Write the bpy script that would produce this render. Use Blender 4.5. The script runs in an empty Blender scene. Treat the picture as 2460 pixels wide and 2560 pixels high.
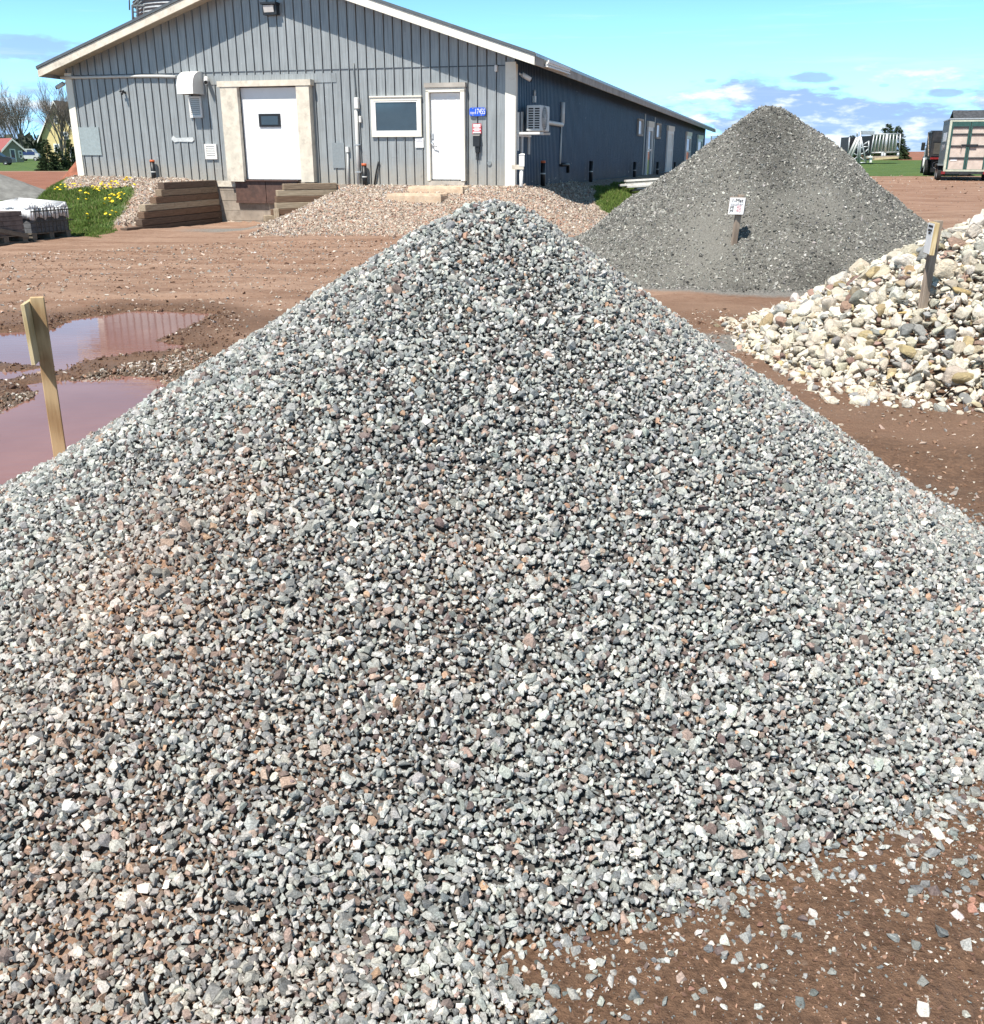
import bpy, bmesh, math, random
import numpy as np
from mathutils import Vector, Matrix

random.seed(7)
RNG = np.random.default_rng(11)
SC = bpy.context.scene
COL = SC.collection

# ------------------------------------------------------------------ camera, sky, sun, exposure
PW, PH, FL = 2460.0, 2560.0, 2463.0          # photograph size and focal length, in its pixels
PITCH = math.atan(898 / FL)
CH = 1.6                                      # eye height
cam = bpy.data.cameras.new('camera')
cam.sensor_fit = 'HORIZONTAL'
cam.sensor_width = 36.0
cam.lens = 36.0 * FL / PW
cam.clip_start = 0.05
cam.clip_end = 9000
camo = bpy.data.objects.new('camera', cam)
camo.location = (0, 0, CH)
camo.rotation_euler = (math.radians(90) - PITCH, 0, 0)
COL.objects.link(camo)
SC.camera = camo

SUN_EL = math.radians(57)
SUN_XY = Vector((-0.538, -0.843)).normalized()
SUN_DIR = Vector((SUN_XY.x * math.cos(SUN_EL), SUN_XY.y * math.cos(SUN_EL), math.sin(SUN_EL)))
sl = bpy.data.lights.new('sun', 'SUN')
sl.energy = 5.0
sl.angle = math.radians(0.53)
sl.color = (1.0, 0.95, 0.87)
so = bpy.data.objects.new('sun', sl)
so.rotation_euler = (-SUN_DIR).to_track_quat('-Z', 'Y').to_euler()
COL.objects.link(so)

SC.view_settings.view_transform = 'Standard'
SC.view_settings.look = 'None'
SC.view_settings.exposure = 0.55
SC.view_settings.gamma = 1.0
SC.render.engine = 'CYCLES'
SC.cycles.max_bounces = 5
SC.cycles.diffuse_bounces = 3
SC.cycles.glossy_bounces = 3
SC.cycles.transmission_bounces = 2


class NT:
    """small helper round a node tree"""
    def __init__(s, tree):
        s.t = tree
    def n(s, typ, **kw):
        nd = s.t.nodes.new(typ)
        for k, v in kw.items():
            setattr(nd, k, v)
        return nd
    def put(s, sock, v):
        if isinstance(v, (int, float)):
            sock.default_value = v
        elif isinstance(v, (tuple, list)):
            v = tuple(v)
            if len(sock.default_value) == 4 and len(v) == 3:
                v = v + (1.0,)
            sock.default_value = v
        elif v is not None:
            s.t.links.new(v, sock)
    def m(s, op, a, b=None, c=None, clamp=False):
        nd = s.n('ShaderNodeMath', operation=op, use_clamp=clamp)
        s.put(nd.inputs[0], a)
        if b is not None: s.put(nd.inputs[1], b)
        if c is not None: s.put(nd.inputs[2], c)
        return nd.outputs[0]
    def mix(s, f, a, b, mode='MIX'):
        nd = s.n('ShaderNodeMix', data_type='RGBA', blend_type=mode)
        s.put(nd.inputs[0], f); s.put(nd.inputs[6], a); s.put(nd.inputs[7], b)
        return nd.outputs[2]
    def noise(s, vec, scale, detail=4, rough=0.55):
        nd = s.n('ShaderNodeTexNoise')
        s.put(nd.inputs['Vector'], vec)
        nd.inputs['Scale'].default_value = scale
        nd.inputs['Detail'].default_value = detail
        nd.inputs['Roughness'].default_value = rough
        return nd.outputs['Fac']
    def voro(s, vec, scale, out='Color', feature='F1'):
        nd = s.n('ShaderNodeTexVoronoi', feature=feature)
        s.put(nd.inputs['Vector'], vec)
        nd.inputs['Scale'].default_value = scale
        return nd.outputs[out]
    def map(s, vec, scale=(1, 1, 1), loc=(0, 0, 0), rot=(0, 0, 0)):
        nd = s.n('ShaderNodeMapping')
        s.put(nd.inputs['Vector'], vec)
        nd.inputs['Scale'].default_value = scale
        nd.inputs['Location'].default_value = loc
        nd.inputs['Rotation'].default_value = rot
        return nd.outputs[0]
    def rng(s, v, a, b, c=0.0, d=1.0, smooth=True):
        nd = s.n('ShaderNodeMapRange', interpolation_type='SMOOTHSTEP' if smooth else 'LINEAR')
        nd.clamp = True if not smooth else nd.clamp
        s.put(nd.inputs[0], v)
        for i, x in enumerate((a, b, c, d)):
            s.put(nd.inputs[i + 1], x)
        return nd.outputs[0]
    def attr(s, name, out='Fac'):
        nd = s.n('ShaderNodeAttribute', attribute_name=name)
        return nd.outputs[out]
    def bump(s, h, strength=0.4, dist=0.01, normal=None):
        nd = s.n('ShaderNodeBump')
        nd.inputs['Strength'].default_value = strength
        nd.inputs['Distance'].default_value = dist
        s.put(nd.inputs['Height'], h)
        if normal is not None: s.put(nd.inputs['Normal'], normal)
        return nd.outputs[0]


# ------------------------------------------------------------------ pixel <-> world helpers (set out the real geometry once)
cP, sP = math.cos(PITCH), math.sin(PITCH)
def ray(px, py):
    xc = (px - PW / 2) / FL
    yc = (PH / 2 - py) / FL
    return Vector((xc, cP + sP * yc, -sP + cP * yc))
def at(px, py, Y):
    d = ray(px, py)
    return Vector((0, 0, CH)) + d * (Y / d.y)
def gz(px, py, z=0.0):
    d = ray(px, py)
    return Vector((0, 0, CH)) + d * ((z - CH) / d.z)
def azel(px, py):
    d = ray(px, py).normalized()
    return math.atan2(d.x, d.y), math.asin(d.z)

# ------------------------------------------------------------------ sky with low clouds
W = bpy.data.worlds.new('World')
SC.world = W
W.use_nodes = True
wt = W.node_tree
wt.nodes.clear()
q = NT(wt)
tc = q.n('ShaderNodeTexCoord').outputs['Generated']
sep = q.n('ShaderNodeSeparateXYZ'); q.put(sep.inputs[0], tc)
dx, dy, dz = sep.outputs
lift = q.n('ShaderNodeVectorMath', operation='ADD'); q.put(lift.inputs[0], tc); lift.inputs[1].default_value = (0, 0, 0.13)
nrm = q.n('ShaderNodeVectorMath', operation='NORMALIZE'); q.put(nrm.inputs[0], lift.outputs[0])
sky = q.n('ShaderNodeTexSky', sky_type='NISHITA')
sky.sun_disc = False
sky.sun_elevation = SUN_EL
sky.sun_rotation = math.atan2(SUN_XY.x, SUN_XY.y)
sky.air_density = 1.0
sky.dust_density = 0.3
sky.ozone_density = 2.0
q.put(sky.inputs[0], nrm.outputs[0])
skyc = q.mix(1.0, sky.outputs[0], (0.80, 1.15, 1.16), 'MULTIPLY')
az = q.m('ARCTAN2', dx, dy)
el = q.m('ARCSINE', dz)
# bright low air, deeper blue overhead
glow = q.rng(el, 0.0, 0.22, 2.6, 1.35)
glow = q.m('MULTIPLY', glow, q.rng(el, 0.14, 0.5, 1.0, 0.36))
gl = q.n('ShaderNodeVectorMath', operation='SCALE'); q.put(gl.inputs[0], skyc); q.put(gl.inputs['Scale'], glow)
skyc = gl.outputs[0]
comb = q.n('ShaderNodeCombineXYZ'); q.put(comb.inputs[0], az); q.put(comb.inputs[1], q.m('MULTIPLY', el, 3.2)); comb.inputs[2].default_value = 3.7
cv = comb.outputs[0]
n1 = q.noise(cv, 9.0, 7, 0.6)
n2 = q.noise(q.map(cv, loc=(0.013, -0.035, 0.0)), 9.0, 7, 0.6)
n3 = q.noise(cv, 26.0, 5, 0.6)
# broken bank low over the horizon
thr = q.rng(el, 0.0, 0.095, 0.25, 0.66, False)
bank = q.rng(q.m('SUBTRACT', n1, thr), 0.0, 0.12)
bank = q.m('MULTIPLY', bank, q.rng(el, 0.085, 0.055))
# single clouds
blob = None
for (px, py, wx, wy, s) in [(2028, 196, 62, 16, 1.0), (2085, 222, 16, 6, .9), (2364, 231, 46, 13, 1.0), (2420, 226, 30, 6, .6), (1775, 202, 16, 5, .7),
                            (1838, 202, 13, 6, .8), (2210, 213, 12, 4, .6), (70, 125, 170, 34, .9), (30, 105, 90, 20, .8), (110, 225, 70, 22, .6)]:
    a0, e0 = azel(px, py)
    ex = q.m('DIVIDE', q.m('SUBTRACT', az, a0), wx / 2620.0)
    ey = q.m('DIVIDE', q.m('SUBTRACT', el, e0), wy / 2620.0)
    r2 = q.m('ADD', q.m('MULTIPLY', ex, ex), q.m('MULTIPLY', ey, ey))
    v = q.m('ADD', q.m('SUBTRACT', 1.0, r2), q.m('MULTIPLY', q.m('SUBTRACT', n3, 0.5), 2.6))
    v = q.m('MULTIPLY', q.rng(v, 0.05, 0.8), s)
    blob = v if blob is None else q.m('MAXIMUM', blob, v)
lit = q.rng(q.m('SUBTRACT', n1, n2), -0.01, 0.13)
cb = q.mix(lit, (3.1, 4.3, 6.9), (8.6, 9.0, 9.4))
cc = q.mix(q.m('MULTIPLY', bank, 0.92), skyc, cb)
cc = q.mix(q.m('MULTIPLY', blob, 0.8), cc, (3.1, 4.4, 7.4))
# thin cirrus streaks high up
cir = q.noise(q.map(cv, scale=(1.0, 5.0, 1.0), loc=(2.0, 0, 0)), 5.0, 5, 0.6)
cir = q.m('MULTIPLY', q.rng(cir, 0.52, 0.8), 0.35)
cc = q.mix(cir, cc, (7.6, 9.2, 9.9))
bg = q.n('ShaderNodeBackground')
bg.inputs['Strength'].default_value = 0.088
q.put(bg.inputs['Color'], cc)
wo = q.n('ShaderNodeOutputWorld')
wt.links.new(bg.outputs[0], wo.inputs['Surface'])

# ------------------------------------------------------------------ materials
MATS = {}
def newmat(name):
    m = bpy.data.materials.new(name)
    m.use_nodes = True
    t = m.node_tree
    t.nodes.clear()
    k = NT(t)
    p = k.n('ShaderNodeBsdfPrincipled')
    o = k.n('ShaderNodeOutputMaterial')
    t.links.new(p.outputs[0], o.inputs[0])
    MATS[name] = m
    return m, k, p
def mul(c, f):
    return tuple(min(1, x * f) for x in c[:3])
def mat(name, col, rough=0.6, var=0.15, scale=6.0, metal=0.0, bump=0.0, bscale=80.0, stretch=(1, 1, 1), spec=0.5, dirt=None, dirtamt=0.5, dscale=3.0):
    m, k, p = newmat(name)
    tc = k.n('ShaderNodeTexCoord').outputs['Object']
    v = k.map(tc, scale=stretch)
    f = k.noise(v, scale, 5, 0.6)
    f = k.rng(f, 0.3, 0.7)
    c = k.mix(f, mul(col, 1 - var), mul(col, 1 + var))
    if dirt:
        g = k.rng(k.noise(tc, dscale, 6, 0.65), 0.5, 0.72)
        c = k.mix(k.m('MULTIPLY', g, dirtamt), c, dirt)
    k.put(p.inputs['Base Color'], c)
    p.inputs['Roughness'].default_value = rough
    p.inputs['Metallic'].default_value = metal
    p.inputs['Specular IOR Level'].default_value = spec
    if bump:
        k.put(p.inputs['Normal'], k.bump(k.noise(v, bscale, 4, 0.6), bump, 0.01))
    return m

mat('white_paint', (0.82, 0.81, 0.78), 0.5, 0.03)
mat('door_white', (0.80, 0.80, 0.80), 0.45, 0.02)
mat('cream_board', (0.66, 0.60, 0.50), 0.75, 0.12, 5, bump=0.3, dirt=(0.38, 0.33, 0.27), dirtamt=0.7, dscale=4)
mat('cream_fresh', (0.78, 0.75, 0.66), 0.7, 0.06, 5, dirt=(0.5, 0.44, 0.36), dirtamt=0.4, dscale=5)
mat('grey_board', (0.40, 0.37, 0.33), 0.8, 0.2, 3, bump=0.2, dirt=(0.2, 0.18, 0.16), dirtamt=0.7, dscale=1.5)
mat('soffit', (0.42, 0.38, 0.32), 0.8, 0.1)
mat('drip_metal', (0.12, 0.13, 0.135), 0.45, 0.1, metal=0.3)
mat('roof_metal', (0.34, 0.36, 0.37), 0.4, 0.08, metal=0.5)
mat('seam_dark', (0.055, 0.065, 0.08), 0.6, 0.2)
mat('black_plastic', (0.012, 0.013, 0.015), 0.45, 0.1)
mat('black_metal', (0.02, 0.021, 0.024), 0.4, 0.2)
mat('orange_cap', (0.55, 0.12, 0.04), 0.5, 0.1)
mat('lens', (0.62, 0.60, 0.58), 0.25, 0.05)
mat('galvanised', (0.46, 0.48, 0.50), 0.45, 0.12, 10, metal=0.4)
mat('galv_dark', (0.16, 0.18, 0.19), 0.5, 0.12, 10, metal=0.3)
mat('grey_plastic', (0.55, 0.55, 0.53), 0.5, 0.04)
mat('light_plastic', (0.74, 0.73, 0.70), 0.5, 0.04)
mat('ac_body', (0.62, 0.63, 0.62), 0.5, 0.04)
mat('dark_gap', (0.015, 0.017, 0.02), 0.7, 0.1)
mat('concrete', (0.33, 0.28, 0.23), 0.9, 0.25, 6, bump=0.4, dirt=(0.18, 0.14, 0.11), dirtamt=0.6)
mat('step_concrete', (0.52, 0.40, 0.29), 0.92, 0.16, 8, bump=0.5, bscale=60, dirt=(0.36, 0.22, 0.14), dirtamt=0.7, dscale=4)
mat('rust_plate', (0.105, 0.058, 0.045), 0.6, 0.25, 8, dirt=(0.05, 0.035, 0.03), dirtamt=0.6, bump=0.15)
mat('pane_dark', (0.045, 0.068, 0.085), 0.04, 0.05, spec=0.8)
mat('pane_pale', (0.55, 0.60, 0.64), 0.1, 0.06, spec=0.6)
mat('sign_blue', (0.02, 0.10, 0.62), 0.35, 0.03)
mat('sign_red', (0.62, 0.07, 0.09), 0.4, 0.05)
mat('sign_white', (0.80, 0.80, 0.80), 0.5, 0.03)
mat('ink', (0.02, 0.02, 0.025), 0.7, 0.05)
mat('ink_pink', (0.75, 0.42, 0.45), 0.7, 0.05)
mat('ink_grey', (0.42, 0.42, 0.46), 0.7, 0.05)
mat('white_ink', (0.85, 0.85, 0.85), 0.5, 0.01)
mat('plastic_wrap', (0.80, 0.80, 0.80), 0.3, 0.05, 14, bump=0.6, bscale=9)
mat('paver_grey', (0.12, 0.125, 0.135), 0.9, 0.25, 14, bump=0.2)
mat('paver_brown', (0.155, 0.125, 0.115), 0.9, 0.25, 10, bump=0.2)
mat('strap', (0.012, 0.02, 0.022), 0.4, 0.1)
mat('tan_wall', (0.42, 0.37, 0.29), 0.8, 0.15)
mat('olive_wall', (0.29, 0.27, 0.22), 0.8, 0.1)
mat('red_roof', (0.33, 0.10, 0.09), 0.6, 0.15)
mat('yellow_wall', (0.66, 0.53, 0.26), 0.8, 0.06)
mat('shingle', (0.055, 0.058, 0.066), 0.9, 0.35, 5, bump=0.3)
mat('roof_dark', (0.10, 0.09, 0.085), 0.9, 0.2)
mat('tyre', (0.018, 0.018, 0.019), 0.85, 0.15)
mat('rim', (0.5, 0.5, 0.5), 0.4, 0.1, metal=0.6)
mat('truck_white', (0.62, 0.62, 0.62), 0.3, 0.05, dirt=(0.35, 0.26, 0.2), dirtamt=0.5)
mat('box_black', (0.028, 0.029, 0.033), 0.5, 0.3, 5, dirt=(0.09, 0.07, 0.055), dirtamt=0.6)
mat('box_gate', (0.07, 0.065, 0.055), 0.6, 0.2, 5)
mat('trailer_grey', (0.095, 0.09, 0.09), 0.5, 0.2, 4, dirt=(0.24, 0.19, 0.16), dirtamt=0.7, dscale=2.5)
mat('ply_pink', (0.56, 0.47, 0.41), 0.8, 0.10, 5, dirt=(0.42, 0.33, 0.29), dirtamt=0.5, dscale=3)
mat('frame_green', (0.028, 0.085, 0.075), 0.5, 0.2, 6)
mat('frame_pale', (0.50, 0.52, 0.42), 0.6, 0.15, 6)
mat('lamp_red', (0.22, 0.016, 0.016), 0.35, 0.15)
mat('flashing', (0.31, 0.345, 0.36), 0.45, 0.10, 12)
mat('bag_white', (0.80, 0.80, 0.82), 0.6, 0.04, bump=0.5, bscale=6)
mat('car_dark', (0.02, 0.022, 0.026), 0.25, 0.1)
mat('car_blue', (0.03, 0.05, 0.16), 0.3, 0.1)
mat('bark', (0.17, 0.145, 0.125), 0.9, 0.25, 4)
mat('panel_patch', (0.30, 0.35, 0.36), 0.5, 0.10, 20)
mat('panel_slate', (0.235, 0.262, 0.275), 0.45, 0.08, 20)
mat('scuff', (0.55, 0.57, 0.57), 0.4, 0.15, 12)
mat('mound_red', (0.26, 0.095, 0.055), 0.95, 0.3, 2.5, bump=0.6, bscale=8)
mat('fines_grey', (0.20, 0.20, 0.19), 0.95, 0.2, 4, bump=0.4, bscale=50)
mat('dandelion', (0.85, 0.62, 0.02), 0.7, 0.05)
mat('old_white_board', (0.66, 0.64, 0.60), 0.8, 0.12, 6, dirt=(0.25, 0.2, 0.16), dirtamt=0.7)
mat('rope_pale', (0.6, 0.58, 0.45), 0.8, 0.1)
mat('green_rack', (0.09, 0.13, 0.10), 0.5, 0.2)
mat('straw', (0.55, 0.45, 0.27), 0.9, 0.2)


def wood(name, c1, c2, axis_scale, rough=0.8, rings=9.0, ringamt=0.5):
    m, k, p = newmat(name)
    tc = k.n('ShaderNodeTexCoord').outputs['Object']
    v = k.map(tc, scale=axis_scale)
    n = k.noise(v, 6.0, 6, 0.65)
    wv = k.n('ShaderNodeTexWave', wave_type='RINGS', rings_direction='X')
    k.put(wv.inputs['Vector'], v)
    wv.inputs['Scale'].default_value = rings
    wv.inputs['Distortion'].default_value = 2.2
    wv.inputs['Detail'].default_value = 2.0
    f = k.m('ADD', k.m('MULTIPLY', n, 1 - ringamt), k.m('MULTIPLY', wv.outputs['Fac'], ringamt))
    c = k.mix(k.rng(f, 0.25, 0.75), c1, c2)
    d = k.rng(k.noise(tc, 5.0, 5, 0.6), 0.52, 0.75)
    c = k.mix(k.m('MULTIPLY', d, 0.45), c, mul(c1, 0.5))
    k.put(p.inputs['Base Color'], c)
    p.inputs['Roughness'].default_value = rough
    k.put(p.inputs['Normal'], k.bump(f, 0.25, 0.004))
    return m
wood('timber', (0.13, 0.088, 0.058), (0.34, 0.26, 0.18), (9.0, 9.0, 0.7), ringamt=0.1)
wood('timber_brown', (0.10, 0.058, 0.036), (0.22, 0.14, 0.09), (9.0, 9.0, 0.7), ringamt=0.1)
wood('timber_light', (0.24, 0.18, 0.12), (0.48, 0.40, 0.29), (9.0, 9.0, 0.7), ringamt=0.1)
wood('timber_dark', (0.055, 0.036, 0.026), (0.16, 0.11, 0.08), (9.0, 9.0, 0.7), ringamt=0.1)
wood('stake_fresh', (0.34, 0.21, 0.10), (0.56, 0.40, 0.22), (14.0, 14.0, 0.8), rings=1.6, ringamt=0.35)
wood('stake_grey', (0.20, 0.15, 0.115), (0.36, 0.29, 0.23), (14.0, 14.0, 0.9), rings=1.6, ringamt=0.25)
wood('board_yellow', (0.42, 0.31, 0.15), (0.62, 0.50, 0.30), (10.0, 10.0, 1.0), rings=1.5, ringamt=0.3)
wood('pallet_wood', (0.10, 0.085, 0.07), (0.22, 0.19, 0.15), (3.0, 3.0, 8.0), ringamt=0.2)

def siding(name, col, dust, z0, z1, rough=0.42, metal=0.15, spec=0.5):
    m, k, p = newmat(name)
    geo = k.n('ShaderNodeNewGeometry').outputs['Position']
    st = k.noise(k.map(geo, scale=(14, 14, 0.5)), 3.0, 4, 0.6)
    big = k.noise(geo, 0.9, 5, 0.6)
    c = k.mix(k.rng(st, 0.3, 0.7), mul(col, 0.78), mul(col, 1.16))
    c = k.mix(k.m('MULTIPLY', k.rng(big, 0.45, 0.75), 0.35), c, mul(col, 1.3))
    spk = k.voro(k.map(geo, scale=(1, 1, 0.8)), 7.0, 'Distance')
    c = k.mix(k.rng(spk, 0.045, 0.03), c, (0.6, 0.62, 0.62))
    # splashed soil along the foot of the wall
    sx = k.n('ShaderNodeSeparateXYZ'); k.put(sx.inputs[0], geo)
    h = k.m('ADD', sx.outputs[2], k.m('MULTIPLY', k.m('SUBTRACT', k.noise(geo, 3.0, 5, 0.65), 0.5), 0.7))
    c = k.mix(k.m('MULTIPLY', k.rng(h, z1, z0), 0.6), c, dust)
    # flaked paint low down, faded blotches
    fl = k.m('MULTIPLY', k.rng(k.noise(k.map(geo, scale=(1.6, 1.6, 3.0)), 1.3, 7, 0.7), 0.60, 0.66), k.rng(sx.outputs[2], z0 + 0.42, z0 + 0.12))
    c = k.mix(k.m('MULTIPLY', fl, 0.8), c, (0.56, 0.54, 0.50))
    dk = k.m('MULTIPLY', k.rng(k.noise(k.map(geo, scale=(1.2, 1.2, 2.2)), 1.7, 6, 0.7), 0.60, 0.68), k.rng(sx.outputs[2], z0 + 1.1, z0 + 0.4))
    c = k.mix(k.m('MULTIPLY', dk, 0.45), c, mul(col, 0.45))
    k.put(p.inputs['Base Color'], c)
    p.inputs['Roughness'].default_value = rough
    p.inputs['Metallic'].default_value = metal
    p.inputs['Specular IOR Level'].default_value = spec
    k.put(p.inputs['Normal'], k.bump(k.noise(geo, 1.6, 3, 0.5), 0.5, 0.04))
siding('siding_front', (0.30, 0.318, 0.322), (0.42, 0.37, 0.30), 0.95, 1.6)
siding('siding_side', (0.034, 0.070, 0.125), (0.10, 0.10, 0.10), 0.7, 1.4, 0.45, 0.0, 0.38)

def stonemat(name, nscale, amt, bump, use='attr', rough=0.85, vein=None):
    m, k, p = newmat(name)
    tc = k.n('ShaderNodeTexCoord').outputs['Object']
    if use == 'attr':
        c = k.attr('col', 'Color')
    else:
        c = k.n('ShaderNodeObjectInfo').outputs['Color']
    n = k.noise(tc, nscale, 5, 0.7)
    f = k.rng(n, 0.3, 0.72, 1 - amt, 1 + amt, False)
    cm = k.n('ShaderNodeVectorMath', operation='SCALE')
    k.put(cm.inputs[0], c); k.put(cm.inputs['Scale'], f)
    cc = cm.outputs[0]
    if vein:
        vn = k.rng(k.noise(tc, nscale * 0.35, 4, 0.6), 0.55, 0.72)
        cc = k.mix(k.m('MULTIPLY', vn, 0.5), cc, vein)
    k.put(p.inputs['Base Color'], cc)
    p.inputs['Roughness'].default_value = rough
    p.inputs['Specular IOR Level'].default_value = 0.3
    if bump:
        k.put(p.inputs['Normal'], k.bump(n, bump, 1.0 / nscale * 0.5))
    return m
stonemat('stone_near', 210.0, 0.50, 0.6)
stonemat('stone_fine', 90.0, 0.25, 0.0)
stonemat('cobble_attr', 18.0, 0.22, 0.4)
stonemat('cobble', 3.2, 0.22, 0.5, use='object', vein=(0.34, 0.24, 0.16))
stonemat('loose_stone', 2.6, 0.35, 0.5, use='object')
stonemat('leaf_attr', 30.0, 0.25, 0.0, rough=0.7)
stonemat('pile_base', 60.0, 0.5, 0.6, rough=0.95)

# muddy rainwater
m, k, p = newmat('muddy_water')
geo = k.n('ShaderNodeNewGeometry').outputs['Position']
k.put(p.inputs['Base Color'], k.mix(k.rng(k.noise(geo, 0.8, 4), 0.35, 0.7), (0.245, 0.12, 0.10), (0.30, 0.155, 0.13)))
p.inputs['Roughness'].default_value = 0.015
p.inputs['IOR'].default_value = 1.36
rip = k.noise(k.map(geo, scale=(2.0, 9.0, 1)), 2.5, 3, 0.5)
k.put(p.inputs['Normal'], k.bump(rip, 0.04, 0.02))

# the ground
m, k, p = newmat('ground')
geo = k.n('ShaderNodeNewGeometry').outputs['Position']
big = k.noise(geo, 0.35, 5, 0.6)
track = k.noise(k.map(geo, scale=(0.45, 1.5, 1.0), rot=(0, 0, 0.12)), 1.0, 9, 0.72)
fine = k.noise(geo, 11.0, 9, 0.78)
clod = k.noise(geo, 55.0, 4, 0.65)
t = k.m('ADD', k.m('MULTIPLY', track, 0.6), k.m('MULTIPLY', fine, 0.4))
dry = k.mix(k.rng(t, 0.36, 0.62), (0.20, 0.112, 0.072), (0.38, 0.25, 0.18))
dry = k.mix(k.m('MULTIPLY', k.rng(big, 0.5, 0.7), 0.4), dry, (0.25, 0.135, 0.083))
pv = k.voro(geo, 26.0, 'Color'); pd = k.voro(geo, 26.0, 'Distance')
pvx = k.n('ShaderNodeSeparateXYZ'); k.put(pvx.inputs[0], pv)
peb = k.m('MULTIPLY', k.rng(pd, 0.30, 0.18), k.rng(pvx.outputs[0], k.m('SUBTRACT', 0.98, k.m('MULTIPLY', k.rng(track, 0.45, 0.65), 0.25)), 1.0))
wetc = k.mix(k.rng(k.m('ADD', k.m('MULTIPLY', clod, 0.5), k.m('MULTIPLY', fine, 0.5)), 0.3, 0.7), (0.084, 0.046, 0.027), (0.240, 0.140, 0.086))
wet = k.attr('wet')
wetj = k.rng(k.m('ADD', wet, k.m('MULTIPLY', k.m('SUBTRACT', fine, 0.5), 0.7)), 0.3, 0.7)
c = k.mix(wetj, dry, wetc)
c = k.mix(k.m('MULTIPLY', peb, k.m('SUBTRACT', 0.8, k.m('MULTIPLY', wetj, 0.5))), c, (0.52, 0.44, 0.37))
# grey crusher dust
gr = k.rng(k.m('ADD', k.attr('grey'), k.m('MULTIPLY', k.m('SUBTRACT', fine, 0.5), 0.8)), 0.35, 0.75)
c = k.mix(gr, c, k.mix(k.rng(clod, 0.35, 0.65), (0.13, 0.125, 0.115), (0.30, 0.285, 0.26)))
# pea gravel bank
gv = k.voro(geo, 21.0, 'Color')
gvx = k.n('ShaderNodeSeparateXYZ'); k.put(gvx.inputs[0], gv)
gcol = k.mix(gvx.outputs[0], (0.21, 0.155, 0.12), (0.52, 0.44, 0.36))
gcol = k.mix(k.rng(gvx.outputs[1], 0.7, 0.8), gcol, (0.36, 0.2, 0.14))
ga = k.rng(k.m('ADD', k.attr('grav'), k.m('MULTIPLY', k.m('SUBTRACT', fine, 0.5), 0.9)), 0.35, 0.65)
c = k.mix(ga, c, gcol)
# red ploughed soil, lawn
ra = k.rng(k.m('ADD', k.attr('red'), k.m('MULTIPLY', k.m('SUBTRACT', fine, 0.5), 0.4)), 0.35, 0.65)
c = k.mix(ra, c, k.mix(k.rng(k.noise(k.map(geo, scale=(0.4, 2, 1)), 1.5, 5), 0.35, 0.65), (0.19, 0.075, 0.045), (0.34, 0.155, 0.10)))
la = k.rng(k.m('ADD', k.attr('lawn'), k.m('MULTIPLY', k.m('SUBTRACT', k.noise(geo, 2.0, 5), 0.5), 0.9)), 0.35, 0.65)
lawn = k.mix(k.rng(k.noise(k.map(geo, scale=(0.6, 1.5, 1)), 0.9, 9, 0.8), 0.38, 0.62), (0.045, 0.095, 0.022), (0.11, 0.165, 0.045))
c = k.mix(la, c, lawn)
k.put(p.inputs['Base Color'], c)
k.put(p.inputs['Roughness'], k.m('SUBTRACT', 0.95, k.m('MULTIPLY', wetj, 0.45)))
p.inputs['Specular IOR Level'].default_value = 0.35
bh = k.m('ADD', k.m('MULTIPLY', fine, 0.6), k.m('MULTIPLY', clod, 0.5))
k.put(p.inputs['Normal'], k.bump(bh, 0.9, 0.035))
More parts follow.
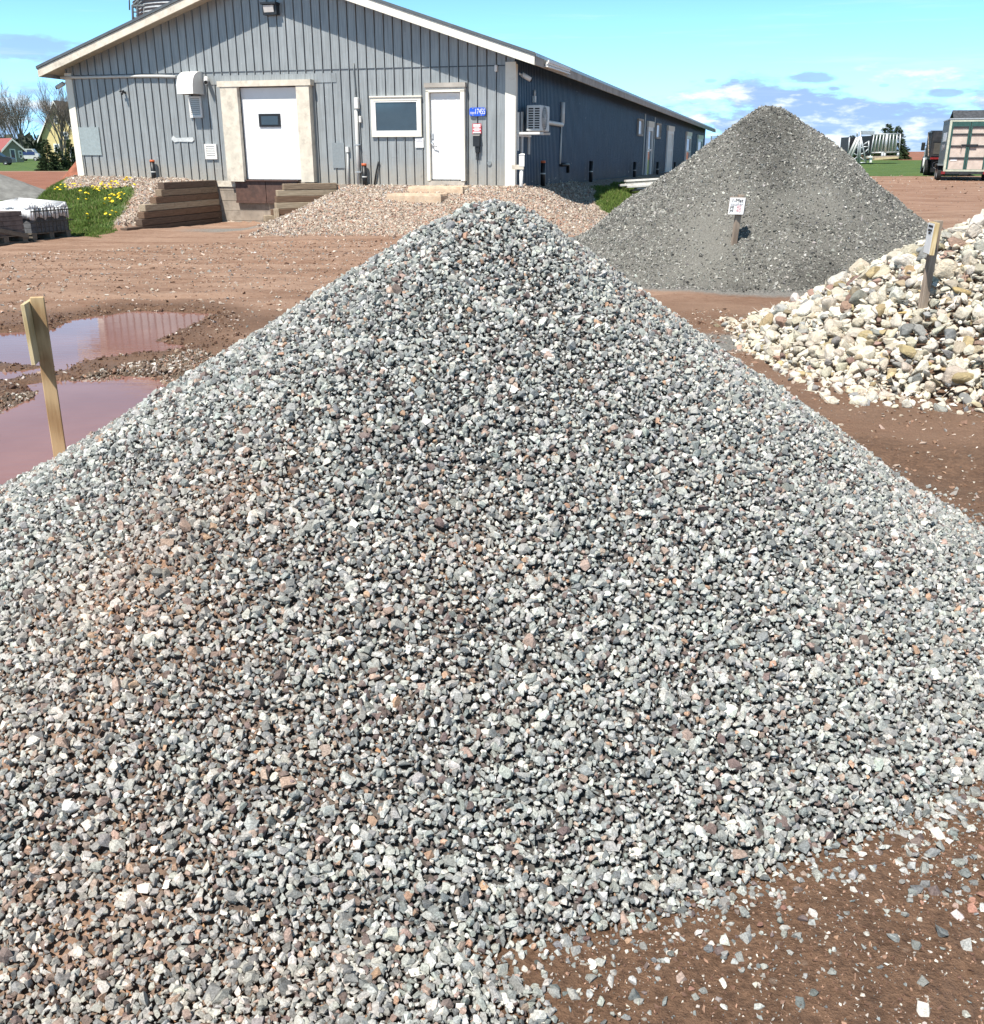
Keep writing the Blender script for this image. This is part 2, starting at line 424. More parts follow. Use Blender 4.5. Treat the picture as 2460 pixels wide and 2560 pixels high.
# ------------------------------------------------------------------ mesh helpers
class MB:
    """collects faces in world coordinates and links them as ONE mesh object"""
    def __init__(s):
        s.v, s.f, s.mi, s.sm = [], [], [], []
    def poly(s, pts, mi=0, smooth=False):
        n = len(s.v)
        s.v += [tuple(p) for p in pts]
        s.f.append(tuple(range(n, n + len(pts)))); s.mi.append(mi); s.sm.append(smooth)
    def hexa(s, P, mi=0):
        """8 points: 0-3 bottom ring, 4-7 top ring"""
        n = len(s.v)
        s.v += [tuple(p) for p in P]
        for f in ((0, 3, 2, 1), (4, 5, 6, 7), (0, 1, 5, 4), (1, 2, 6, 5), (2, 3, 7, 6), (3, 0, 4, 7)):
            s.f.append(tuple(n + i for i in f)); s.mi.append(mi); s.sm.append(False)
    def box(s, a, b, T=None, mi=0):
        x0, y0, z0 = a; x1, y1, z1 = b
        P = [(x0, y0, z0), (x1, y0, z0), (x1, y1, z0), (x0, y1, z0), (x0, y0, z1), (x1, y0, z1), (x1, y1, z1), (x0, y1, z1)]
        if T: P = [T(*p) for p in P]
        s.hexa(P, mi)
    def tube(s, pts, r, n=8, mi=0, cap=True, smooth=True):
        pts = [Vector(p) for p in pts]
        rs = r if isinstance(r, (list, tuple)) else [r] * len(pts)
        base = len(s.v)
        for i, p in enumerate(pts):
            d = (pts[min(i + 1, len(pts) - 1)] - pts[max(i - 1, 0)])
            d = d.normalized() if d.length > 1e-9 else Vector((0, 0, 1))
            u = d.cross(Vector((0, 0, 1)))
            u = u.normalized() if u.length > 1e-4 else Vector((1, 0, 0))
            w = d.cross(u).normalized()
            for j in range(n):
                t = 2 * math.pi * j / n
                s.v.append(tuple(p + u * (math.cos(t) * rs[i]) + w * (math.sin(t) * rs[i])))
        for i in range(len(pts) - 1):
            for j in range(n):
                a, b = base + i * n + j, base + i * n + (j + 1) % n
                s.f.append((a, b, b + n, a + n)); s.mi.append(mi); s.sm.append(smooth)
        if cap:
            s.f.append(tuple(base + j for j in range(n))); s.mi.append(mi); s.sm.append(False)
            e = base + (len(pts) - 1) * n
            s.f.append(tuple(e + j for j in reversed(range(n)))); s.mi.append(mi); s.sm.append(False)
    def mesh(s, name, mats, off):
        me = bpy.data.meshes.new(name)
        me.from_pydata([(x - off[0], y - off[1], z - off[2]) for x, y, z in s.v], [], s.f)
        for mm in mats: me.materials.append(MATS[mm])
        me.polygons.foreach_set('material_index', s.mi)
        me.polygons.foreach_set('use_smooth', s.sm)
        me.update()
        bm = bmesh.new(); bm.from_mesh(me)
        bmesh.ops.recalc_face_normals(bm, faces=bm.faces)
        bm.to_mesh(me); bm.free()
        return me
    def build(s, name, mats, parent=None, loc=None, bevel=0.0):
        if isinstance(mats, str): mats = [mats]
        if parent is not None:
            off = wloc(parent) if loc is None else Vector(loc)
        elif loc is not None:
            off = Vector(loc)
        else:
            a = np.array(s.v); off = Vector(((a[:, 0].min() + a[:, 0].max()) / 2, (a[:, 1].min() + a[:, 1].max()) / 2, a[:, 2].min()))
        o = bpy.data.objects.new(name, s.mesh(name, mats, off))
        COL.objects.link(o)
        if parent is not None:
            o.parent = parent
            o.location = off - wloc(parent)
        else:
            o.location = off
        if bevel:
            bv = o.modifiers.new('bevel', 'BEVEL'); bv.width = bevel; bv.segments = 2; bv.limit_method = 'ANGLE'
        return o

def wloc(o):
    v = Vector(o.location)
    while o.parent is not None:
        o = o.parent
        v = v + Vector(o.location)
    return v
def tag(o, label=None, cat=None, group=None, kind=None):
    if label: o['label'] = label
    if cat: o['category'] = cat
    if group: o['group'] = group
    if kind: o['kind'] = kind
    return o
def thing(name, loc, label, cat, group=None):
    o = bpy.data.objects.new(name, None)
    o.empty_display_size = 0.2
    COL.objects.link(o)
    o.location = loc
    return tag(o, label, cat, group)
def copy_tree(o, parent=None):
    c = o.copy(); COL.objects.link(c)
    if parent is not None: c.parent = parent
    for ch in list(o.children): copy_tree(ch, c)
    return c

def text_mesh(s, size, extrude=0.0015):
    cu = bpy.data.curves.new('lettering', 'FONT')
    cu.body = s; cu.size = size; cu.align_x = 'CENTER'; cu.align_y = 'CENTER'; cu.extrude = extrude; cu.resolution_u = 2
    ob = bpy.data.objects.new('lettering', cu); COL.objects.link(ob)
    dg = bpy.context.evaluated_depsgraph_get()
    me = bpy.data.meshes.new_from_object(ob.evaluated_get(dg))
    bpy.data.objects.remove(ob); bpy.data.curves.remove(cu)
    return me
TEXTS = {}
for key, s, size in [('num', '17455', 0.165), ('road', 'PERRY', 0.07), ('minus', '1-Mat', 0.062), ('crusher', 'crusher', 0.05), ('yd', 'yd', 0.05),
                     ('price', '40', 0.06), ('flap', 'A.M', 0.16), ('lawn', 'LAWN', 0.42), ('r', 'R', 0.36)]:
    TEXTS[key] = text_mesh(s, size)
def put_text(key, mat_, parent, c, right, up, name='lettering', sx=1.0):
    me = TEXTS[key].copy(); me.name = name
    right = Vector(right).normalized(); up = Vector(up).normalized(); nn = right.cross(up)
    M = Matrix.Identity(4)
    for i in range(3):
        M[i][0] = right[i] * sx; M[i][1] = up[i]; M[i][2] = nn[i]
    me.transform(M)
    me.materials.clear(); me.materials.append(MATS[mat_])
    o = bpy.data.objects.new(name, me); COL.objects.link(o)
    o.parent = parent; o.location = Vector(c) - wloc(parent)
    return o

# ------------------------------------------------------------------ numpy noise and terrain height
def vnoise(x, y, seed=0):
    xi = np.floor(x).astype(np.int64); yi = np.floor(y).astype(np.int64)
    xf = x - xi; yf = y - yi
    def hsh(a, b):
        h = (a * 374761393 + b * 668265263 + seed * 1442695041) & 0xffffffff
        h = ((h ^ (h >> 13)) * 1274126177) & 0xffffffff
        return ((h ^ (h >> 16)) & 0xffff) / 65535.0
    u = xf * xf * (3 - 2 * xf); v = yf * yf * (3 - 2 * yf)
    return (hsh(xi, yi) * (1 - u) + hsh(xi + 1, yi) * u) * (1 - v) + (hsh(xi, yi + 1) * (1 - u) + hsh(xi + 1, yi + 1) * u) * v
def fbm(x, y, seed=0, oct=4):
    a, s, t = 0.5, 0.0, 0.0
    for i in range(oct):
        s = s + a * vnoise(x * 2 ** i + 13.7 * i, y * 2 ** i - 7.1 * i, seed + i); t += a; a *= 0.5
    return s / t - 0.5
def sm(x, a, b):
    t = np.clip((x - a) / (b - a), 0, 1)
    return t * t * (3 - 2 * t)
def sdf(x, y, poly):
    """signed distance to a closed polygon, negative inside"""
    P = np.array(poly, float)
    d = np.full(x.shape, 1e9); inside = np.zeros(x.shape, bool)
    for i in range(len(P)):
        a, b = P[i], P[(i + 1) % len(P)]
        e = b - a
        t = np.clip(((x - a[0]) * e[0] + (y - a[1]) * e[1]) / max(1e-9, e @ e), 0, 1)
        d = np.minimum(d, np.hypot(x - a[0] - t * e[0], y - a[1] - t * e[1]))
        c = ((a[1] > y) != (b[1] > y))
        xx = a[0] + (y - a[1]) / np.where(abs(b[1] - a[1]) < 1e-12, 1e-12, b[1] - a[1]) * e[0]
        inside ^= c & (x < xx)
    return np.where(inside, -d, d)

# warehouse frame: a runs along the gable front (leftwards), b runs back along the long side
TH = math.radians(16.5)
O = at(1285, 463, 24.0)
O2 = Vector((O.x, O.y, 0))
U = Vector((-math.cos(TH), math.sin(TH), 0))
V = Vector((math.sin(TH), math.cos(TH), 0))
AW = 11.83; BL = 48.0
def L(a, b, z):
    return O2 + U * a + V * b + Vector((0, 0, z))
def onplane(px, py, n, c):
    d = ray(px, py); o = Vector((0, 0, CH))
    return o + d * ((c - o).dot(n) / d.dot(n))
def FP(px, py, off=0.0):
    p = onplane(px, py, -V, O2 - V * off) - O2
    return p.dot(U), p.z
def SP(px, py, off=0.0):
    p = onplane(px, py, -U, O2 - U * off) - O2
    return p.dot(V), p.z

def PX(poly, z=0.0):
    return [tuple(gz(a, b, z)[:2]) for a, b in poly]
WL = -0.03
PUD1 = PX([(-60, 832), (120, 822), (158, 800), (225, 792), (330, 776), (430, 776), (530, 784), (548, 800), (505, 812), (455, 838), (410, 852), (468, 868), (425, 881), (335, 890),
           (255, 897), (195, 906), (180, 925), (90, 935), (20, 950), (-60, 955), (-60, 925), (40, 930), (110, 917), (60, 911), (-60, 905)], WL)
PUD2 = PX([(-40, 1022), (40, 1000), (80, 962), (150, 953), (250, 947), (330, 941), (420, 946), (470, 1000), (380, 1100), (200, 1260), (-40, 1300)], WL)
PUD3 = PX([(2180, 1120), (2300, 1150), (2460, 1170), (2560, 1230), (2560, 1262), (2400, 1240), (2280, 1190), (2200, 1150)], -0.012)
GRASSL = [(-60, 505), (95, 486), (170, 476), (250, 472), (325, 468), (334, 484), (312, 520), (285, 556), (240, 593), (180, 590), (150, 575), (100, 560), (-60, 560)]
GRASSR = [(1492, 468), (1560, 459), (1620, 452), (1700, 441), (1760, 430), (1740, 470), (1660, 500), (1610, 530), (1548, 546), (1530, 538), (1500, 525), (1488, 495)]

TONGUE = PX([(-400, 2000), (900, 2150), (1270, 2310), (1290, 2430), (1400, 2520), (1480, 2800), (-400, 2900)])
# near gravel pile: height as a function of direction and distance from its apex
PC = (0.015, 3.964); PHH, PN, PK = 1.416, 1.096, 0.061
PMX = math.sqrt(1 + PK * PK) - PK
PANG = [0, 30, 60, 90, 120, 150, 180, 210, 240, 265, 290, 308, 330, 360]
PRAD = [2.133, 2.035, 2.268, 2.385, 2.142, 2.301, 2.43, 2.786, 2.834, 2.318, 2.088, 2.10, 2.13, 2.133]
def near_h(x, y):
    dx, dy = x - PC[0], y - PC[1]
    t = np.degrees(np.arctan2(dy, dx)) % 360
    R = np.interp(t, PANG, PRAD)
    R = R * 1.04 * (1 + 0.05 * fbm(np.cos(np.radians(t)) * 3 + 5, np.sin(np.radians(t)) * 3 + 5, 3))
    rho = np.hypot(dx, dy) / R
    h = PHH * np.clip(1 - (np.sqrt(rho * rho + PK * PK) - PK) / PMX, 0, None) ** PN
    h = h + 0.05 * fbm(x * 1.6, y * 1.6, 21, 3) * np.clip(h * 4, 0, 1) + 0.018 * fbm(x * 7, y * 7, 25, 2) * np.clip(h * 8, 0, 1)
    h = np.where(rho < 1.0, h, 0)
    # thin tongue of stone spread towards the viewer
    mk = (y < 2.6) & (x < 1.0)
    d = np.full(x.shape, 9.0)
    if mk.any(): d[mk] = sdf(x[mk], y[mk], TONGUE)
    hs = 0.030 * (1 - sm(d + .14 * fbm(x * 4, y * 4, 27, 3), -0.16, 0.04))
    return np.maximum(h, np.where(hs > .002, hs, 0))
def near_out(x, y):
    """metres outside the toe of the heap"""
    dx, dy = x - PC[0], y - PC[1]
    t = np.degrees(np.arctan2(dy, dx)) % 360
    R = np.interp(t, PANG, PRAD) * 1.04 * (1 + 0.05 * fbm(np.cos(np.radians(t)) * 3 + 5, np.sin(np.radians(t)) * 3 + 5, 3))
    return np.clip(np.hypot(dx, dy) - R, 0, None)
MC = (4.05, 15.5); MH, MR = 2.20, 3.0
def mid_h(x, y):
    dx, dy = x - MC[0], y - MC[1]
    t = np.arctan2(dy, dx)
    R = MR * (1 + 0.05 * np.sin(2 * t + 0.7) + 0.10 * fbm(np.cos(t) * 2 + 9, np.sin(t) * 2 + 9, 5))
    rho = np.hypot(dx, dy) / R
    h = MH * np.clip(1 - (np.sqrt(rho * rho + 0.0064) - 0.08), 0, None) ** 1.08
    h = h + (0.24 * fbm(x * 0.8, y * 0.8, 31, 4) + .05 * fbm(x * 3.2, y * 3.2, 35, 3)) * np.clip(h * 2, 0, 1)
    h = h - 0.10 * np.exp(-(((x - 3.0) / .5) ** 2 + ((y - 14.3) / .8) ** 2)) - 0.10 * np.exp(-(((x - 4.1) / .35) ** 2 + ((y - 15.0) / .35) ** 2))
    h = np.maximum(h, 0.10 * np.clip(1.22 - rho, 0, 0.25) * 4 * 0.25)
    return np.where(rho < 1.22, np.maximum(h, 0), 0)
CC = (4.68, 8.5); CHH, CR = 1.28, 2.3
def cob_h(x, y):
    dx, dy = x - CC[0], y - CC[1]
    r = np.hypot(dx, dy)
    h = CHH * np.clip(1 - (np.sqrt((r / CR) ** 2 + 0.02) - 0.1414), 0, None) ** 1.15
    return h + 0.10 * fbm(x * 1.2, y * 1.2, 41, 2) * np.clip(h * 3, 0, 1)

# timber walls of the loading dock (ends at their feet)
LW1 = Vector((-6.86, 26.12, 0)); LW0 = Vector((-7.95, 22.4, 0))
RW0 = gz(664, 561, -0.05); RW0 = Vector((RW0.x, 24.35, 0)) * 1.0
RW0.x = at(664, 561, 24.35).x
aq, zq = FP(842, 456, 0.12)
RW1 = L(aq, -0.12, 0)

def ground_z(x, y, rough=True):
    x = np.asarray(x, float); y = np.asarray(y, float)
    rx, ry = x - O.x, y - O.y
    a = rx * U.x + ry * U.y; b = rx * V.x + ry * V.y
    # the yard climbs gently to the back on the right
    side = sm(x - 0.2845 * (y - 22), 1.0, 6.0)
    t = np.clip(y - 22, 0, None)
    z = np.where(t < 75, 0.0125 * t, 0.9375 + 1.15 * (1 - np.exp(-np.clip(t - 75, 0, None) / 110.0))) * side
    z = z + 0.35 * sm(y, 60, 200) * (1 - side)
    # gravel bank round the building
    dfront = np.where((a > -0.2) & (a < AW + 0.2), -b, np.where(a <= -0.2, np.hypot(np.clip(-b, 0, None), -a), np.hypot(np.clip(-b, 0, None), a - AW)))
    dist = np.clip(dfront, 0, None)
    wz = np.interp(a, [0, 4, 8, AW], [0.88, 0.88, 0.97, 1.04])
    wz = np.where(b > 0, np.where(a < AW / 2, np.interp(b, [0, 8, 20, 48], [0.86, 0.78, 0.72, 0.66]), 1.0), wz)
    width = np.where(a > 4.6, np.interp(a, [AW - 1.0, AW + .8], [4.6, 1.8]), np.interp(a, [-2.5, 0.5, 3.0, 4.5], [2.7, 3.4, 4.0, 4.6]))
    bank = 1 - sm(dist, 0.0, width)
    bank = 0.55 * bank + 0.45 * np.clip(1 - dist / width, 0, 1)
    # the dock well: open between the two timber walls
    def lat(P, Q):
        e = (Q - P); n = Vector((e.y, -e.x, 0)).normalized()
        return (x - P.x) * n.x + (y - P.y) * n.y
    dl = lat(LW0, LW1)                      # positive on the well side of the left wall
    well = sm(dl, -0.30, -0.15)
    ra_ = sm(a, 5.75, 3.95)
    rightfill = np.where(a < 4.9 + 0.0 * a, 1.0, 0.0)
    front = np.clip((a - 3.9) / (5.7 - 3.9), 0, 1)
    dr = lat(RW0, RW1)                      # sign decides which side of the right wall
    camside = dr > 0.10
    m_right = np.where(camside, 1 - sm(a, 3.9, 5.75), 0.0)
    m_right = np.where((a < 3.85), 1.0, m_right)
    left_ok = (1 - well) * (a > 7.0)
    mult = np.where(left_ok > 0, left_ok, m_right)
    # left bank steps down with the wall towards the yard
    s = np.clip(((x - LW0.x) * (LW1 - LW0).x + (y - LW0.y) * (LW1 - LW0).y) / (LW1 - LW0).length_squared, -1, 2)
    mult = np.where((b > -0.05) & ~((a > 4.8) & (a < 7.85)), 1.0, mult)
    bz = wz * bank * mult
    bz = np.where(left_ok > 0, np.minimum(bz, np.where(dl > -0.9, 0.02 + 0.90 * np.clip((s + .03) / .42, 0, 1), 9.0)), bz)
    z = np.maximum(z, 0) + bz - 0.06 * sm(-dist, -3.5, -0.6) * (mult < 0.3) * (b < 0)
    # hollow behind the first hump of gravel beside the long wall
    z = z - 0.16 * np.exp(-(((a + 1.0) / 0.6) ** 2 + ((b - 2.5) / 1.6) ** 2)) + 0.10 * np.exp(-(((a + 0.75) / 0.5) ** 2 + ((b - 0.1) / 0.5) ** 2))
    # puddle basins
    for P in (PUD1, PUD2):
        mk = (x > -16) & (x < 0.6) & (y > 2.5) & (y < 13)
        d = np.full(x.shape, 9.0)
        if mk.any(): d[mk] = sdf(x[mk], y[mk], P)
        d = d + 0.24 * fbm(x * 2.0, y * 2.6, 61, 5) + 0.10 * fbm(x * 11, y * 14, 62, 3)
        z = z - 0.075 * (1 - sm(d, -0.25, 0.14))
    mk = (x > 1) & (x < 6) & (y > 3) & (y < 8)
    d = np.full(x.shape, 9.0)
    if mk.any(): d[mk] = sdf(x[mk], y[mk], PUD3)
    z = z - 0.03 * (1 - sm(d + 0.15 * fbm(x * 3, y * 3, 63, 3), -0.15, 0.1))
    if rough:
        near = 1 - sm(y, 35, 70)
        z = z + near * (0.05 * fbm(x * 0.5, y * 0.9, 71, 3) + 0.022 * fbm(x * 2.5, y * 2.5, 73, 3) + 0.008 * fbm(x * 11, y * 11, 75, 3))
        for (y0_, sl_, A_, f_, ph_) in ((13.2, .06, .5, .35, .4), (16.0, -.03, .4, .28, 2.0), (18.6, .05, .5, .22, 1.1), (15.0, .22, .4, .3, 3.0)):
            yc = y0_ + sl_ * x + A_ * np.sin(f_ * x + ph_)
            for o_ in (-.8, .8):
                g_ = np.exp(-((y - yc - o_) / .16) ** 2) - .5 * np.exp(-((np.abs(y - yc - o_) - .30) / .12) ** 2)
                z = z - 0.032 * g_ * np.clip(.4 + 2.5 * fbm(x * .5, y * .5, int(y0_)), 0, 1.2) * (y > 8) * (y < 22.5) * (x < 3)
        z = z + 0.030 * fbm(x * 3.1 + y * .7, y * 3.1 - x * .5, 77, 4) * sm(y, 9, 12) * (1 - sm(y, 24, 28))
        # grit and clods close by
        z = z + 0.007 * fbm(x * 40, y * 40, 79, 2) * (1 - sm(y, 4, 6))
    return z
def G(x, y):
    return float(ground_z(np.array([float(x)]), np.array([float(y)]))[0])
def hitground(px, py):
    d = ray(px, py); t = np.concatenate([np.arange(.8, 14, .02), np.arange(14, 70, .04)])
    h = CH + d.z * t - ground_z(d.x * t, d.y * t)
    i = int(np.argmax(h <= 0)) if (h <= 0).any() else len(t) - 1
    p = Vector((d.x * t[i], d.y * t[i], 0)); p.z = G(p.x, p.y)
    return p
def hitpile(px, py, hf):
    d = ray(px, py); t = 0.8
    while t < 40:
        p = Vector((0, 0, CH)) + d * t
        if p.z <= float(hf(np.array([p.x]), np.array([p.y]))[0]): return p
        t += 0.01
    return p

# ------------------------------------------------------------------ ground sheet
def axis(segs):
    out = [segs[0][0]]
    for a, b, s in segs:
        n = max(1, int(round((b - a) / s)))
        out += list(a + (b - a) * (np.arange(n) + 1) / n)
    return np.array(out)
def geo_steps(a, b, s0, g):
    out = []; x = a; s = s0
    while x < b:
        x += s; s *= g; out.append(min(x, b))
    return out
xs = axis([(-16, -2.4, .12), (-2.4, 2.7, .035), (2.7, 17, .12)])
xs = np.concatenate([-np.array(geo_steps(16, 4000, .2, 1.16))[::-1], xs, np.array(geo_steps(17, 4000, .2, 1.16))])
ys = axis([(0.8, 4.6, .035), (4.6, 12, .065), (12, 19, .085), (19, 30, .09), (30, 70, .5)])
ys = np.concatenate([[-60, -20, -6, -2, 0, .4], ys, np.array(geo_steps(70, 6000, .6, 1.14))])
GX, GY = np.meshgrid(xs, ys)
GZ = ground_z(GX, GY)
nx, ny = len(xs), len(ys)
gv = np.stack([GX, GY, GZ], -1).reshape(-1, 3)
ii = (np.arange(ny - 1)[:, None] * nx + np.arange(nx - 1)[None, :]).reshape(-1)
gq = np.stack([ii, ii + 1, ii + nx + 1, ii + nx], -1)

def np_mesh(name, verts, faces, mats, smooth=False, attrs=None):
    """faces: (n,k) index array"""
    me = bpy.data.meshes.new(name)
    n, kk = faces.shape
    me.vertices.add(len(verts)); me.vertices.foreach_set('co', verts.astype(np.float32).ravel())
    me.loops.add(n * kk); me.loops.foreach_set('vertex_index', faces.astype(np.int32).ravel())
    me.polygons.add(n); me.polygons.foreach_set('loop_start', (np.arange(n) * kk).astype(np.int32))
    me.polygons.foreach_set('use_smooth', np.full(n, smooth))
    for mm in ([mats] if isinstance(mats, str) else mats): me.materials.append(MATS[mm])
    me.update(calc_edges=True)
    for an, (typ, val) in (attrs or {}).items():
        at_ = me.attributes.new(an, typ, 'POINT')
        if typ == 'FLOAT_COLOR':
            v4 = np.ones((len(verts), 4), np.float32); v4[:, :3] = val
            at_.data.foreach_set('color', v4.ravel())
        else:
            at_.data.foreach_set('value', val.astype(np.float32).ravel())
    return me
def np_obj(name, me, parent=None):
    o = bpy.data.objects.new(name, me); COL.objects.link(o)
    if parent is not None: o.parent = parent
    return o

X, Y = gv[:, 0], gv[:, 1]
ra_, rb_ = (X - O.x) * U.x + (Y - O.y) * U.y, (X - O.x) * V.x + (Y - O.y) * V.y
dfr = np.where((ra_ > 0) & (ra_ < AW), -rb_, np.hypot(np.clip(-rb_, 0, None), np.where(ra_ <= 0, -ra_, ra_ - AW)))
welld = np.maximum.reduce([-( (X - LW0.x) * (LW1 - LW0).y - (Y - LW0.y) * (LW1 - LW0).x) / (LW1 - LW0).length, 3.95 - ra_, rb_ + 0 * X])   # <0 inside the well
wd2 = np.interp(ra_, [-2.5, 0.5, 3.0, 4.5], [2.6, 3.2, 3.6, 4.4])
a_grav = np.clip((wd2 + 0.2 - dfr) / 1.2 + 0.5, 0, 1) * (rb_ < 30)
a_grav = np.where((ra_ > 4.4) & (ra_ < 8.4) & (Y < 26) & (GZ.ravel() < 0.10), 0, a_grav)
a_grav = np.where(Y < 14, 0, a_grav)
def polyz(poly):
    return [tuple(hitground(a, b)[:2]) for a, b in poly]
GLP, GRP = polyz(GRASSL), polyz(GRASSR)
mk = (Y > 14) & (Y < 70) & (abs(X) < 30)
a_lawn = np.zeros(len(X))
for P in (GLP, GRP):
    d = np.full(len(X), 9.0); d[mk] = sdf(X[mk], Y[mk], P)
    a_lawn = np.maximum(a_lawn, np.clip(0.5 - d / 0.5, 0, 1))
# lawns further off
a_lawn = np.maximum(a_lawn, sm(Y, 92, 96) * (X < -8))
edge_r = 56 + 1.5 * fbm(X * 0.2, Y * 0.2, 81)
a_lawn = np.maximum(a_lawn, sm(Y, edge_r - 1, edge_r + 1) * (1 - sm(Y, 96, 100)) * (X > 13.5))
a_lawn = np.maximum(a_lawn, sm(Y, 400, 600))
a_red = sm(Y, 96, 99) * (X > 8) + sm(Y, 30, 38) * (1 - sm(Y, 88, 94)) * (X < -8) + sm(Y, 19, 30) * (X > 7) * 0.42
a_red = np.clip(a_red, 0, 1)
d1 = np.full(len(X), 9.0); mk = (X > -16) & (X < 3) & (Y > 0.5) & (Y < 14)
d1[mk] = np.minimum(sdf(X[mk], Y[mk], PUD1), sdf(X[mk], Y[mk], PUD2))
a_wet = np.clip(0.75 - d1 / 1.6, 0, 1)
a_wet = np.maximum(a_wet, (1 - sm(Y, 4.4, 7.0)))
a_wet = np.maximum(a_wet, 0.55 * (1 - sm(Y, 9, 16)) + 0.35 * fbm(X * 0.4, Y * 0.9, 85))
d3 = np.full(len(X), 9.0); mk = (X > 1) & (X < 7) & (Y > 3) & (Y < 9); d3[mk] = sdf(X[mk], Y[mk], PUD3)
a_wet = np.clip(np.maximum(a_wet, 0.9 - d3 / 0.8), 0, 1)
a_grey = 0.75 * np.exp(-(((X + 5.5) / 2.0) ** 2 + ((Y - 22.6) / 1.1) ** 2))
rm = np.hypot(X - MC[0], Y - MC[1])
a_grey = np.maximum(a_grey, 1.15 - np.clip((rm - 3.2) / 1.0, 0, 1.2))
a_grey = np.maximum(a_grey, 0.9 * np.exp(-(((X - 2.1) / 0.5) ** 2 + ((Y - 8.9) / 0.6) ** 2)))
me = np_mesh('ground', gv, gq, 'ground', True, {'grav': ('FLOAT', a_grav), 'lawn': ('FLOAT', a_lawn), 'red': ('FLOAT', a_red), 'wet': ('FLOAT', a_wet), 'grey': ('FLOAT', np.clip(a_grey, 0, 1.2))})
tag(np_obj('ground', me), kind='structure')

# standing water
for P, z in ((PUD1, WL), (PUD2, WL)):
    A = np.array(P); c = A.mean(0); mb = MB()
    x0, y0 = A.min(0) - 0.35; x1, y1 = A.max(0) + 0.35
    if P is PUD1: y0 = max(y0, 7.28)
    if P is PUD2: y1 = min(y1, 7.276)
    if P is PUD3: x0, y0, x1, y1 = x0 + .1, y0 + .1, x1, y1 - .1
    mb.poly([(x0, y0, z), (x1, y0, z), (x1, y1, z), (x0, y1, z)])
    tag(mb.build('puddle', 'muddy_water'), kind='structure')

# ------------------------------------------------------------------ stones
def hull(npts, ax, seed, jitter=0.25):
    r = random.Random(seed)
    bm = bmesh.new()
    for i in range(npts):
        v = Vector((r.gauss(0, 1), r.gauss(0, 1), r.gauss(0, 1))).normalized()
        v *= 1 + r.uniform(-jitter, jitter)
        bm.verts.new((v.x * ax[0], v.y * ax[1], v.z * ax[2]))
    res = bmesh.ops.convex_hull(bm, input=bm.verts)
    bmesh.ops.delete(bm, geom=[v for v in bm.verts if not v.link_faces], context='VERTS')
    bmesh.ops.triangulate(bm, faces=bm.faces)
    bm.verts.index_update()
    vs = np.array([v.co[:] for v in bm.verts]); fs = np.array([[v.index for v in f.verts] for f in bm.faces])
    bm.free()
    return vs, fs
def round_stone(sub, ax, seed, amp=0.22, cuts=5):
    bm = bmesh.new(); bmesh.ops.create_icosphere(bm, subdivisions=sub, radius=1.0)
    r = np.random.default_rng(seed)
    vs = np.array([v.co[:] for v in bm.verts]); fs = np.array([[v.index for v in f.verts] for f in bm.faces]); bm.free()
    for i in range(cuts):                       # worn flats
        n = r.normal(size=3); n /= np.linalg.norm(n); d = r.uniform(0.46, 0.80)
        t = vs @ n - d
        vs = vs - np.where(t > 0, t * 0.85, 0)[:, None] * n
    for i in range(7):
        kx = r.normal(size=3) * 1.7; ph = r.uniform(0, 6.28)
        vs = vs * (1 + amp * 0.16 * np.sin(vs @ kx + ph))[:, None]
    return vs * np.array(ax), fs
def hull_block(npts, ax, seed, off=.07, seg=2):
    """broken fieldstone: a convex block with worn edges"""
    vs, fs = hull(npts, ax, seed, .16)
    bm = bmesh.new()
    bv = [bm.verts.new(v) for v in vs]
    for f in fs: bm.faces.new([bv[i] for i in f])
    bmesh.ops.dissolve_limit(bm, angle_limit=math.radians(16), verts=bm.verts, edges=bm.edges)
    bmesh.ops.bevel(bm, geom=list(bm.edges), offset=off, segments=seg, affect='EDGES', profile=.5)
    bmesh.ops.triangulate(bm, faces=bm.faces)
    bm.verts.index_update()
    vs = np.array([v.co[:] for v in bm.verts]); fs = np.array([[v.index for v in f.verts] for f in bm.faces]); bm.free()
    return vs, fs
def rand_rot(n, rng):
    qn = rng.normal(size=(n, 4)); qn /= np.linalg.norm(qn, axis=1)[:, None]
    w, x, y, z = qn.T
    return np.stack([np.stack([1 - 2 * (y * y + z * z), 2 * (x * y - z * w), 2 * (x * z + y * w)], -1),
                     np.stack([2 * (x * y + z * w), 1 - 2 * (x * x + z * z), 2 * (y * z - x * w)], -1),
                     np.stack([2 * (x * z - y * w), 2 * (y * z + x * w), 1 - 2 * (x * x + y * y)], -1)], 1)
def tilt_rot(n, rng, amt):
    """mostly lying flat: spin about z, then a small tilt"""
    a = rng.uniform(0, 6.283, n); b = rng.normal(0, amt, n); c = rng.normal(0, amt, n)
    ca, sa, cb_, sb, cc_, sc_ = np.cos(a), np.sin(a), np.cos(b), np.sin(b), np.cos(c), np.sin(c)
    z0, o1 = np.zeros(n), np.ones(n)
    def M(r): return np.stack([np.stack(x, -1) for x in r], 1)
    Rz = M([[ca, -sa, z0], [sa, ca, z0], [z0, z0, o1]]); Rx = M([[o1, z0, z0], [z0, cb_, -sb], [z0, sb, cb_]]); Ry = M([[cc_, z0, sc_], [z0, o1, z0], [-sc_, z0, cc_]])
    return Ry @ Rx @ Rz
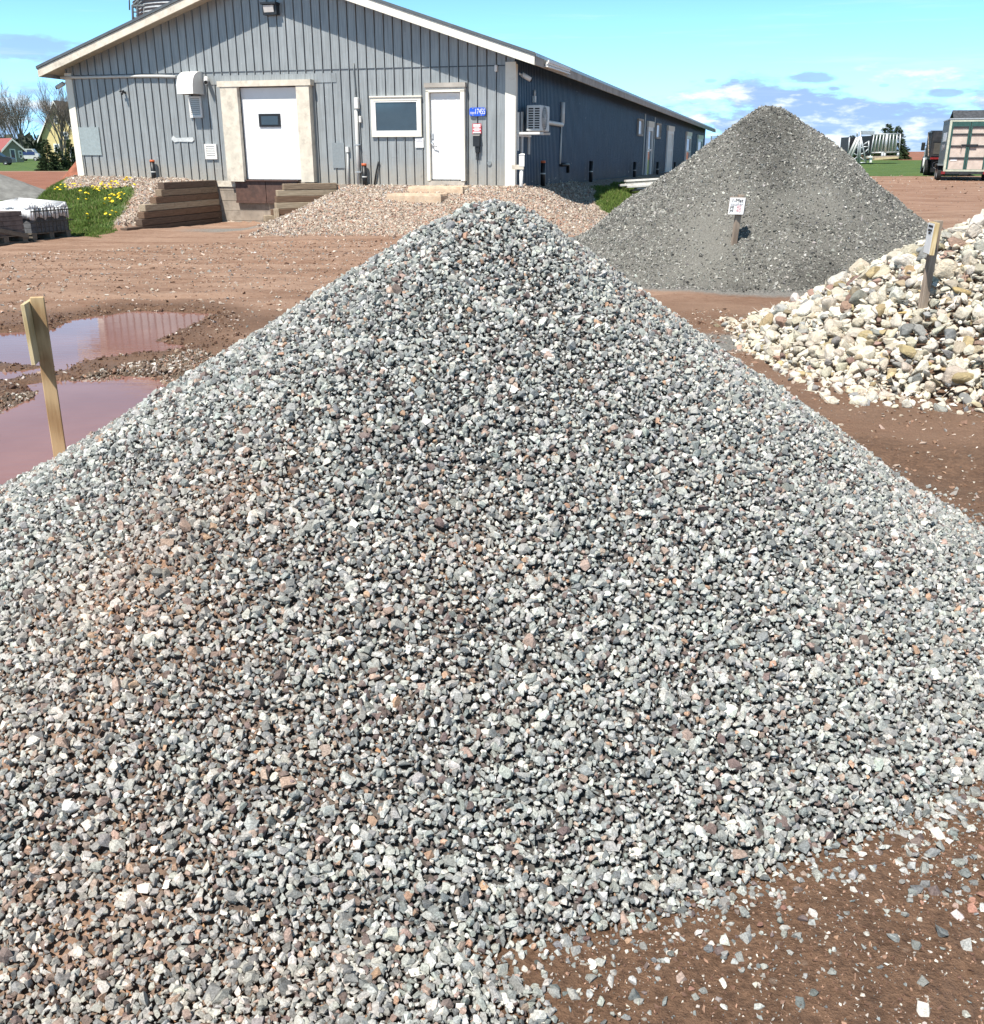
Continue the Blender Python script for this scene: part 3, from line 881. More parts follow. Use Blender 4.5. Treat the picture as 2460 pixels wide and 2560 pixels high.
def scatter(name, protos, pos, scl, rot, col, mat_, parent=None, smooth=False):
    rng = np.random.default_rng(len(pos))
    which = rng.integers(0, len(protos), len(pos))
    VV, FF, CCc = [], [], []; base = 0
    for i, (pv_, pf_) in enumerate(protos):
        s = np.where(which == i)[0]
        if not len(s): continue
        vv = np.einsum('nij,mj->nmi', rot[s], pv_) * scl[s][:, None, None] + pos[s][:, None, :]
        VV.append(vv.reshape(-1, 3))
        FF.append((pf_[None] + (base + np.arange(len(s)) * len(pv_))[:, None, None]).reshape(-1, 3))
        CCc.append(np.repeat(col[s], len(pv_), 0)); base += len(s) * len(pv_)
    me = np_mesh(name, np.concatenate(VV), np.concatenate(FF), mat_, smooth, {'col': ('FLOAT_COLOR', np.concatenate(CCc))})
    return np_obj(name, me, parent)
def pick(pal, n, rng, var=0.14):
    cols = np.array([c for c, w in pal]); w = np.array([w for c, w in pal], float); w /= w.sum()
    return np.clip(cols[rng.choice(len(pal), n, p=w)] * (1 + rng.normal(0, var, (n, 1))) * (1 + rng.normal(0, 0.018, (n, 3))), 0.01, 0.85)

CRUSH = [hull(random.randint(12, 16), (1.0, random.uniform(.66, .92), random.uniform(.48, .8)), 100 + i, .19) for i in range(28)]
CHIP = [hull(8, (1.0, random.uniform(.6, .9), random.uniform(.35, .7)), 200 + i) for i in range(14)]
PAL_N = [((.338, .342, .322), 38), ((.44, .445, .42), 24), ((.20, .21, .208), 14), ((.255, .272, .262), 8), ((.60, .575, .52), 7), ((.36, .27, .225), 5), ((.165, .125, .115), 6), ((.40, .26, .18), 1.5)]
PAL_R = [((.315, .315, .29), 36), ((.42, .41, .38), 22), ((.19, .20, .20), 10), ((.55, .52, .47), 7), ((.36, .26, .21), 12), ((.20, .145, .125), 15), ((.38, .25, .17), 5)]

RED = [(hitpile(330, 1480, near_h), .40, .95), (hitpile(200, 1640, near_h), .34, .8), (hitpile(520, 1330, near_h), .30, .7), (hitpile(840, 1600, near_h), .35, .35), (hitpile(700, 1900, near_h), .30, .3),
       (gz(250, 2400), .30, .75), (gz(60, 2100), .4, .3), (gz(620, 2520), .25, .6), (hitpile(1150, 1420, near_h), .25, .3)]
def redness(x, y):
    r = np.zeros(x.shape)
    for p_, rad, s in RED:
        d2 = ((x - p_.x) ** 2 + (y - p_.y) ** 2) / rad ** 2
        r = np.maximum(r, s * np.exp(-d2 * 1.2))
    return np.clip(.8 * r + 0.7 * fbm(x * 4.5, y * 4.5, 91) * (.2 + r), 0, 1)

def jit(x0, x1, y0, y1, s, rng, j=0.45):
    a, b = np.meshgrid(np.arange(x0, x1, s), np.arange(y0, y1, s))
    a = a.ravel() + rng.uniform(-j, j, a.size) * s; b = b.ravel() + rng.uniform(-j, j, b.size) * s
    return a, b

gp = thing('gravel_pile', (PC[0], PC[1], 0), 'big foreground pile of grey crushed stone with a brown earthy patch on its left', 'gravel pile')
gp['kind'] = 'stuff'
def place(o, p):
    """re-seat a mesh built in world coordinates under a placed parent"""
    o.data.transform(Matrix.Translation(-Vector(wloc(p)))); return o
# core of the heap
bx, by = np.meshgrid(np.arange(-3.1, 3.1, .03), np.arange(1.0, 6.9, .03))
bh = near_h(bx, by); gzz = ground_z(bx, by)
red = redness(bx.ravel(), by.ravel())
bz = gzz + np.where(bh > 0.012, bh - 0.022 + .016 * sm(red, .35, .9).reshape(bx.shape), -0.06)
nn_ = fbm(bx.ravel() * 9, by.ravel() * 9, 95)
colb = (1 - red)[:, None] * np.array([.085, .08, .075]) + red[:, None] * np.array([.33, .20, .13]) * (1 + 0.6 * nn_)[:, None]
i0 = (np.arange(bx.shape[0] - 1)[:, None] * bx.shape[1] + np.arange(bx.shape[1] - 1)[None]).ravel()
fq = np.stack([i0, i0 + 1, i0 + bx.shape[1] + 1, i0 + bx.shape[1]], -1)
keep = (bh.ravel()[fq].max(1) > 0.0)
me = np_mesh('fines', np.stack([bx.ravel(), by.ravel(), bz.ravel()], -1), fq[keep], 'pile_base', True, {'col': ('FLOAT_COLOR', np.clip(colb, .01, .8))})
tag(place(np_obj('fines', me, gp), gp), kind='stuff')
# the stones themselves
rng = np.random.default_rng(5)
sx_, sy_ = jit(-3.15, 3.1, 1.05, 6.9, 0.0124, rng)
sh = near_h(sx_, sy_); rd = redness(sx_, sy_)
d_out = near_out(sx_, sy_)
kp = np.where(sh > 0.0, rng.random(len(sh)) < np.clip(0.70 + sh / 0.10, 0, 1), rng.random(len(sh)) < .42 * np.exp(-d_out / .09) + .10 * np.exp(-d_out / .3) * (sx_ < -.1)) & (rng.random(len(sh)) > 0.20 * sm(rd, 0.5, 1.0))
sx_, sy_, sh, rd = sx_[kp], sy_[kp], sh[kp], rd[kp]
n = len(sx_)
size = np.clip(rng.lognormal(math.log(0.0089), 0.36, n), 0.004, 0.023)
pos = np.stack([sx_, sy_, ground_z(sx_, sy_) + sh + rng.normal(0.000, 0.0034, n)], -1)
cn, cr = pick(PAL_N, n, rng), pick(PAL_R, n, rng)
col = np.where((rng.random(n) < rd * .75)[:, None], cr, cn)
col = col * (1 - .45 * rd)[:, None] + np.array([.36, .255, .195]) * (.45 * rd)[:, None] * (col.mean(1) / .34)[:, None]
tag(place(scatter('stones', CRUSH, pos, size, rand_rot(n, rng), col, 'stone_near', gp), gp), kind='stuff')
# small chips in the gaps
fx, fy = jit(-3.05, 3.0, 1.05, 6.8, 0.018, rng)
fh = near_h(fx, fy); fr = redness(fx, fy)
kp = fh > 0.0
fx, fy, fh, fr = fx[kp], fy[kp], fh[kp], fr[kp]; n = len(fx)
size = np.clip(rng.lognormal(math.log(0.0058), 0.38, n), 0.0025, 0.011)
pos = np.stack([fx, fy, ground_z(fx, fy) + fh - 0.005 + rng.normal(0, 0.003, n) + 0.004 * fr], -1)
cn, cr = pick(PAL_N, n, rng), pick(PAL_R + [((.40, .22, .12), 40)], n, rng)
col = np.where((rng.random(n) < fr * 1.2)[:, None], cr, cn * 0.9)
tag(place(scatter('chips', CHIP, pos, size, rand_rot(n, rng), col, 'stone_fine', gp), gp), kind='stuff')

# ---- loose gravel strewn over the mud in front: countable stones are things, the grit is stuff
def sample_poly(poly_px, n, rng, z=0.0):
    P = np.array(PX(poly_px, z)); lo, hi = P.min(0), P.max(0); out = []
    while len(out) < n:
        q_ = rng.uniform(lo, hi, (n * 3, 2)); s = sdf(q_[:, 0], q_[:, 1], P) < 0
        out += list(q_[s])
    return np.array(out[:n])
MUD = [(1330, 2420), (1450, 2310), (1600, 2270), (1930, 2200), (2130, 2120), (2300, 2020), (2600, 1950), (2600, 2700), (1400, 2700)]
ARM = [(2260, 2060), (2330, 1960), (2500, 1930), (2560, 2200), (2420, 2330), (2300, 2240)]
LOOSE = [hull(random.randint(14, 18), (1.0, random.uniform(.7, .95), random.uniform(.5, .75)), 300 + i) for i in range(8)]
LMESH = []
for i, (vv, ff) in enumerate(LOOSE):
    LMESH.append(np_mesh('loose_stone', vv, ff, 'loose_stone'))
rng = np.random.default_rng(17)
pts = np.concatenate([sample_poly(MUD, 115, rng), sample_poly(ARM, 95, rng)])
kinds = [('grey', 'loose grey crushed stone lying on bare brown mud beside the foreground pile', PAL_N[:4], .62), ('white', 'loose whitish stone lying on bare brown mud beside the foreground pile', [((.66, .63, .58), 1)], .26),
         ('red', 'loose reddish brown stone lying on bare brown mud beside the foreground pile', [((.36, .20, .15), 1), ((.19, .13, .12), 1)], .12)]
for i, (x, y) in enumerate(pts):
    if near_h(np.array([x]), np.array([y]))[0] > 0.004: continue
    u_ = rng.random(); kd = kinds[0] if u_ < .62 else kinds[1] if u_ < .88 else kinds[2]
    r_ = float(np.clip(rng.lognormal(math.log(.0098), .38), .005, .019)) * (1.1 if i >= 115 else 1.0)
    o = bpy.data.objects.new('loose_stone', LMESH[i % len(LMESH)]); COL.objects.link(o)
    o.location = (x, y, G(x, y) + r_ * 0.30)
    o.scale = (r_, r_, r_ * 0.9)
    o.rotation_euler = (rng.normal(0, .35), rng.normal(0, .35), rng.uniform(0, 6.28))
    cl = pick(kd[2], 1, rng)[0]; o.color = (*cl, 1)
    tag(o, kd[1], 'stone', 'loose stones on the mud')
gpts = np.concatenate([sample_poly(MUD, 5200, rng), sample_poly(ARM, 900, rng)])
n = len(gpts); size = np.clip(rng.lognormal(math.log(.0028), .5, n), .0012, .008)
pos = np.stack([gpts[:, 0], gpts[:, 1], ground_z(gpts[:, 0], gpts[:, 1]) + size * .3], -1)
PAL_G = [((.40, .36, .32), 22), ((.58, .54, .48), 9), ((.33, .20, .14), 24), ((.15, .085, .06), 40), ((.22, .24, .24), 12)]
tag(scatter('grit', CHIP, pos, size, rand_rot(n, rng), pick(PAL_G, n, rng), 'stone_fine'), 'fine pale and brown grit pressed into the wet mud in front', 'grit', kind='stuff')

# pebbles over the yard, and the strip of dirty gravel between the two puddles
STRIP = [(-60, 1010), (40, 985), (130, 950), (260, 925), (420, 895), (500, 875), (560, 905), (500, 950), (420, 965), (330, 945), (200, 950), (110, 960), (40, 1010), (-60, 1060)]
sp_ = sample_poly(STRIP, 5200, rng)
n = len(sp_); size = np.clip(rng.lognormal(math.log(.014), .4, n), .006, .03)
pos = np.stack([sp_[:, 0], sp_[:, 1], ground_z(sp_[:, 0], sp_[:, 1]) + size * .3], -1)
PAL_S = [((.13, .095, .07), 40), ((.24, .18, .14), 25), ((.40, .36, .32), 14), ((.28, .17, .12), 18), ((.62, .58, .52), 4)]
tag(scatter('gravel_strip', CHIP, pos, size, rand_rot(n, rng), pick(PAL_S, n, rng), 'stone_fine'), 'strip of dirty gravel between the two muddy puddles', 'gravel', kind='stuff')
shore = sample_poly([(-60, 800), (160, 780), (330, 762), (560, 770), (640, 830), (520, 960), (300, 1060), (-60, 1100)], 6000, rng)
sd_ = np.minimum(sdf(shore[:, 0], shore[:, 1], PUD1), sdf(shore[:, 0], shore[:, 1], PUD2))
shore = shore[(sd_ > -.12) & (rng.random(len(sd_)) < np.exp(-np.abs(sd_) / .5))]; n = len(shore)
size = np.clip(rng.lognormal(math.log(.011), .5, n), .004, .035)
pos = np.stack([shore[:, 0], shore[:, 1], ground_z(shore[:, 0], shore[:, 1]) + size * .2], -1)
PAL_K = [((.11, .06, .04), 45), ((.18, .11, .075), 35), ((.30, .22, .17), 12), ((.50, .45, .40), 4)]
tag(scatter('mud_clods', CHIP, pos, size, rand_rot(n, rng), pick(PAL_K, n, rng), 'stone_fine'), 'brown mud clods and wet pebbles along the puddle edges', 'mud', kind='stuff')
yp = np.concatenate([sample_poly([(-60, 640), (700, 600), (1000, 600), (760, 760), (560, 860), (470, 780), (200, 770), (-60, 810)], 5200, rng),
                     sample_poly([(1440, 800), (1800, 770), (2460, 1010), (2700, 1400), (2300, 1260), (1900, 1000)], 1900, rng), sample_poly([(2140, 460), (2500, 460), (2500, 600), (2330, 610)], 500, rng)])
n = len(yp); size = np.clip(rng.lognormal(math.log(.011), .5, n), .004, .035) * (0.6 + yp[:, 1] / 22)
pos = np.stack([yp[:, 0], yp[:, 1], ground_z(yp[:, 0], yp[:, 1]) + size * .2], -1)
PAL_Y = [((.40, .32, .26), 34), ((.54, .48, .42), 9), ((.26, .16, .11), 48), ((.28, .26, .24), 12)]
tag(scatter('yard_pebbles', CHIP, pos, size, tilt_rot(n, rng, .4), pick(PAL_Y, n, rng), 'stone_fine'), 'scattered pebbles trodden into the brown yard', 'pebbles', kind='stuff')

# pea gravel bank along the building
bxx, byy = jit(-13.5, 5.5, 18.5, 30, 0.052, rng)
rA = (bxx - O.x) * U.x + (byy - O.y) * U.y; rB = (bxx - O.x) * V.x + (byy - O.y) * V.y
dF = np.where((rA > 0) & (rA < AW), -rB, np.hypot(np.clip(-rB, 0, None), np.where(rA <= 0, -rA, rA - AW)))
gzv = ground_z(bxx, byy)
wdt = np.interp(rA, [-2.5, 0.5, 3.0, 4.5], [2.6, 3.4, 3.9, 4.7])
ingl = np.minimum(sdf(bxx, byy, GLP), sdf(bxx, byy, GRP))
kp = (dF > 0.02) & (rng.random(len(bxx)) < 1 - sm(dF + 0.5 * fbm(bxx * 2, byy * 2, 101), wdt - .6, wdt + .6)) & ~((rA > 4.5) & (rA < 8.2) & (gzv < .10)) & (ingl > 0.05)
bxx, byy, gzv = bxx[kp], byy[kp], gzv[kp]; n = len(bxx)
size = np.clip(rng.lognormal(math.log(.027), .3, n), .012, .055)
pos = np.stack([bxx, byy, gzv + size * .2], -1)
PAL_P = [((.40, .33, .265), 32), ((.55, .47, .39), 24), ((.27, .20, .16), 22), ((.36, .245, .19), 8), ((.32, .31, .30), 10), ((.66, .62, .56), 5)]
tag(scatter('pea_gravel', CHIP, pos, size, rand_rot(n, rng), pick(PAL_P, n, rng), 'stone_fine'), 'pinkish river gravel banked up against the grey warehouse', 'gravel', kind='stuff')

# ---- the dark crusher-dust pile further back
mp = thing('crusher_pile', (MC[0], MC[1], 0), 'tall dark grey pile of fine crushed stone behind the foreground pile', 'gravel pile')
mp['kind'] = 'stuff'
bx, by = np.meshgrid(np.arange(-0.2, 8.3, .05), np.arange(11.2, 19.8, .05))
bh = mid_h(bx, by); gg = ground_z(bx, by)
bz = gg + np.where(bh > 0.01, bh, -0.06) + 0.012 * fbm(bx * 14, by * 14, 105, 3)
SM = hitpile(1765, 570, mid_h)
smf = np.exp(-(((bx - SM.x) / .42) ** 2 + ((by - SM.y) / .55) ** 2)).ravel() + 0.7 * sm(fbm(bx.ravel() * .8, by.ravel() * .8, 107), .05, .2)
wetm = sm(fbm(bx.ravel() * 1.3 + 4, by.ravel() * .6, 109), .02, .22)
colb = np.array([.135, .130, .116]) * (1 + .25 * smf)[:, None] * (1 - .35 * wetm)[:, None]
i0 = (np.arange(bx.shape[0] - 1)[:, None] * bx.shape[1] + np.arange(bx.shape[1] - 1)[None]).ravel()
fq = np.stack([i0, i0 + 1, i0 + bx.shape[1] + 1, i0 + bx.shape[1]], -1)
keep = bh.ravel()[fq].max(1) > 0
me = np_mesh('fines', np.stack([bx.ravel(), by.ravel(), bz.ravel()], -1), fq[keep], 'pile_base', True, {'col': ('FLOAT_COLOR', colb)})
tag(place(np_obj('fines', me, mp), mp), kind='stuff')
mx, my = jit(-0.2, 8.3, 11.2, 19.8, 0.0245, rng)
mh = mid_h(mx, my)
smk = np.exp(-(((mx - SM.x) / .42) ** 2 + ((my - SM.y) / .55) ** 2)) + 0.55 * sm(fbm(mx * .8, my * .8, 107), .05, .2)
kp = (mh > 0.003) & (rng.random(len(mx)) > smk * .9) & (rng.random(len(mx)) < .25 + mh / .12)
mx, my, mh = mx[kp], my[kp], mh[kp]; n = len(mx)
size = np.clip(rng.lognormal(math.log(.0150), .40, n), .007, .036)
pos = np.stack([mx, my, ground_z(mx, my) + mh + .012 * fbm(mx * 14, my * 14, 105, 3) + size * .15], -1)
PAL_M = [((.22, .214, .194), 38), ((.34, .33, .30), 32), ((.115, .112, .103), 20), ((.50, .485, .44), 6)]
wm = sm(fbm(mx * 1.3 + 4, my * .6, 109), .02, .22)
tag(place(scatter('chips', CHIP, pos, size, rand_rot(n, rng), pick(PAL_M, n, rng) * (1 - .3 * wm)[:, None], 'stone_fine', mp), mp), kind='stuff')

# small grey heap at the far left
lc = at(-30, 487, 37); lc = Vector((lc.x, 37.0, 0))
mb = MB(); N = 40
g0 = G(lc.x, lc.y)
for i in range(N):
    for j in range(12):
        def pt(i, j):
            t = 2 * math.pi * i / N; r = j / 12
            R = 2.7 * (1 + .12 * math.sin(3 * t + 1)) 
            x, y = lc.x + R * r * math.cos(t), lc.y + R * r * math.sin(t)
            return (x, y, g0 - .05 + 1.12 * (1 - r) ** 1.05 + .05 * float(fbm(np.array([x * 2]), np.array([y * 2]), 111)[0]))
        mb.poly([pt(i, j), pt(i, j + 1), pt(i + 1, j + 1), pt(i + 1, j)], smooth=True)
tag(mb.build('sand_heap', 'fines_grey'), 'low grey heap of stone dust cut off by the left edge of the yard', 'gravel pile', kind='stuff')

# ---- fieldstone heap: about 300 stones as things, the rest one mass
PAL_C = {'cream': [((.56, .50, .40), 1), ((.63, .575, .475), 1)], 'white': [((.67, .63, .55), 1)], 'tan': [((.42, .33, .19), 1), ((.38, .31, .21), 1)], 'grey': [((.36, .35, .32), 1), ((.28, .28, .27), 1)], 'pink': [((.36, .24, .19), 1), ((.28, .19, .16), 1)]}
CLAB = {'cream': 'pale cream fieldstone lying in the heap round the right signpost', 'white': 'chalky white fieldstone lying in the heap round the right signpost', 'tan': 'tan yellow fieldstone lying in the heap round the right signpost',
        'grey': 'grey fieldstone lying in the heap round the right signpost', 'pink': 'reddish brown fieldstone lying in the heap round the right signpost'}
CPRO = [round_stone(3, (1, random.uniform(.6, .85), random.uniform(.40, .62)), 400 + i, .5, 11) for i in range(12)]
CPRO = [CPRO[i] if i % 3 == 0 else hull_block(random.randint(11, 16), (1, random.uniform(.6, .85), random.uniform(.42, .62)), 460 + i) for i in range(12)]
CMESH = [np_mesh('fieldstone', v_, f_, 'cobble', i % 3 == 0) for i, (v_, f_) in enumerate(CPRO)]
CLOW = [round_stone(2, (1, random.uniform(.6, .85), random.uniform(.40, .62)), 430 + i, .5, 10) for i in range(12)]
CLOW = [CLOW[i] if i % 3 == 0 else hull_block(random.randint(10, 14), (1, random.uniform(.6, .85), random.uniform(.42, .62)), 480 + i, .08, 1) for i in range(12)]
SKIRT = PX([(1770, 800), (1900, 785), (2010, 765), (2500, 950), (2500, 1040), (2150, 1015), (2050, 1005), (1960, 935), (1880, 870)])
rng = np.random.default_rng(23)
cand = []
cx_, cy_ = jit(1.7, 7.2, 5.7, 11.2, 0.069, rng, .5)
hh = cob_h(cx_, cy_); ds = sdf(cx_, cy_, SKIRT)
kp = (hh > .02) | ((ds < 0.05) & (rng.random(len(cx_)) < np.clip(.62 - 3.2 * fbm(cx_ * 1.3, cy_ * 1.3, 141, 2), .05, .9)))
cx_, cy_, hh = cx_[kp], cy_[kp], hh[kp]
cs = np.clip(rng.lognormal(math.log(.0405), .42, len(cx_)), .016, .105) * np.where(hh > .05, 1.1, .75)
cs = np.where(hh > .08, cs, np.minimum(cs, .058))
pz = ground_z(cx_, cy_) + hh + cs * .22
P3 = np.stack([cx_, cy_, pz], -1)
# what the picture can see of them
vx, vy, vz = cx_, cy_, pz - CH
zc = vy * cP - vz * sP
upx = PW / 2 + FL * vx / zc
vis = (upx < PW + 60) & (cy_ < 9.2 + .25 * (cx_ - 3))
score = np.where(vis, cs / zc, 0)
order = np.argsort(-score)
SPECIAL = [((2404, 737), .21, (1, .8, .62), (.50, .38, .19), 'big rounded yellowish tan boulder right of the right signpost foot', .1), ((2355, 622), .19, (1, .62, .7), (.43, .38, .25), 'large flat olive tan boulder leaning behind the right signpost', .9),
           ((2310, 917), .155, (1, .8, .7), (.62, .47, .18), 'bright yellow squared stone at the front foot of the fieldstone heap', .3), ((2182, 932), .135, (1, .85, .65), (.31, .19, .155), 'rounded pinkish brown stone at the front of the fieldstone heap', 0),
           ((2128, 850), .13, (1, .85, .85), (.27, .175, .145), 'dark red brown pitted stone on the left slope of the fieldstone heap', .5), ((2050, 838), .14, (1, .9, .8), (.55, .45, .36), 'blocky pale stone with brown stains on the left skirt of the fieldstone heap', .2),
           ((2412, 580), .26, (1, .6, .6), (.66, .60, .52), 'largest pale slab crowning the fieldstone heap', -.6), ((2262, 785), .12, (1, .7, .6), (.58, .43, .19), 'smooth yellow stone at the foot of the right signpost', .1),
           ((2340, 785), .125, (1, .8, .8), (.33, .33, .29), 'squarish grey green stone just right of the signpost foot', .5), ((1950, 900), .105, (1, .75, .7), (.44, .28, .21), 'salmon pink stone on the thin left skirt of fieldstones', 0),
           ((2140, 993), .13, (1, .6, .6), (.36, .36, .36), 'pale grey slab at the nearest tip of the fieldstone skirt', .2), ((1815, 812), .12, (1, .8, .75), (.60, .55, .46), 'cream block standing alone at the leftmost end of the fieldstones', .3)]
used = []
def cobground(px, py):
    return hitpile(px, py, lambda x, y: ground_z(x, y) + cob_h(x, y))
for i, (pp, s, ax, c, lab, yaw) in enumerate(SPECIAL):
    s *= .47
    w_ = cobground(*pp)
    o = bpy.data.objects.new('fieldstone', CMESH[(i * 5) % 12]); COL.objects.link(o)
    o.location = w_ + Vector((0, 0.02, s * .18)); o.scale = (s * ax[0], s * ax[1], s * ax[2])
    o.rotation_euler = (rng.normal(0, .2), rng.normal(0, .2), yaw); o.color = (*c, 1)
    tag(o, lab, 'stone', 'fieldstones in the heap'); used.append((w_.x, w_.y, s))
free = np.ones(len(cx_), bool)
for ux, uy, s in used:
    free &= np.hypot(cx_ - ux, cy_ - uy) > s * .55
names = ['cream'] * 55 + ['white'] * 20 + ['tan'] * 9 + ['grey'] * 11 + ['pink'] * 5
kc = [names[i] for i in rng.integers(0, 100, len(cx_))]
colC = np.array([pick(PAL_C[k_], 1, rng, .12)[0] for k_ in kc])
order = [i for i in order if free[i]]
for i in order[:286]:
    o = bpy.data.objects.new('fieldstone', CMESH[i % 12]); COL.objects.link(o)
    o.location = P3[i]; s = cs[i]
    o.scale = (s, s * rng.uniform(.8, 1.1), s * rng.uniform(.9, 1.4))
    o.rotation_euler = (rng.normal(0, .45), rng.normal(0, .45), rng.uniform(0, 6.28)); o.color = (*colC[i], 1)
    tag(o, CLAB[kc[i]], 'stone', 'fieldstones in the heap')
rest = np.array(order[286:])
# a lower layer fills the gaps
lx, ly = jit(1.7, 7.2, 5.7, 11.2, 0.062, rng, .5)
lh = cob_h(lx, ly); kp = lh > .03
lx, ly, lh = lx[kp], ly[kp], lh[kp]
p2_ = np.stack([lx, ly, ground_z(lx, ly) + lh - .03], -1); s2 = np.clip(rng.lognormal(math.log(.040), .3, len(lx)), .02, .09)
k2 = [names[i] for i in rng.integers(0, 100, len(lx))]
c2 = np.array([pick(PAL_C[k_], 1, rng, .12)[0] for k_ in k2])
sk = sample_poly([(1790, 800), (1900, 800), (2010, 790), (2350, 990), (2150, 1015), (2050, 1005), (1960, 935), (1880, 870)], 1100, rng)
p3_ = np.stack([sk[:, 0], sk[:, 1], ground_z(sk[:, 0], sk[:, 1]) + .01], -1); s3 = np.clip(rng.lognormal(math.log(.03), .4, len(sk)), .012, .07)
c3 = np.array([pick(PAL_C[names[i]], 1, rng, .12)[0] for i in rng.integers(0, 100, len(sk))])
pa = np.concatenate([P3[rest], p2_, p3_]); sa_ = np.concatenate([cs[rest], s2, s3]); ca_ = np.concatenate([colC[rest], c2, c3])
tag(scatter('fieldstone_heap', CLOW, pa, sa_, tilt_rot(len(pa), rng, .5), ca_, 'cobble_attr', None, False), 'mass of smaller cream fieldstones filling the heap at the right edge', 'stone heap', kind='stuff')
# ------------------------------------------------------------------ warehouse
def roofz(a):                                  # underside of the rake at the gable
    return 5.46 - 0.325 * abs(a - 5.83)
DROP = 0.0108
def wall_top(a): return roofz(a) + 0.10
wh = thing('warehouse', L(0, 0, 0), 'long low grey metal warehouse with a white loading door in its gable end', 'building')

def LB(mb, a0, a1, b0, b1, z0, z1, mi=0):
    mb.box((a0, b0, z0), (a1, b1, z1), lambda a, b, z: L(a, b, z), mi)
def FB(mb, px0, py0, px1, py1, o0, o1, mi=0):
    """box on the gable wall from picture corners, standing from o0 to o1 proud of it"""
    a0, z0 = FP(px0, py1, o1); a1, z1 = FP(px1, py0, o1)
    a0b, _ = FP(px0, py0, o1); a1b, _ = FP(px1, py1, o1)
    A0 = (a0 + a0b) / 2; A1 = (a1 + a1b) / 2
    LB(mb, min(A0, A1), max(A0, A1), -o1, -o0, min(z0, z1), max(z0, z1), mi)
    return (min(A0, A1), max(A0, A1), min(z0, z1), max(z0, z1))

# gable front: panels between dark lap seams
mb = MB()
SEAM = 3.44
pw = 0.2235; a = 0.0; i = 0
ZB = 0.80
def strip(a0, a1, b, zb, zt, mi):
    z0 = zt(a0) if callable(zt) else zt; z1 = zt(a1) if callable(zt) else zt
    if max(z0, z1) <= zb: return
    mb.poly([L(a0, b, zb), L(a1, b, zb), L(a1, b, z1), L(a0, b, z0)], mi)
while a < AW - 0.01:
    a1 = min(a + pw, AW)
    for (zb, zt, off) in ((ZB, SEAM, 0.0), (SEAM, wall_top, -0.006)):
        if callable(zt) and max(zt(a), zt(a1)) <= zb: continue
        g0, g1 = a1 - 0.034, a1 - 0.006
        w = []
        if callable(zt) and (a < 5.83 < g0):
            mb.poly([L(a, off, zb), L(g0, off, zb), L(g0, off, zt(g0)), L(5.83, off, zt(5.83)), L(a, off, zt(a))], 0)
        else: strip(a, g0, off, zb, zt, 0)
        m_ = (g0 + g1) / 2
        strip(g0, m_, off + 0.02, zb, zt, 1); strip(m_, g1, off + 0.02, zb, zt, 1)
        # rib standing beside the seam
        zz0 = zt(g1) if callable(zt) else zt; zz1 = zt(a1) if callable(zt) else zt
        mb.hexa([L(g1 - .006, off - 0.022, zb), L(a1 - .002, off - 0.022, zb), L(a1, off + .02, zb), L(g1 - .012, off + .02, zb),
                 L(g1 - .006, off - 0.022, zz0), L(a1 - .002, off - 0.022, zz1), L(a1, off + .02, zz1), L(g1 - .012, off + .02, zz0)], 0)
    a = a1
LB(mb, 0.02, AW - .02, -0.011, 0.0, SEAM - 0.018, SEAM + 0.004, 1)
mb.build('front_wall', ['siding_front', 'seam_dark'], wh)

# corrugated long wall facing the yard, plain back walls
mb = MB(); per = 0.152; nper = int(BL / per)
prof = [(0, 0), (.3, 0), (.40, .032), (.72, .032), (.82, 0)]
pts = []
for k_ in range(nper):
    for f_, h_ in prof: pts.append(((k_ + f_) * per, h_))
pts.append((BL, 0))
for (b0, h0), (b1, h1) in zip(pts[:-1], pts[1:]):
    mb.poly([L(-h0, b0, .62), L(-h1, b1, .62), L(-h1, b1, 3.62 - DROP * b1), L(-h0, b0, 3.62 - DROP * b0)])
mb.build('long_wall', 'siding_side', wh)
mb = MB()
mb.poly([L(AW, 0, .3), L(AW, BL, .3), L(AW, BL, 3.6 - DROP * BL), L(AW, 0, 3.6)])
mb.poly([L(0, BL, .3), L(0, BL, 3.6 - DROP * BL), L(5.83, BL, 5.5 - DROP * BL), L(AW, BL, 3.6 - DROP * BL), L(AW, BL, .3)])
mb.build('rear_wall', 'siding_side', wh)
mb = MB()
LB(mb, 0.0, 5.0, -0.03, 0.1, 0.3, 0.885); LB(mb, 7.75, AW, -0.03, 0.1, 0.3, 0.95)
mb.poly([L(0.004, 0, .2), L(0.004, BL, .2), L(0.004, BL, .70), L(0.004, 0, .80)])
mb.build('foundation', 'concrete', wh)

# roof: two slabs, boards along the rakes and eave
def slab(mb, aE, zE, z_off, th, b0, b1, mi=0):
    aR, zR = 5.83, 5.50 + z_off
    zE += z_off
    d0, d1 = -DROP * b0, -DROP * b1
    mb.hexa([L(aE, b0, zE + d0), L(aR, b0, zR + d0), L(aR, b1, zR + d1), L(aE, b1, zE + d1),
             L(aE, b0, zE + th + d0), L(aR, b0, zR + th + d0), L(aR, b1, zR + th + d1), L(aE, b1, zE + th + d1)], mi)
mb = MB()
slab(mb, -0.62, 3.42, 0.13, 0.07, -0.52, BL + .5); slab(mb, 12.27, 3.42, 0.13, 0.07, -0.52, BL + .5)
mb.build('roof', 'roof_metal', wh)
mb = MB()
slab(mb, -0.56, 3.42 + .02, 0.03, 0.05, -0.44, BL + .4); slab(mb, 12.20, 3.42 + .02, 0.03, 0.05, -0.44, BL + .4)
mb.build('soffit', 'soffit', wh)
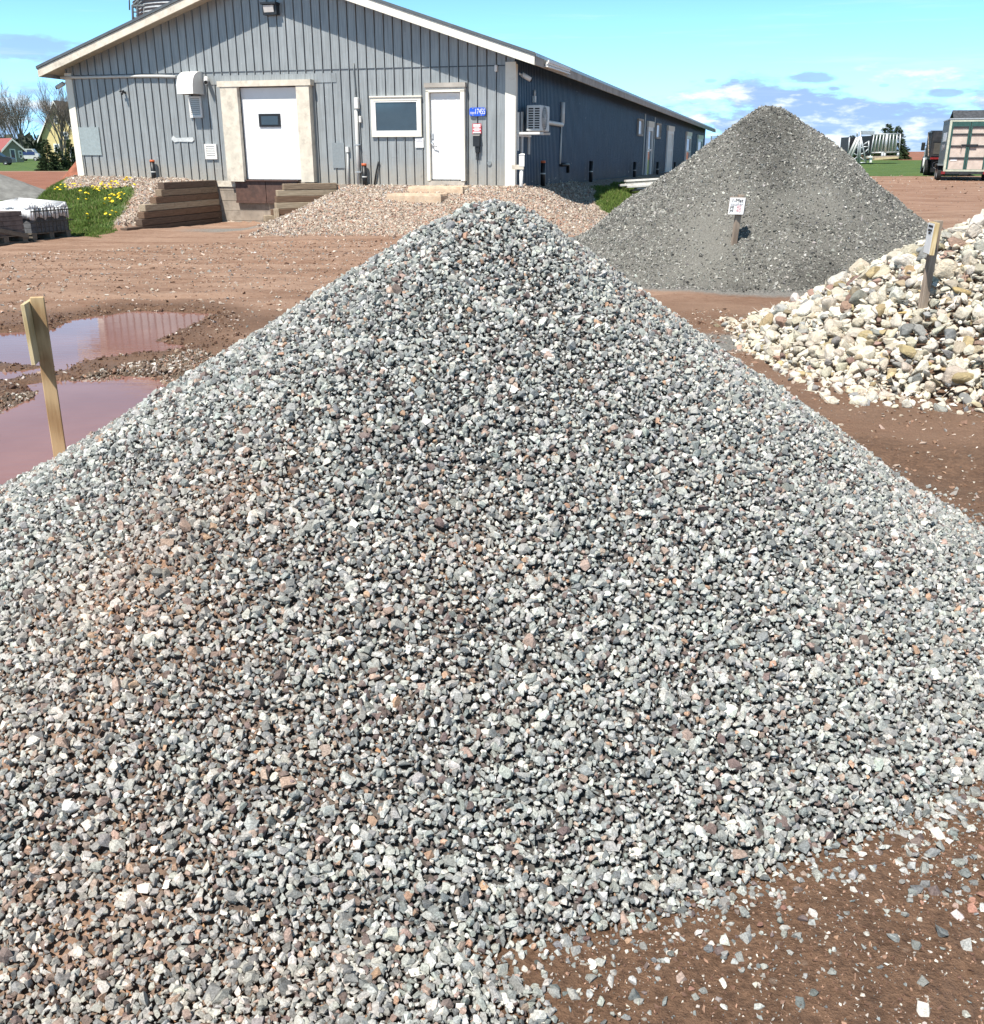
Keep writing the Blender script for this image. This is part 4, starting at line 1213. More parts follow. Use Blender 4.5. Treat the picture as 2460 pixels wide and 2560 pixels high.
def rake(aE, name, m_):
    mb = MB(); zE, zR = 3.385, 5.465
    aR = 5.83
    mb.hexa([L(aE, -.545, zE), L(aR, -.545, zR), L(aR, -.50, zR), L(aE, -.50, zE), L(aE, -.545, zE + .185), L(aR, -.545, zR + .185), L(aR, -.50, zR + .185), L(aE, -.50, zE + .185)])
    mb.build('barge_board', m_, wh)
    mb = MB(); zE += .188; zR += .188
    mb.hexa([L(aE - (.02 if aE < 0 else -.02), -.57, zE), L(aR, -.57, zR), L(aR, -.49, zR), L(aE, -.49, zE), L(aE - (.02 if aE < 0 else -.02), -.57, zE + .062), L(aR, -.57, zR + .062), L(aR, -.49, zR + .062), L(aE, -.49, zE + .062)])
    mb.build('drip_edge', 'drip_metal', wh)
rake(12.235, 'l', 'cream_board'); rake(-0.585, 'r', 'cream_fresh')
for aE, s in ((-0.585, -1), (12.235, 1)):
    mb = MB()
    mb.hexa([L(aE - .02, -.49, 3.39), L(aE + .02, -.49, 3.39), L(aE + .02, BL + .4, 3.39 - DROP * BL), L(aE - .02, BL + .4, 3.39 - DROP * BL),
             L(aE - .02, -.49, 3.57), L(aE + .02, -.49, 3.57), L(aE + .02, BL + .4, 3.57 - DROP * BL), L(aE - .02, BL + .4, 3.57 - DROP * BL)])
    mb.build('eave_board', 'grey_board', wh)
mb = MB()   # far end of the eave: pale return board
mb.hexa([L(-.66, BL + .42, 2.86), L(-.1, BL + .42, 3.02), L(-.1, BL + .46, 3.02), L(-.66, BL + .46, 2.86), L(-.66, BL + .42, 3.10), L(-.1, BL + .42, 3.26), L(-.1, BL + .46, 3.26), L(-.66, BL + .46, 3.10)])
mb.build('end_board', 'cream_fresh', wh)
# short white gutter under the near end of the eave
mb = MB()
for k_ in range(3):
    LB(mb, -.66 - .03 * k_, -.63 - .03 * k_, .25, 2.6, 3.42 + .035 * k_, 3.47 + .035 * k_)
LB(mb, -.70, -.62, .25, 2.6, 3.40, 3.425)
mb.build('gutter', 'white_paint', wh)
# corner boards
mb = MB(); LB(mb, -.03, .21, -.035, -.002, .86, 3.50); LB(mb, -.035, -.004, -.03, .12, .86, 3.46); mb.build('corner_board', 'cream_fresh', wh)
mb = MB(); LB(mb, AW - .17, AW + .03, -.035, -.002, .98, 3.50); mb.build('corner_board', 'cream_fresh', wh)

# loading door
fr = MB()
A0, A1 = 5.03, 7.62
j0 = FP(744, 300, .2)[0]; j1 = FP(598, 300, .2)[0]
a_out0 = FP(772, 230, .2)[0]; a_out1 = FP(550, 230, .2)[0]
zl0 = FP(640, 216, .2)[1]; zl1 = FP(640, 201, .2)[1]
LB(fr, a_out0, j0, -.20, -.002, .93, zl0); LB(fr, j1, a_out1, -.20, -.002, .93, zl0)
LB(fr, a_out0 - .06, a_out1 + .06, -.22, -.002, zl0 + .002, zl1)
fr.build('door_frame', 'cream_board', wh)
mb = MB()
ph_ = (zl0 - .985) / 4
for k_ in range(4):
    LB(mb, j0 + .01, j1 - .01, -.045, -.006, .985 + ph_ * k_ + .001, .985 + ph_ * (k_ + 1) - .001)
ld = mb.build('loading_door', 'door_white', wh)
mb = MB(); FB(mb, 647, 284, 700, 317, .047, .075); mb.build('window_frame', 'black_plastic', ld)
mb = MB(); FB(mb, 653, 290, 695, 312, .078, .083); mb.build('pane', 'pane_dark', ld)
mb = MB(); LB(mb, j0 - .0, j0 + .012, -.07, -.046, .97, zl0); LB(mb, j1 - .012, j1, -.07, -.046, .97, zl0); LB(mb, j0 + .013, j1 - .013, -.07, -.046, zl0 - .02, zl0 - .002); mb.build('door_seal', 'black_plastic', ld)
# dock face: concrete courses and two steel plates
mb = MB()
for k_ in range(5):
    LB(mb, 5.0, 7.75, -.02 - .006 * (k_ % 2), .08, -.25 + .24 * k_, -.25 + .24 * (k_ + 1) - .006)
mb.build('dock_wall', 'concrete', wh)
mb = MB(); LB(mb, 6.98, 7.74, -.05, -.03, .80, .94); mb.build('dock_sill', 'cream_board', wh)
mid_a = FP(665, 480, .1)[0]; pl1 = FP(590, 480, .1)[0]; pl0 = FP(745, 480, .1)[0]
zt_ = FP(665, 453, .1)[1]; zb_ = FP(665, 508, .1)[1]
for (x0, x1) in ((pl0, mid_a - .008), (mid_a + .008, pl1)):
    mb = MB(); LB(mb, x0, x1, -.10, -.05, zb_ + .05, zt_); LB(mb, x0, x1, -.13, -.05, zb_, zb_ + .047); mb.build('dock_plate', 'rust_plate', wh)
mb = MB(); LB(mb, pl0 - .05, pl1 + .02, -.16, -.04, zt_ + .003, zt_ + .03); mb.build('dock_lip', 'rust_plate', wh)

# window
mb = MB()
wa0, wz1 = FP(1052, 242, .05); wa1 = FP(926, 242, .05)[0]; wz0 = FP(990, 342, .05)[1]
t_ = .10
LB(mb, wa0, wa1, -.06, -.002, wz0, wz0 + t_); LB(mb, wa0, wa1, -.06, -.002, wz1 - t_ * .7, wz1)
LB(mb, wa0, wa0 + t_ * .8, -.06, -.002, wz0 + t_ + .001, wz1 - t_ * .7 - .001); LB(mb, wa1 - t_ * .8, wa1, -.06, -.002, wz0 + t_ + .001, wz1 - t_ * .7 - .001)
LB(mb, wa0 - .02, wa1 + .02, -.085, -.002, wz1 + .001, wz1 + .03)
wf = mb.build('window_frame', 'cream_fresh', wh)
mb = MB(); LB(mb, wa0 + t_ * .8, wa1 - t_ * .8, -.031, -.026, wz0 + t_, wz1 - t_ * .7); mb.build('pane', 'pane_dark', wf)
mb = MB(); 
i0_, i1_, k0_, k1_ = wa0 + t_ * .8, wa1 - t_ * .8, wz0 + t_, wz1 - t_ * .7
LB(mb, i0_, i1_, -.05, -.0315, k0_, k0_ + .035); LB(mb, i0_, i1_, -.05, -.0315, k1_ - .035, k1_); LB(mb, i0_, i0_ + .035, -.05, -.0315, k0_ + .036, k1_ - .036); LB(mb, i1_ - .035, i1_, -.05, -.0315, k0_ + .036, k1_ - .036)
mb.build('sash', 'white_paint', wf)

# entrance door
da0, dz1 = FP(1160, 208, .15); da1 = FP(1063, 208, .15)[0]; dz0 = FP(1112, 452, .15)[1]
la0, la1 = FP(1153, 300, .05)[0], FP(1077, 300, .05)[0]; lz1 = FP(1112, 232, .05)[1]; lz0 = dz0 + .03
mb = MB()
LB(mb, da0, la0 - .01, -.14, -.002, dz0, dz1 - .14); LB(mb, la1 + .01, da1, -.14, -.002, dz0, dz1 - .14)
LB(mb, da0, da1, -.14, -.002, lz1 + .012, dz1 - .13 + .05)
dfm = mb.build('entrance_frame', 'cream_fresh', wh)
mb = MB(); LB(mb, da0 - .03, da1 + .03, -.17, -.002, dz1 - .075, dz1 + .02); mb.build('lintel', 'grey_board', dfm)
mb = MB(); LB(mb, da0 + .02, da1 - .02, -.12, -.002, dz0 - .12, dz0 - .002); mb.build('threshold', 'grey_board', dfm)
mb = MB()
LB(mb, la0, la1, -.04, -.005, lz0, lz1)
wd_ = la1 - la0; hd_ = lz1 - lz0
for (u0, u1) in ((.14, .44), (.56, .86)):
    for (v0, v1) in ((.06, .36), (.42, .76), (.82, .95)):
        x0, x1, y0, y1 = la0 + wd_ * u0, la0 + wd_ * u1, lz0 + hd_ * v0, lz0 + hd_ * v1
        for (p0, p1, r0, r1) in ((x0, x1, y0, y0 + .018), (x0, x1, y1 - .018, y1), (x0, x0 + .018, y0 + .019, y1 - .019), (x1 - .018, x1, y0 + .019, y1 - .019)):
            LB(mb, p0, p1, -.047, -.0402, r0, r1)
ed = mb.build('entrance_door', 'door_white', wh)
mb = MB(); a_, z_ = FP(1081, 340, .06)
LB(mb, a_ - .03, a_ + .03, -.065, -.041, z_ - .06, z_ + .06); mb.build('deadbolt', 'galvanised', ed)
mb = MB(); a_, z_ = FP(1081, 358, .06)
mb.tube([L(a_, -.041, z_), L(a_, -.10, z_)], .028, 10); mb.tube([L(a_, -.10, z_), L(a_ - .03, -.11, z_ - .05), L(a_ - .14, -.11, z_ - .08)], .012, 8)
mb.build('handle', 'galvanised', ed)
# patched sheets and scuffs on the gable
mb = MB(); FB(mb, 196, 318, 250, 388, .006, .026); mb.build('sheet_patch', 'panel_patch', wh)
mb = MB(); FB(mb, 831, 357, 861, 420, .006, .028); mb.build('sheet_patch', 'panel_slate', wh)
mb = MB(); LB(mb, 4.35, 7.9, -.015, -.007, 3.16, 3.36); mb.build('sheet_patch', 'siding_front', wh)
mb = MB()
sc_ = [(428, 348), (432, 339), (440, 345), (482, 343), (485, 350), (480, 355), (445, 354), (436, 356)]
ps = [L(*(lambda t: (t[0], -.024, t[1]))(FP(x, y, .024))) for x, y in sc_]
mb.poly(ps); mb.poly([p_ + V * .012 for p_ in reversed(ps)])
for i in range(len(ps)): mb.poly([ps[i], ps[(i + 1) % len(ps)], ps[(i + 1) % len(ps)] + V * .012, ps[i] + V * .012])
mb.build('dent', 'scuff', wh)

# doors and slit windows down the long wall
def side_open(name, b0, b1, z0, z1, t=.09, pane='pane_dark', frame='white_paint', head=None):
    mb = MB()
    LB(mb, -.11, -.034, b0, b0 + t, z0, z1); LB(mb, -.10, -.024, b1 - t, b1, z0, z1); LB(mb, -.10, -.024, b0 + t + .001, b1 - t - .001, z1 - t, z1)
    if name == 'side_window': LB(mb, -.10, -.024, b0 + t + .001, b1 - t - .001, z0, z0 + t)
    f_ = mb.build(name, frame, wh)
    mb = MB(); LB(mb, -.045, -.03, b0 + t, b1 - t, z0 + (t if name == 'side_window' else 0), z1 - t); mb.build('pane', pane, f_)
    if head:
        mb = MB(); LB(mb, -.125, -.024, b0 - .05, b1 + .05, z1 + .002, z1 + head); mb.build('head_board', 'cream_fresh', f_)
        mb = MB(); LB(mb, -.07, -.0455, b0 + t, b1 - t, z0 + .95, z0 + 1.03); mb.build('rail', frame, f_)
bq = [SP(x, 400)[0] for x in (1611, 1625, 1660, 1679, 1709, 1721, 1738, 1750)]
side_open('side_door', bq[0], bq[1] - .1, .72, 2.62, .16, head=.22)
side_open('side_door', bq[2] + .2, bq[3] - .5, .72, 2.60, .14, pane='light_plastic', head=.22)
side_open('side_door', bq[4], bq[5], .68, 2.50, .16, head=.2)
side_open('side_door', bq[6], bq[7], .64, 2.44, .18, head=.2)
bw = [SP(x, 320)[0] for x in (1590, 1603, 1636, 1648)]
zz = [SP(1596, y)[1] for y in (297, 340)]
side_open('side_window', bw[0], bw[1], zz[1], zz[0], .07, pane='pane_pale', frame='grey_board')
zz = [SP(1642, y)[1] for y in (308, 347)]
side_open('side_window', bw[2], bw[3], zz[1], zz[0], .07, pane='pane_pale', frame='grey_board')
for bb in (bq[0] - .75, bq[1] + .55):
    mb = MB(); LB(mb, -.05, -.024, bb, bb + .28, .72, 3.30 - DROP * bb); mb.build('post_board', 'panel_slate', wh)

# ------------------------------------------------------------------ fixtures on the gable
def onF(px, py, off):
    a_, z_ = FP(px, py, off); return a_, z_
# vent hood and the louvre under it
a0, z1 = FP(482, 178, .42); a1 = FP(444, 200, .42)[0]; z0 = FP(465, 235, .42)[1]; z1 = FP(465, 178, .2)[1]
t = thing('vent_hood', L((a0 + a1) / 2, 0, z0), 'white quarter round vent hood high on the gable beside the loading door', 'vent')
mb = MB(); NN = 14
D_, H_ = .50, z1 - z0
arc = [(-D_ * math.sin(math.pi / 2 * k_ / NN) ** .85, z0 + H_ * math.cos(math.pi / 2 * k_ / NN) ** .62) for k_ in range(NN + 1)]
for (b_, z_), (b2_, z2_) in zip(arc[:-1], arc[1:]):
    mb.poly([L(a0, b_, z_), L(a1, b_, z_), L(a1, b2_, z2_), L(a0, b2_, z2_)], smooth=True)
mb.build('curved_cover', 'white_paint', t)
mb = MB()
for aa, d_ in ((a0, -1), (a1, 1)):
    mb.poly([L(aa, -.003, z0)] + [L(aa, b_, z_) for b_, z_ in arc]); mb.poly([L(aa - d_ * .015, -.003, z0)] + [L(aa - d_ * .015, b_, z_) for b_, z_ in arc])
mb.build('cheek', 'light_plastic', t)
mb = MB(); LB(mb, a0 + .02, a1 - .02, -.47, -.004, z0 + .02, z0 + .04); mb.build('screen', 'dark_gap', t)

def louvre(name, px0, py0, px1, py1, n, label, depth=.05):
    a0, z0 = FP(px1, py1, depth); a1, z1 = FP(px0, py0, depth)
    t = thing(name, L((a0 + a1) / 2, 0, z0), label, 'vent', 'louvred vents on the gable')
    mb = MB(); w = .045
    LB(mb, a0, a1, -depth, -.004, z0, z0 + w); LB(mb, a0, a1, -depth, -.004, z1 - w, z1); LB(mb, a0, a0 + w, -depth, -.004, z0 + w + .001, z1 - w - .001); LB(mb, a1 - w, a1, -depth, -.004, z0 + w + .001, z1 - w - .001)
    mb.build('frame', 'light_plastic', t)
    mb = MB(); LB(mb, a0 + w, a1 - w, -.012, -.006, z0 + w, z1 - w); mb.build('backing', 'dark_gap', t)
    st = (z1 - z0 - 2 * w) / n
    mb = MB()
    for k_ in range(n):
        zz = z0 + w + st * k_
        mb.hexa([L(a0 + w, -depth + .004, zz), L(a1 - w, -depth + .004, zz), L(a1 - w, -.02, zz + st * .62), L(a0 + w, -.02, zz + st * .62),
                 L(a0 + w, -depth + .004, zz + .012), L(a1 - w, -depth + .004, zz + .012), L(a1 - w, -.02, zz + st * .62 + .012), L(a0 + w, -.02, zz + st * .62 + .012)])
    mb.build('blades', 'light_plastic', t)
louvre('wall_vent', 470, 241, 506, 294, 9, 'white louvred vent directly under the curved vent hood')
louvre('wall_vent', 510, 360, 543, 398, 6, 'white square louvred vent low beside the loading door frame')

# flood light at the top of the gable
a0, z0 = FP(692, 36, .15); a1, z1 = FP(656, 12, .15)
t = thing('flood_light', L((a0 + a1) / 2, 0, z0), 'black flood light with a pale lens at the top of the gable', 'flood light')
mb = MB(); LB(mb, a0, a1, -.16, -.004, z0, z1)
LB(mb, a0 - .02, a1 + .02, -.24, -.004, z1 + .001, z1 + .045)
mb.build('housing', 'black_metal', t)
mb = MB(); mb.hexa([L(a0 + .06, -.175, z0 + .05), L(a1 - .04, -.175, z0 + .05), L(a1 - .04, -.162, z0 + .05), L(a0 + .06, -.162, z0 + .05), L(a0 + .06, -.215, z1 - .02), L(a1 - .04, -.215, z1 - .02), L(a1 - .04, -.162, z1 - .02), L(a0 + .06, -.162, z1 - .02)])
mb.build('lens', 'lens', t)

def camera_fix(label, root, d, l=.24, r=.05, body='light_plastic'):
    d = Vector(d).normalized()
    t = thing('security_camera', root, label, 'security camera', 'security cameras on the warehouse')
    mb = MB(); mb.tube([root, root + d * .07 + Vector((0, 0, -.01))], .022, 8); mb.build('bracket', body, t)
    c = root + d * .08
    mb = MB(); mb.tube([c, c + d * l * .8 + Vector((0, 0, -.05))], [r * 1.1, r], 10); mb.build('body', body, t)
    e = c + d * l * .8 + Vector((0, 0, -.05))
    mb = MB(); mb.tube([e + d * .001, e + d * .03], r * .8, 10); mb.build('lens', 'black_plastic', t)
    return t
a_, z_ = FP(516, 194, 0.0)
camera_fix('white bullet camera between the vent hood and the loading door', L(a_, -.004, z_), U * -.5 - V + Vector((0, 0, -.3)))
a_, z_ = FP(166, 206, 0)
camera_fix('small camera under the far eave at the gable end corner beside the bare tree', L(AW + .03, .02, z_), U * .9 - V * .3 + Vector((0, 0, -.25)), body='grey_plastic')
camera_fix('pale camera under the eave above the wall mounted heat pump', L(-.02, .25, 3.28), -U * 1.0 + V * .5 + Vector((0, 0, -.3)), .26, body='light_plastic')

# long white conduit high on the left half of the gable
mb = MB(); cs_ = [(152, 194), (200, 193.5), (280, 192), (340, 190.5), (400, 190.5), (440, 192)]
mb.tube([L(*(lambda t: (t[0], -.06, t[1]))(FP(x, y, .06))) for x, y in cs_], .035, 8)
tag(mb.build('conduit', 'grey_plastic'), 'long sagging pale conduit running along the gable left of the vent hood', 'conduit')
# black spigot
a_, z_ = FP(310, 231, .05); t = thing('hose_tap', L(a_, 0, z_), 'small black tap sticking out of the left part of the gable', 'tap')
mb = MB(); mb.tube([L(a_, -.004, z_), L(a_, -.14, z_), L(a_ - .02, -.17, z_ - .05)], .028, 8); mb.build('spout', 'black_metal', t)
mb = MB(); mb.tube([L(a_ + .07, -.12, z_ + .02), L(a_ - .05, -.12, z_ + .03)], .02, 8); mb.build('handle', 'black_metal', t)

# meter box, mast and conduit
a_, z_ = FP(890, 257, .06)
t = thing('service_mast', L(a_, -.06, 0.9), 'white service conduit with a slim meter box standing left of the window', 'conduit')
a0, z0 = FP(896, 272, .1); a1, z1 = FP(885, 244, .1)
mb = MB(); LB(mb, a0, a1, -.12, -.004, z0, z1); mb.build('meter_box', 'light_plastic', t, bevel=.015)
at0, zt0 = FP(890, 278, .06); ab0, zb0 = FP(897, 462, .06)
mb = MB(); mb.tube([L(at0, -.06, z0 - .03), L(ab0, -.06, zb0 - .1)], .042, 10); mb.build('pipe', 'grey_plastic', t)
for py in (362, 430):
    zz = FP(893, py, .06)[1]; mb = MB(); LB(mb, at0 - .07, at0 + .07, -.105, -.004, zz - .012, zz + .012); mb.build('clip', 'galvanised', t)
mb = MB(); mb.tube([L(*(lambda q_: (q_[0], -.03, q_[1]))(FP(x, y, .03))) for x, y in ((884, 158), (885, 180), (888, 215), (890, 243))], .014, 6); mb.build('cable', 'galv_dark', t)
a0, z0 = FP(903, 306, .06); a1, z1 = FP(897, 290, .06)
mb = MB(); LB(mb, a0, a1, -.08, -.004, z0, z1); tag(mb.build('junction_box', 'light_plastic', bevel=.01), 'tiny white junction box beside the service conduit on the gable', 'junction box')
# low thin conduit
a_, z_ = FP(869, 378, .05); t = thing('short_conduit', L(a_, -.05, .9), 'short white conduit with a capped head low between loading door and window', 'conduit')
zb0 = FP(871, 455, .05)[1]
mb = MB(); mb.tube([L(a_, -.05, z_), L(FP(871, 455, .05)[0], -.05, zb0 - .05)], .02, 8); mb.build('pipe', 'grey_plastic', t)
mb = MB(); LB(mb, a_ - .035, a_ + .035, -.09, -.01, z_ - .02, z_ + .10); mb.build('head', 'light_plastic', t)
# black hose end
mb = MB(); mb.tube([L(*(lambda q_: (q_[0], -.05, q_[1]))(FP(x, y, .05))) for x, y in ((946, 404), (944, 415), (940, 435), (936, 462))], .022, 8)
tag(mb.build('hose', 'black_plastic'), 'thin black hose hanging down the gable below the window', 'hose')

def vent_pipe(base, h, label, cap=True, r=.058):
    base = Vector(base); t = thing('drain_pipe', base, label, 'pipe', 'black capped pipes along the warehouse')
    mb = MB(); mb.tube([base - Vector((0, 0, .15)), base + Vector((0, 0, h))], r, 14); mb.build('pipe', 'black_plastic', t)
    mb = MB(); mb.tube([base + Vector((0, 0, h + .001)), base + Vector((0, 0, h + .055))], [r * 1.12, r * 1.02], 14); mb.build('cap', 'orange_cap' if cap else 'black_plastic', t)
    mb = MB(); mb.tube([base + Vector((0, 0, h * .34)), base + Vector((0, 0, h * .34 + .03))], r * 1.08, 14, smooth=True); mb.build('collar', 'grey_plastic', t)
for (px, pt_, pb_, lab) in ((385, 400, 445, 'black pipe with an orange cap left of the loading door'), (912, 409, 459, 'black pipe with an orange cap under the window')):
    a_, z0 = FP(px, pb_, .12); z1 = FP(px, pt_, .12)[1]
    vent_pipe(L(a_, -.12, z0), z1 - z0 - .05, lab)
labs = ['nearest black pipe on the shaded long wall below the heat pump', 'second black pipe from the gable corner along the shaded long wall', 'thin black pipe on the long wall just before the slit window', 'black pipe on the long wall between the first and second side doors', 'black pipe on the long wall beyond the concrete step', 'farthest black pipe on the long wall before the last side door']
for (px, pt_, pb_), lab in zip(((1357, 408, 450), (1477, 407, 442), (1586, 410, 436), (1643, 410, 432), (1686, 410, 429), (1723, 410, 428)), labs):
    b_, z0 = SP(px, pb_, .2); z1 = SP(px, pt_, .2)[1]
    z0 = max(z0, G(*L(-.2, b_, 0)[:2]) - .02)
    vent_pipe(L(-.2, b_, z0), max(.4, z1 - z0), lab, px < 1400)

# signs
def plate(name, px0, py0, px1, py1, m_, label, cat, th=.02, off=.035, round_=0.0):
    a0, z0 = FP(px1, py1, off + th); a1, z1 = FP(px0, py0, off + th)
    t = thing(name, L((a0 + a1) / 2, -off, z0), label, cat)
    mb = MB()
    if round_:
        r = round_; pts = []
        for (ca, cz, t0) in ((a1 - r, z1 - r, 0), (a0 + r, z1 - r, 90), (a0 + r, z0 + r, 180), (a1 - r, z0 + r, 270)):
            for k_ in range(5):
                tt = math.radians(t0 + 22.5 * k_); pts.append((ca + r * math.cos(tt), cz + r * math.sin(tt)))
        A_ = [L(x, -off - th, z) for x, z in pts]; B_ = [L(x, -off, z) for x, z in pts]
        mb.poly(A_); mb.poly(list(reversed(B_)))
        for i in range(len(pts)): mb.poly([A_[i], A_[(i + 1) % len(pts)], B_[(i + 1) % len(pts)], B_[i]])
    else: LB(mb, a0, a1, -off - th, -off, z0, z1)
    mb.build('plate', m_, t)
    return t, a0, a1, z0, z1, -off - th
t, a0, a1, z0, z1, bb = plate('address_sign', 1173, 269, 1214, 290, 'sign_blue', 'blue rounded address plate with white number 17455 right of the entrance door', 'sign', round_=.05)
ac_ = (a0 + a1) / 2; zc_ = (z0 + z1) / 2
put_text('num', 'white_ink', t, L(ac_ - (a1 - a0) * .16, bb - .004, zc_), -U, (0, 0, 1), 'number', .62)
put_text('road', 'white_ink', t, L(ac_ + (a1 - a0) * .28, bb - .004, zc_ - .03), -U, (0, 0, 1), 'road_name', .62)
mb = MB()
for (aa, zz) in ((a0 + .10, z0 + .02), (a1 - .09, z0 + .02), (a0 + .10, z1 - .02), (a1 - .09, z1 - .02)): mb.tube([L(aa, bb - .001, zz), L(aa, bb - .008, zz)], .011, 8)
mb.build('bolts', 'galvanised', t)
t, a0, a1, z0, z1, bb = plate('notice_sign', 1181, 309, 1203, 335, 'sign_red', 'small red notice with white lines of text under the blue plate', 'sign', .008, .03)
mb = MB(); w = a1 - a0; h = z1 - z0
for (v0, v1, u) in ((.80, .93, .84), (.66, .74, .84), (.55, .61, .56), (.42, .51, .88), (.29, .36, .62), (.08, .22, .86)):
    LB(mb, a0 + w * (1 - u) / 2, a0 + w * (1 + u) / 2, bb - .003, bb - .0005, z0 + h * v0, z0 + h * v1)
mb.build('text_lines', 'white_ink', t)
t, a0, a1, z0, z1, bb = plate('paper_notice', 1038, 345, 1059, 369, 'sign_white', 'small white notice with a grey heading between the window and the entrance', 'sign', .006, .025)
mb = MB(); w = a1 - a0; h = z1 - z0
LB(mb, a0 + .02, a1 - .02, bb - .003, bb - .0005, z1 - .05, z1 - .03); LB(mb, a0 + .02, a1 - .02, bb - .003, bb - .0005, z1 - .09, z1 - .07)
mb.build('heading', 'ink_grey', t)
# black letter box
a0, z0 = FP(1199, 366, .1); a1, z1 = FP(1183, 340, .1)
t = thing('letter_box', L((a0 + a1) / 2, 0, z0), 'black letter box hanging under the small red notice', 'letter box')
mb = MB(); LB(mb, a0, a1, -.13, -.028, z0, z1); mb.hexa([L(a0 - .01, -.14, z1 + .001), L(a1 + .01, -.14, z1 + .001), L(a1 + .01, -.028, z1 + .001), L(a0 - .01, -.028, z1 + .001), L(a0 - .01, -.12, z1 + .03), L(a1 + .01, -.12, z1 + .03), L(a1 + .01, -.028, z1 + .07), L(a0 - .01, -.028, z1 + .07)])
mb.build('box', 'black_metal', t)
mb = MB(); LB(mb, a0 + .015, a1 - .05, -.11, -.028, z0 - .13, z0 - .001); mb.build('newspaper_holder', 'black_plastic', t)
mb = MB()
for x in (a0 + .045, a1 - .055): mb.tube([L(x, -.05, z0 - .13), L(x, -.06, z0 - .29)], .009, 6)
mb.build('hooks', 'black_metal', t)
# little white sensor and a round cap
a0, z0 = FP(1243, 179, .06); a1, z1 = FP(1236, 162, .06)
mb = MB(); LB(mb, a0, a1, -.08, -.004, z0, z1); tag(mb.build('sensor_light', 'white_paint', bevel=.02), 'small white sensor light high on the gable near the right corner', 'sensor')
a_, z_ = FP(1223, 408, .03)
mb = MB(); mb.tube([L(a_, -.004, z_), L(a_, -.03, z_)], .05, 16); tag(mb.build('round_plug', 'panel_slate'), 'round grey cap low on the gable between letter box and corner board', 'cap')

# heat pump on the long wall
b0 = SP(1352, 296, .52)[0]; z1 = SP(1352, 262, .52)[1]; z0 = SP(1352, 328, .52)[1]
b1 = b0 + .86
t = thing('heat_pump', L(-.3, b0, z0), 'pale heat pump unit on a bracket at the near end of the shaded wall', 'heat pump')
mb = MB()
LB(mb, -.52, -.18, b0, b1, z0, z1); hb = mb.build('casing', 'ac_body', t, bevel=.02)
mb = MB(); nr = 9; hz = (z1 - z0 - .10) / nr
for r_ in range(nr):
    for (x0, x1) in ((-.49, -.375), (-.345, -.23)):
        LB(mb, x0, x1, b0 - .004, b0 - .001, z0 + .05 + hz * r_ + .008, z0 + .05 + hz * (r_ + 1) - .012)
mb.build('side_grille', 'dark_gap', t)
mb = MB(); bc = b0 + .36; zc_ = (z0 + z1) / 2; R_ = .26
ring = [L(-.524, bc + R_ * math.cos(x), zc_ + R_ * math.sin(x)) for x in np.linspace(0, 2 * math.pi, 28)[:-1]]
mb.poly(ring); mb.build('fan_opening', 'galv_dark', t)
mb = MB()
for rr in (.25, .20, .15, .10, .05):
    mb.tube([L(-.532, bc + rr * math.cos(x), zc_ + rr * math.sin(x)) for x in np.linspace(0, 2 * math.pi, 25)], .005, 5, cap=False)
for k_ in range(6): 
    x = math.pi * k_ / 6; mb.tube([L(-.532, bc - R_ * math.cos(x), zc_ - R_ * math.sin(x)), L(-.532, bc + R_ * math.cos(x), zc_ + R_ * math.sin(x))], .005, 5)
mb.build('fan_guard', 'ac_body', t)
mb = MB()
for bb in (b0 + .08, b1 - .12):
    LB(mb, -.56, -.03, bb, bb + .05, z0 - .07, z0 - .02); LB(mb, -.075, -.026, bb - .0, bb + .05, z0 - .019, z0 + .42)
    LB(mb, -.075, -.026, bb - .0, bb + .05, z0 - .50, z0 - .071)
LB(mb, -.56, -.03, b0 - .25, b0 - .21, z0 - .07, z0 - .02); LB(mb, -.07, -.026, b0 - .25, b0 - .21, z0 - .019, z0 + .40); LB(mb, -.07, -.026, b0 - .25, b0 - .21, z0 - .42, z0 - .071)
LB(mb, -.08, -.03, b0 - .2, b1, z0 - .115, z0 - .075)
mb.build('bracket', 'light_plastic', t)
# line-set duct
br, zr = SP(1406, 312, .08); zt1 = SP(1408, 256, .08)[1]
t = thing('line_duct', L(-.08, br, zr), 'white refrigerant duct leaving the heat pump and turning up the shaded wall', 'duct')
mb = MB(); mb.tube([L(-.3, b1 - .002, zr + .04), L(-.12, b1 + .25, zr + .02), L(-.08, br - .05, zr), L(-.075, br, zr + .03)], .055, 10); mb.tube([L(-.075, br, zr + .03), L(-.075, br + .02, zt1)], .06, 10); mb.build('duct', 'light_plastic', t)
zb1 = SP(1402, 410, .06)[1]
mb = MB(); mb.tube([L(-.06, br, zr), L(-.06, br - .1, zb1)], .022, 8); mb.build('drain_tube', 'light_plastic', t)
mb = MB(); mb.tube([L(-.06, br + .0, zb1 - .02), L(-.06, br + .9, zb1 - .02), L(-.06, br + .92, zb1 - .24)], .05, 10); mb.build('black_elbow', 'black_plastic', t)
b_, z_ = SP(1335, 250, .05)
mb = MB(); LB(mb, -.09, -.026, b_ - .05, b_ + .05, z_ - .05, z_ + .09); mb.tube([L(-.06, b_, z_ + .09), L(-.06, b_, z_ + .22)], .025, 8); tag(mb.build('isolator', 'light_plastic'), 'white isolator switch on the wall above the heat pump', 'switch')
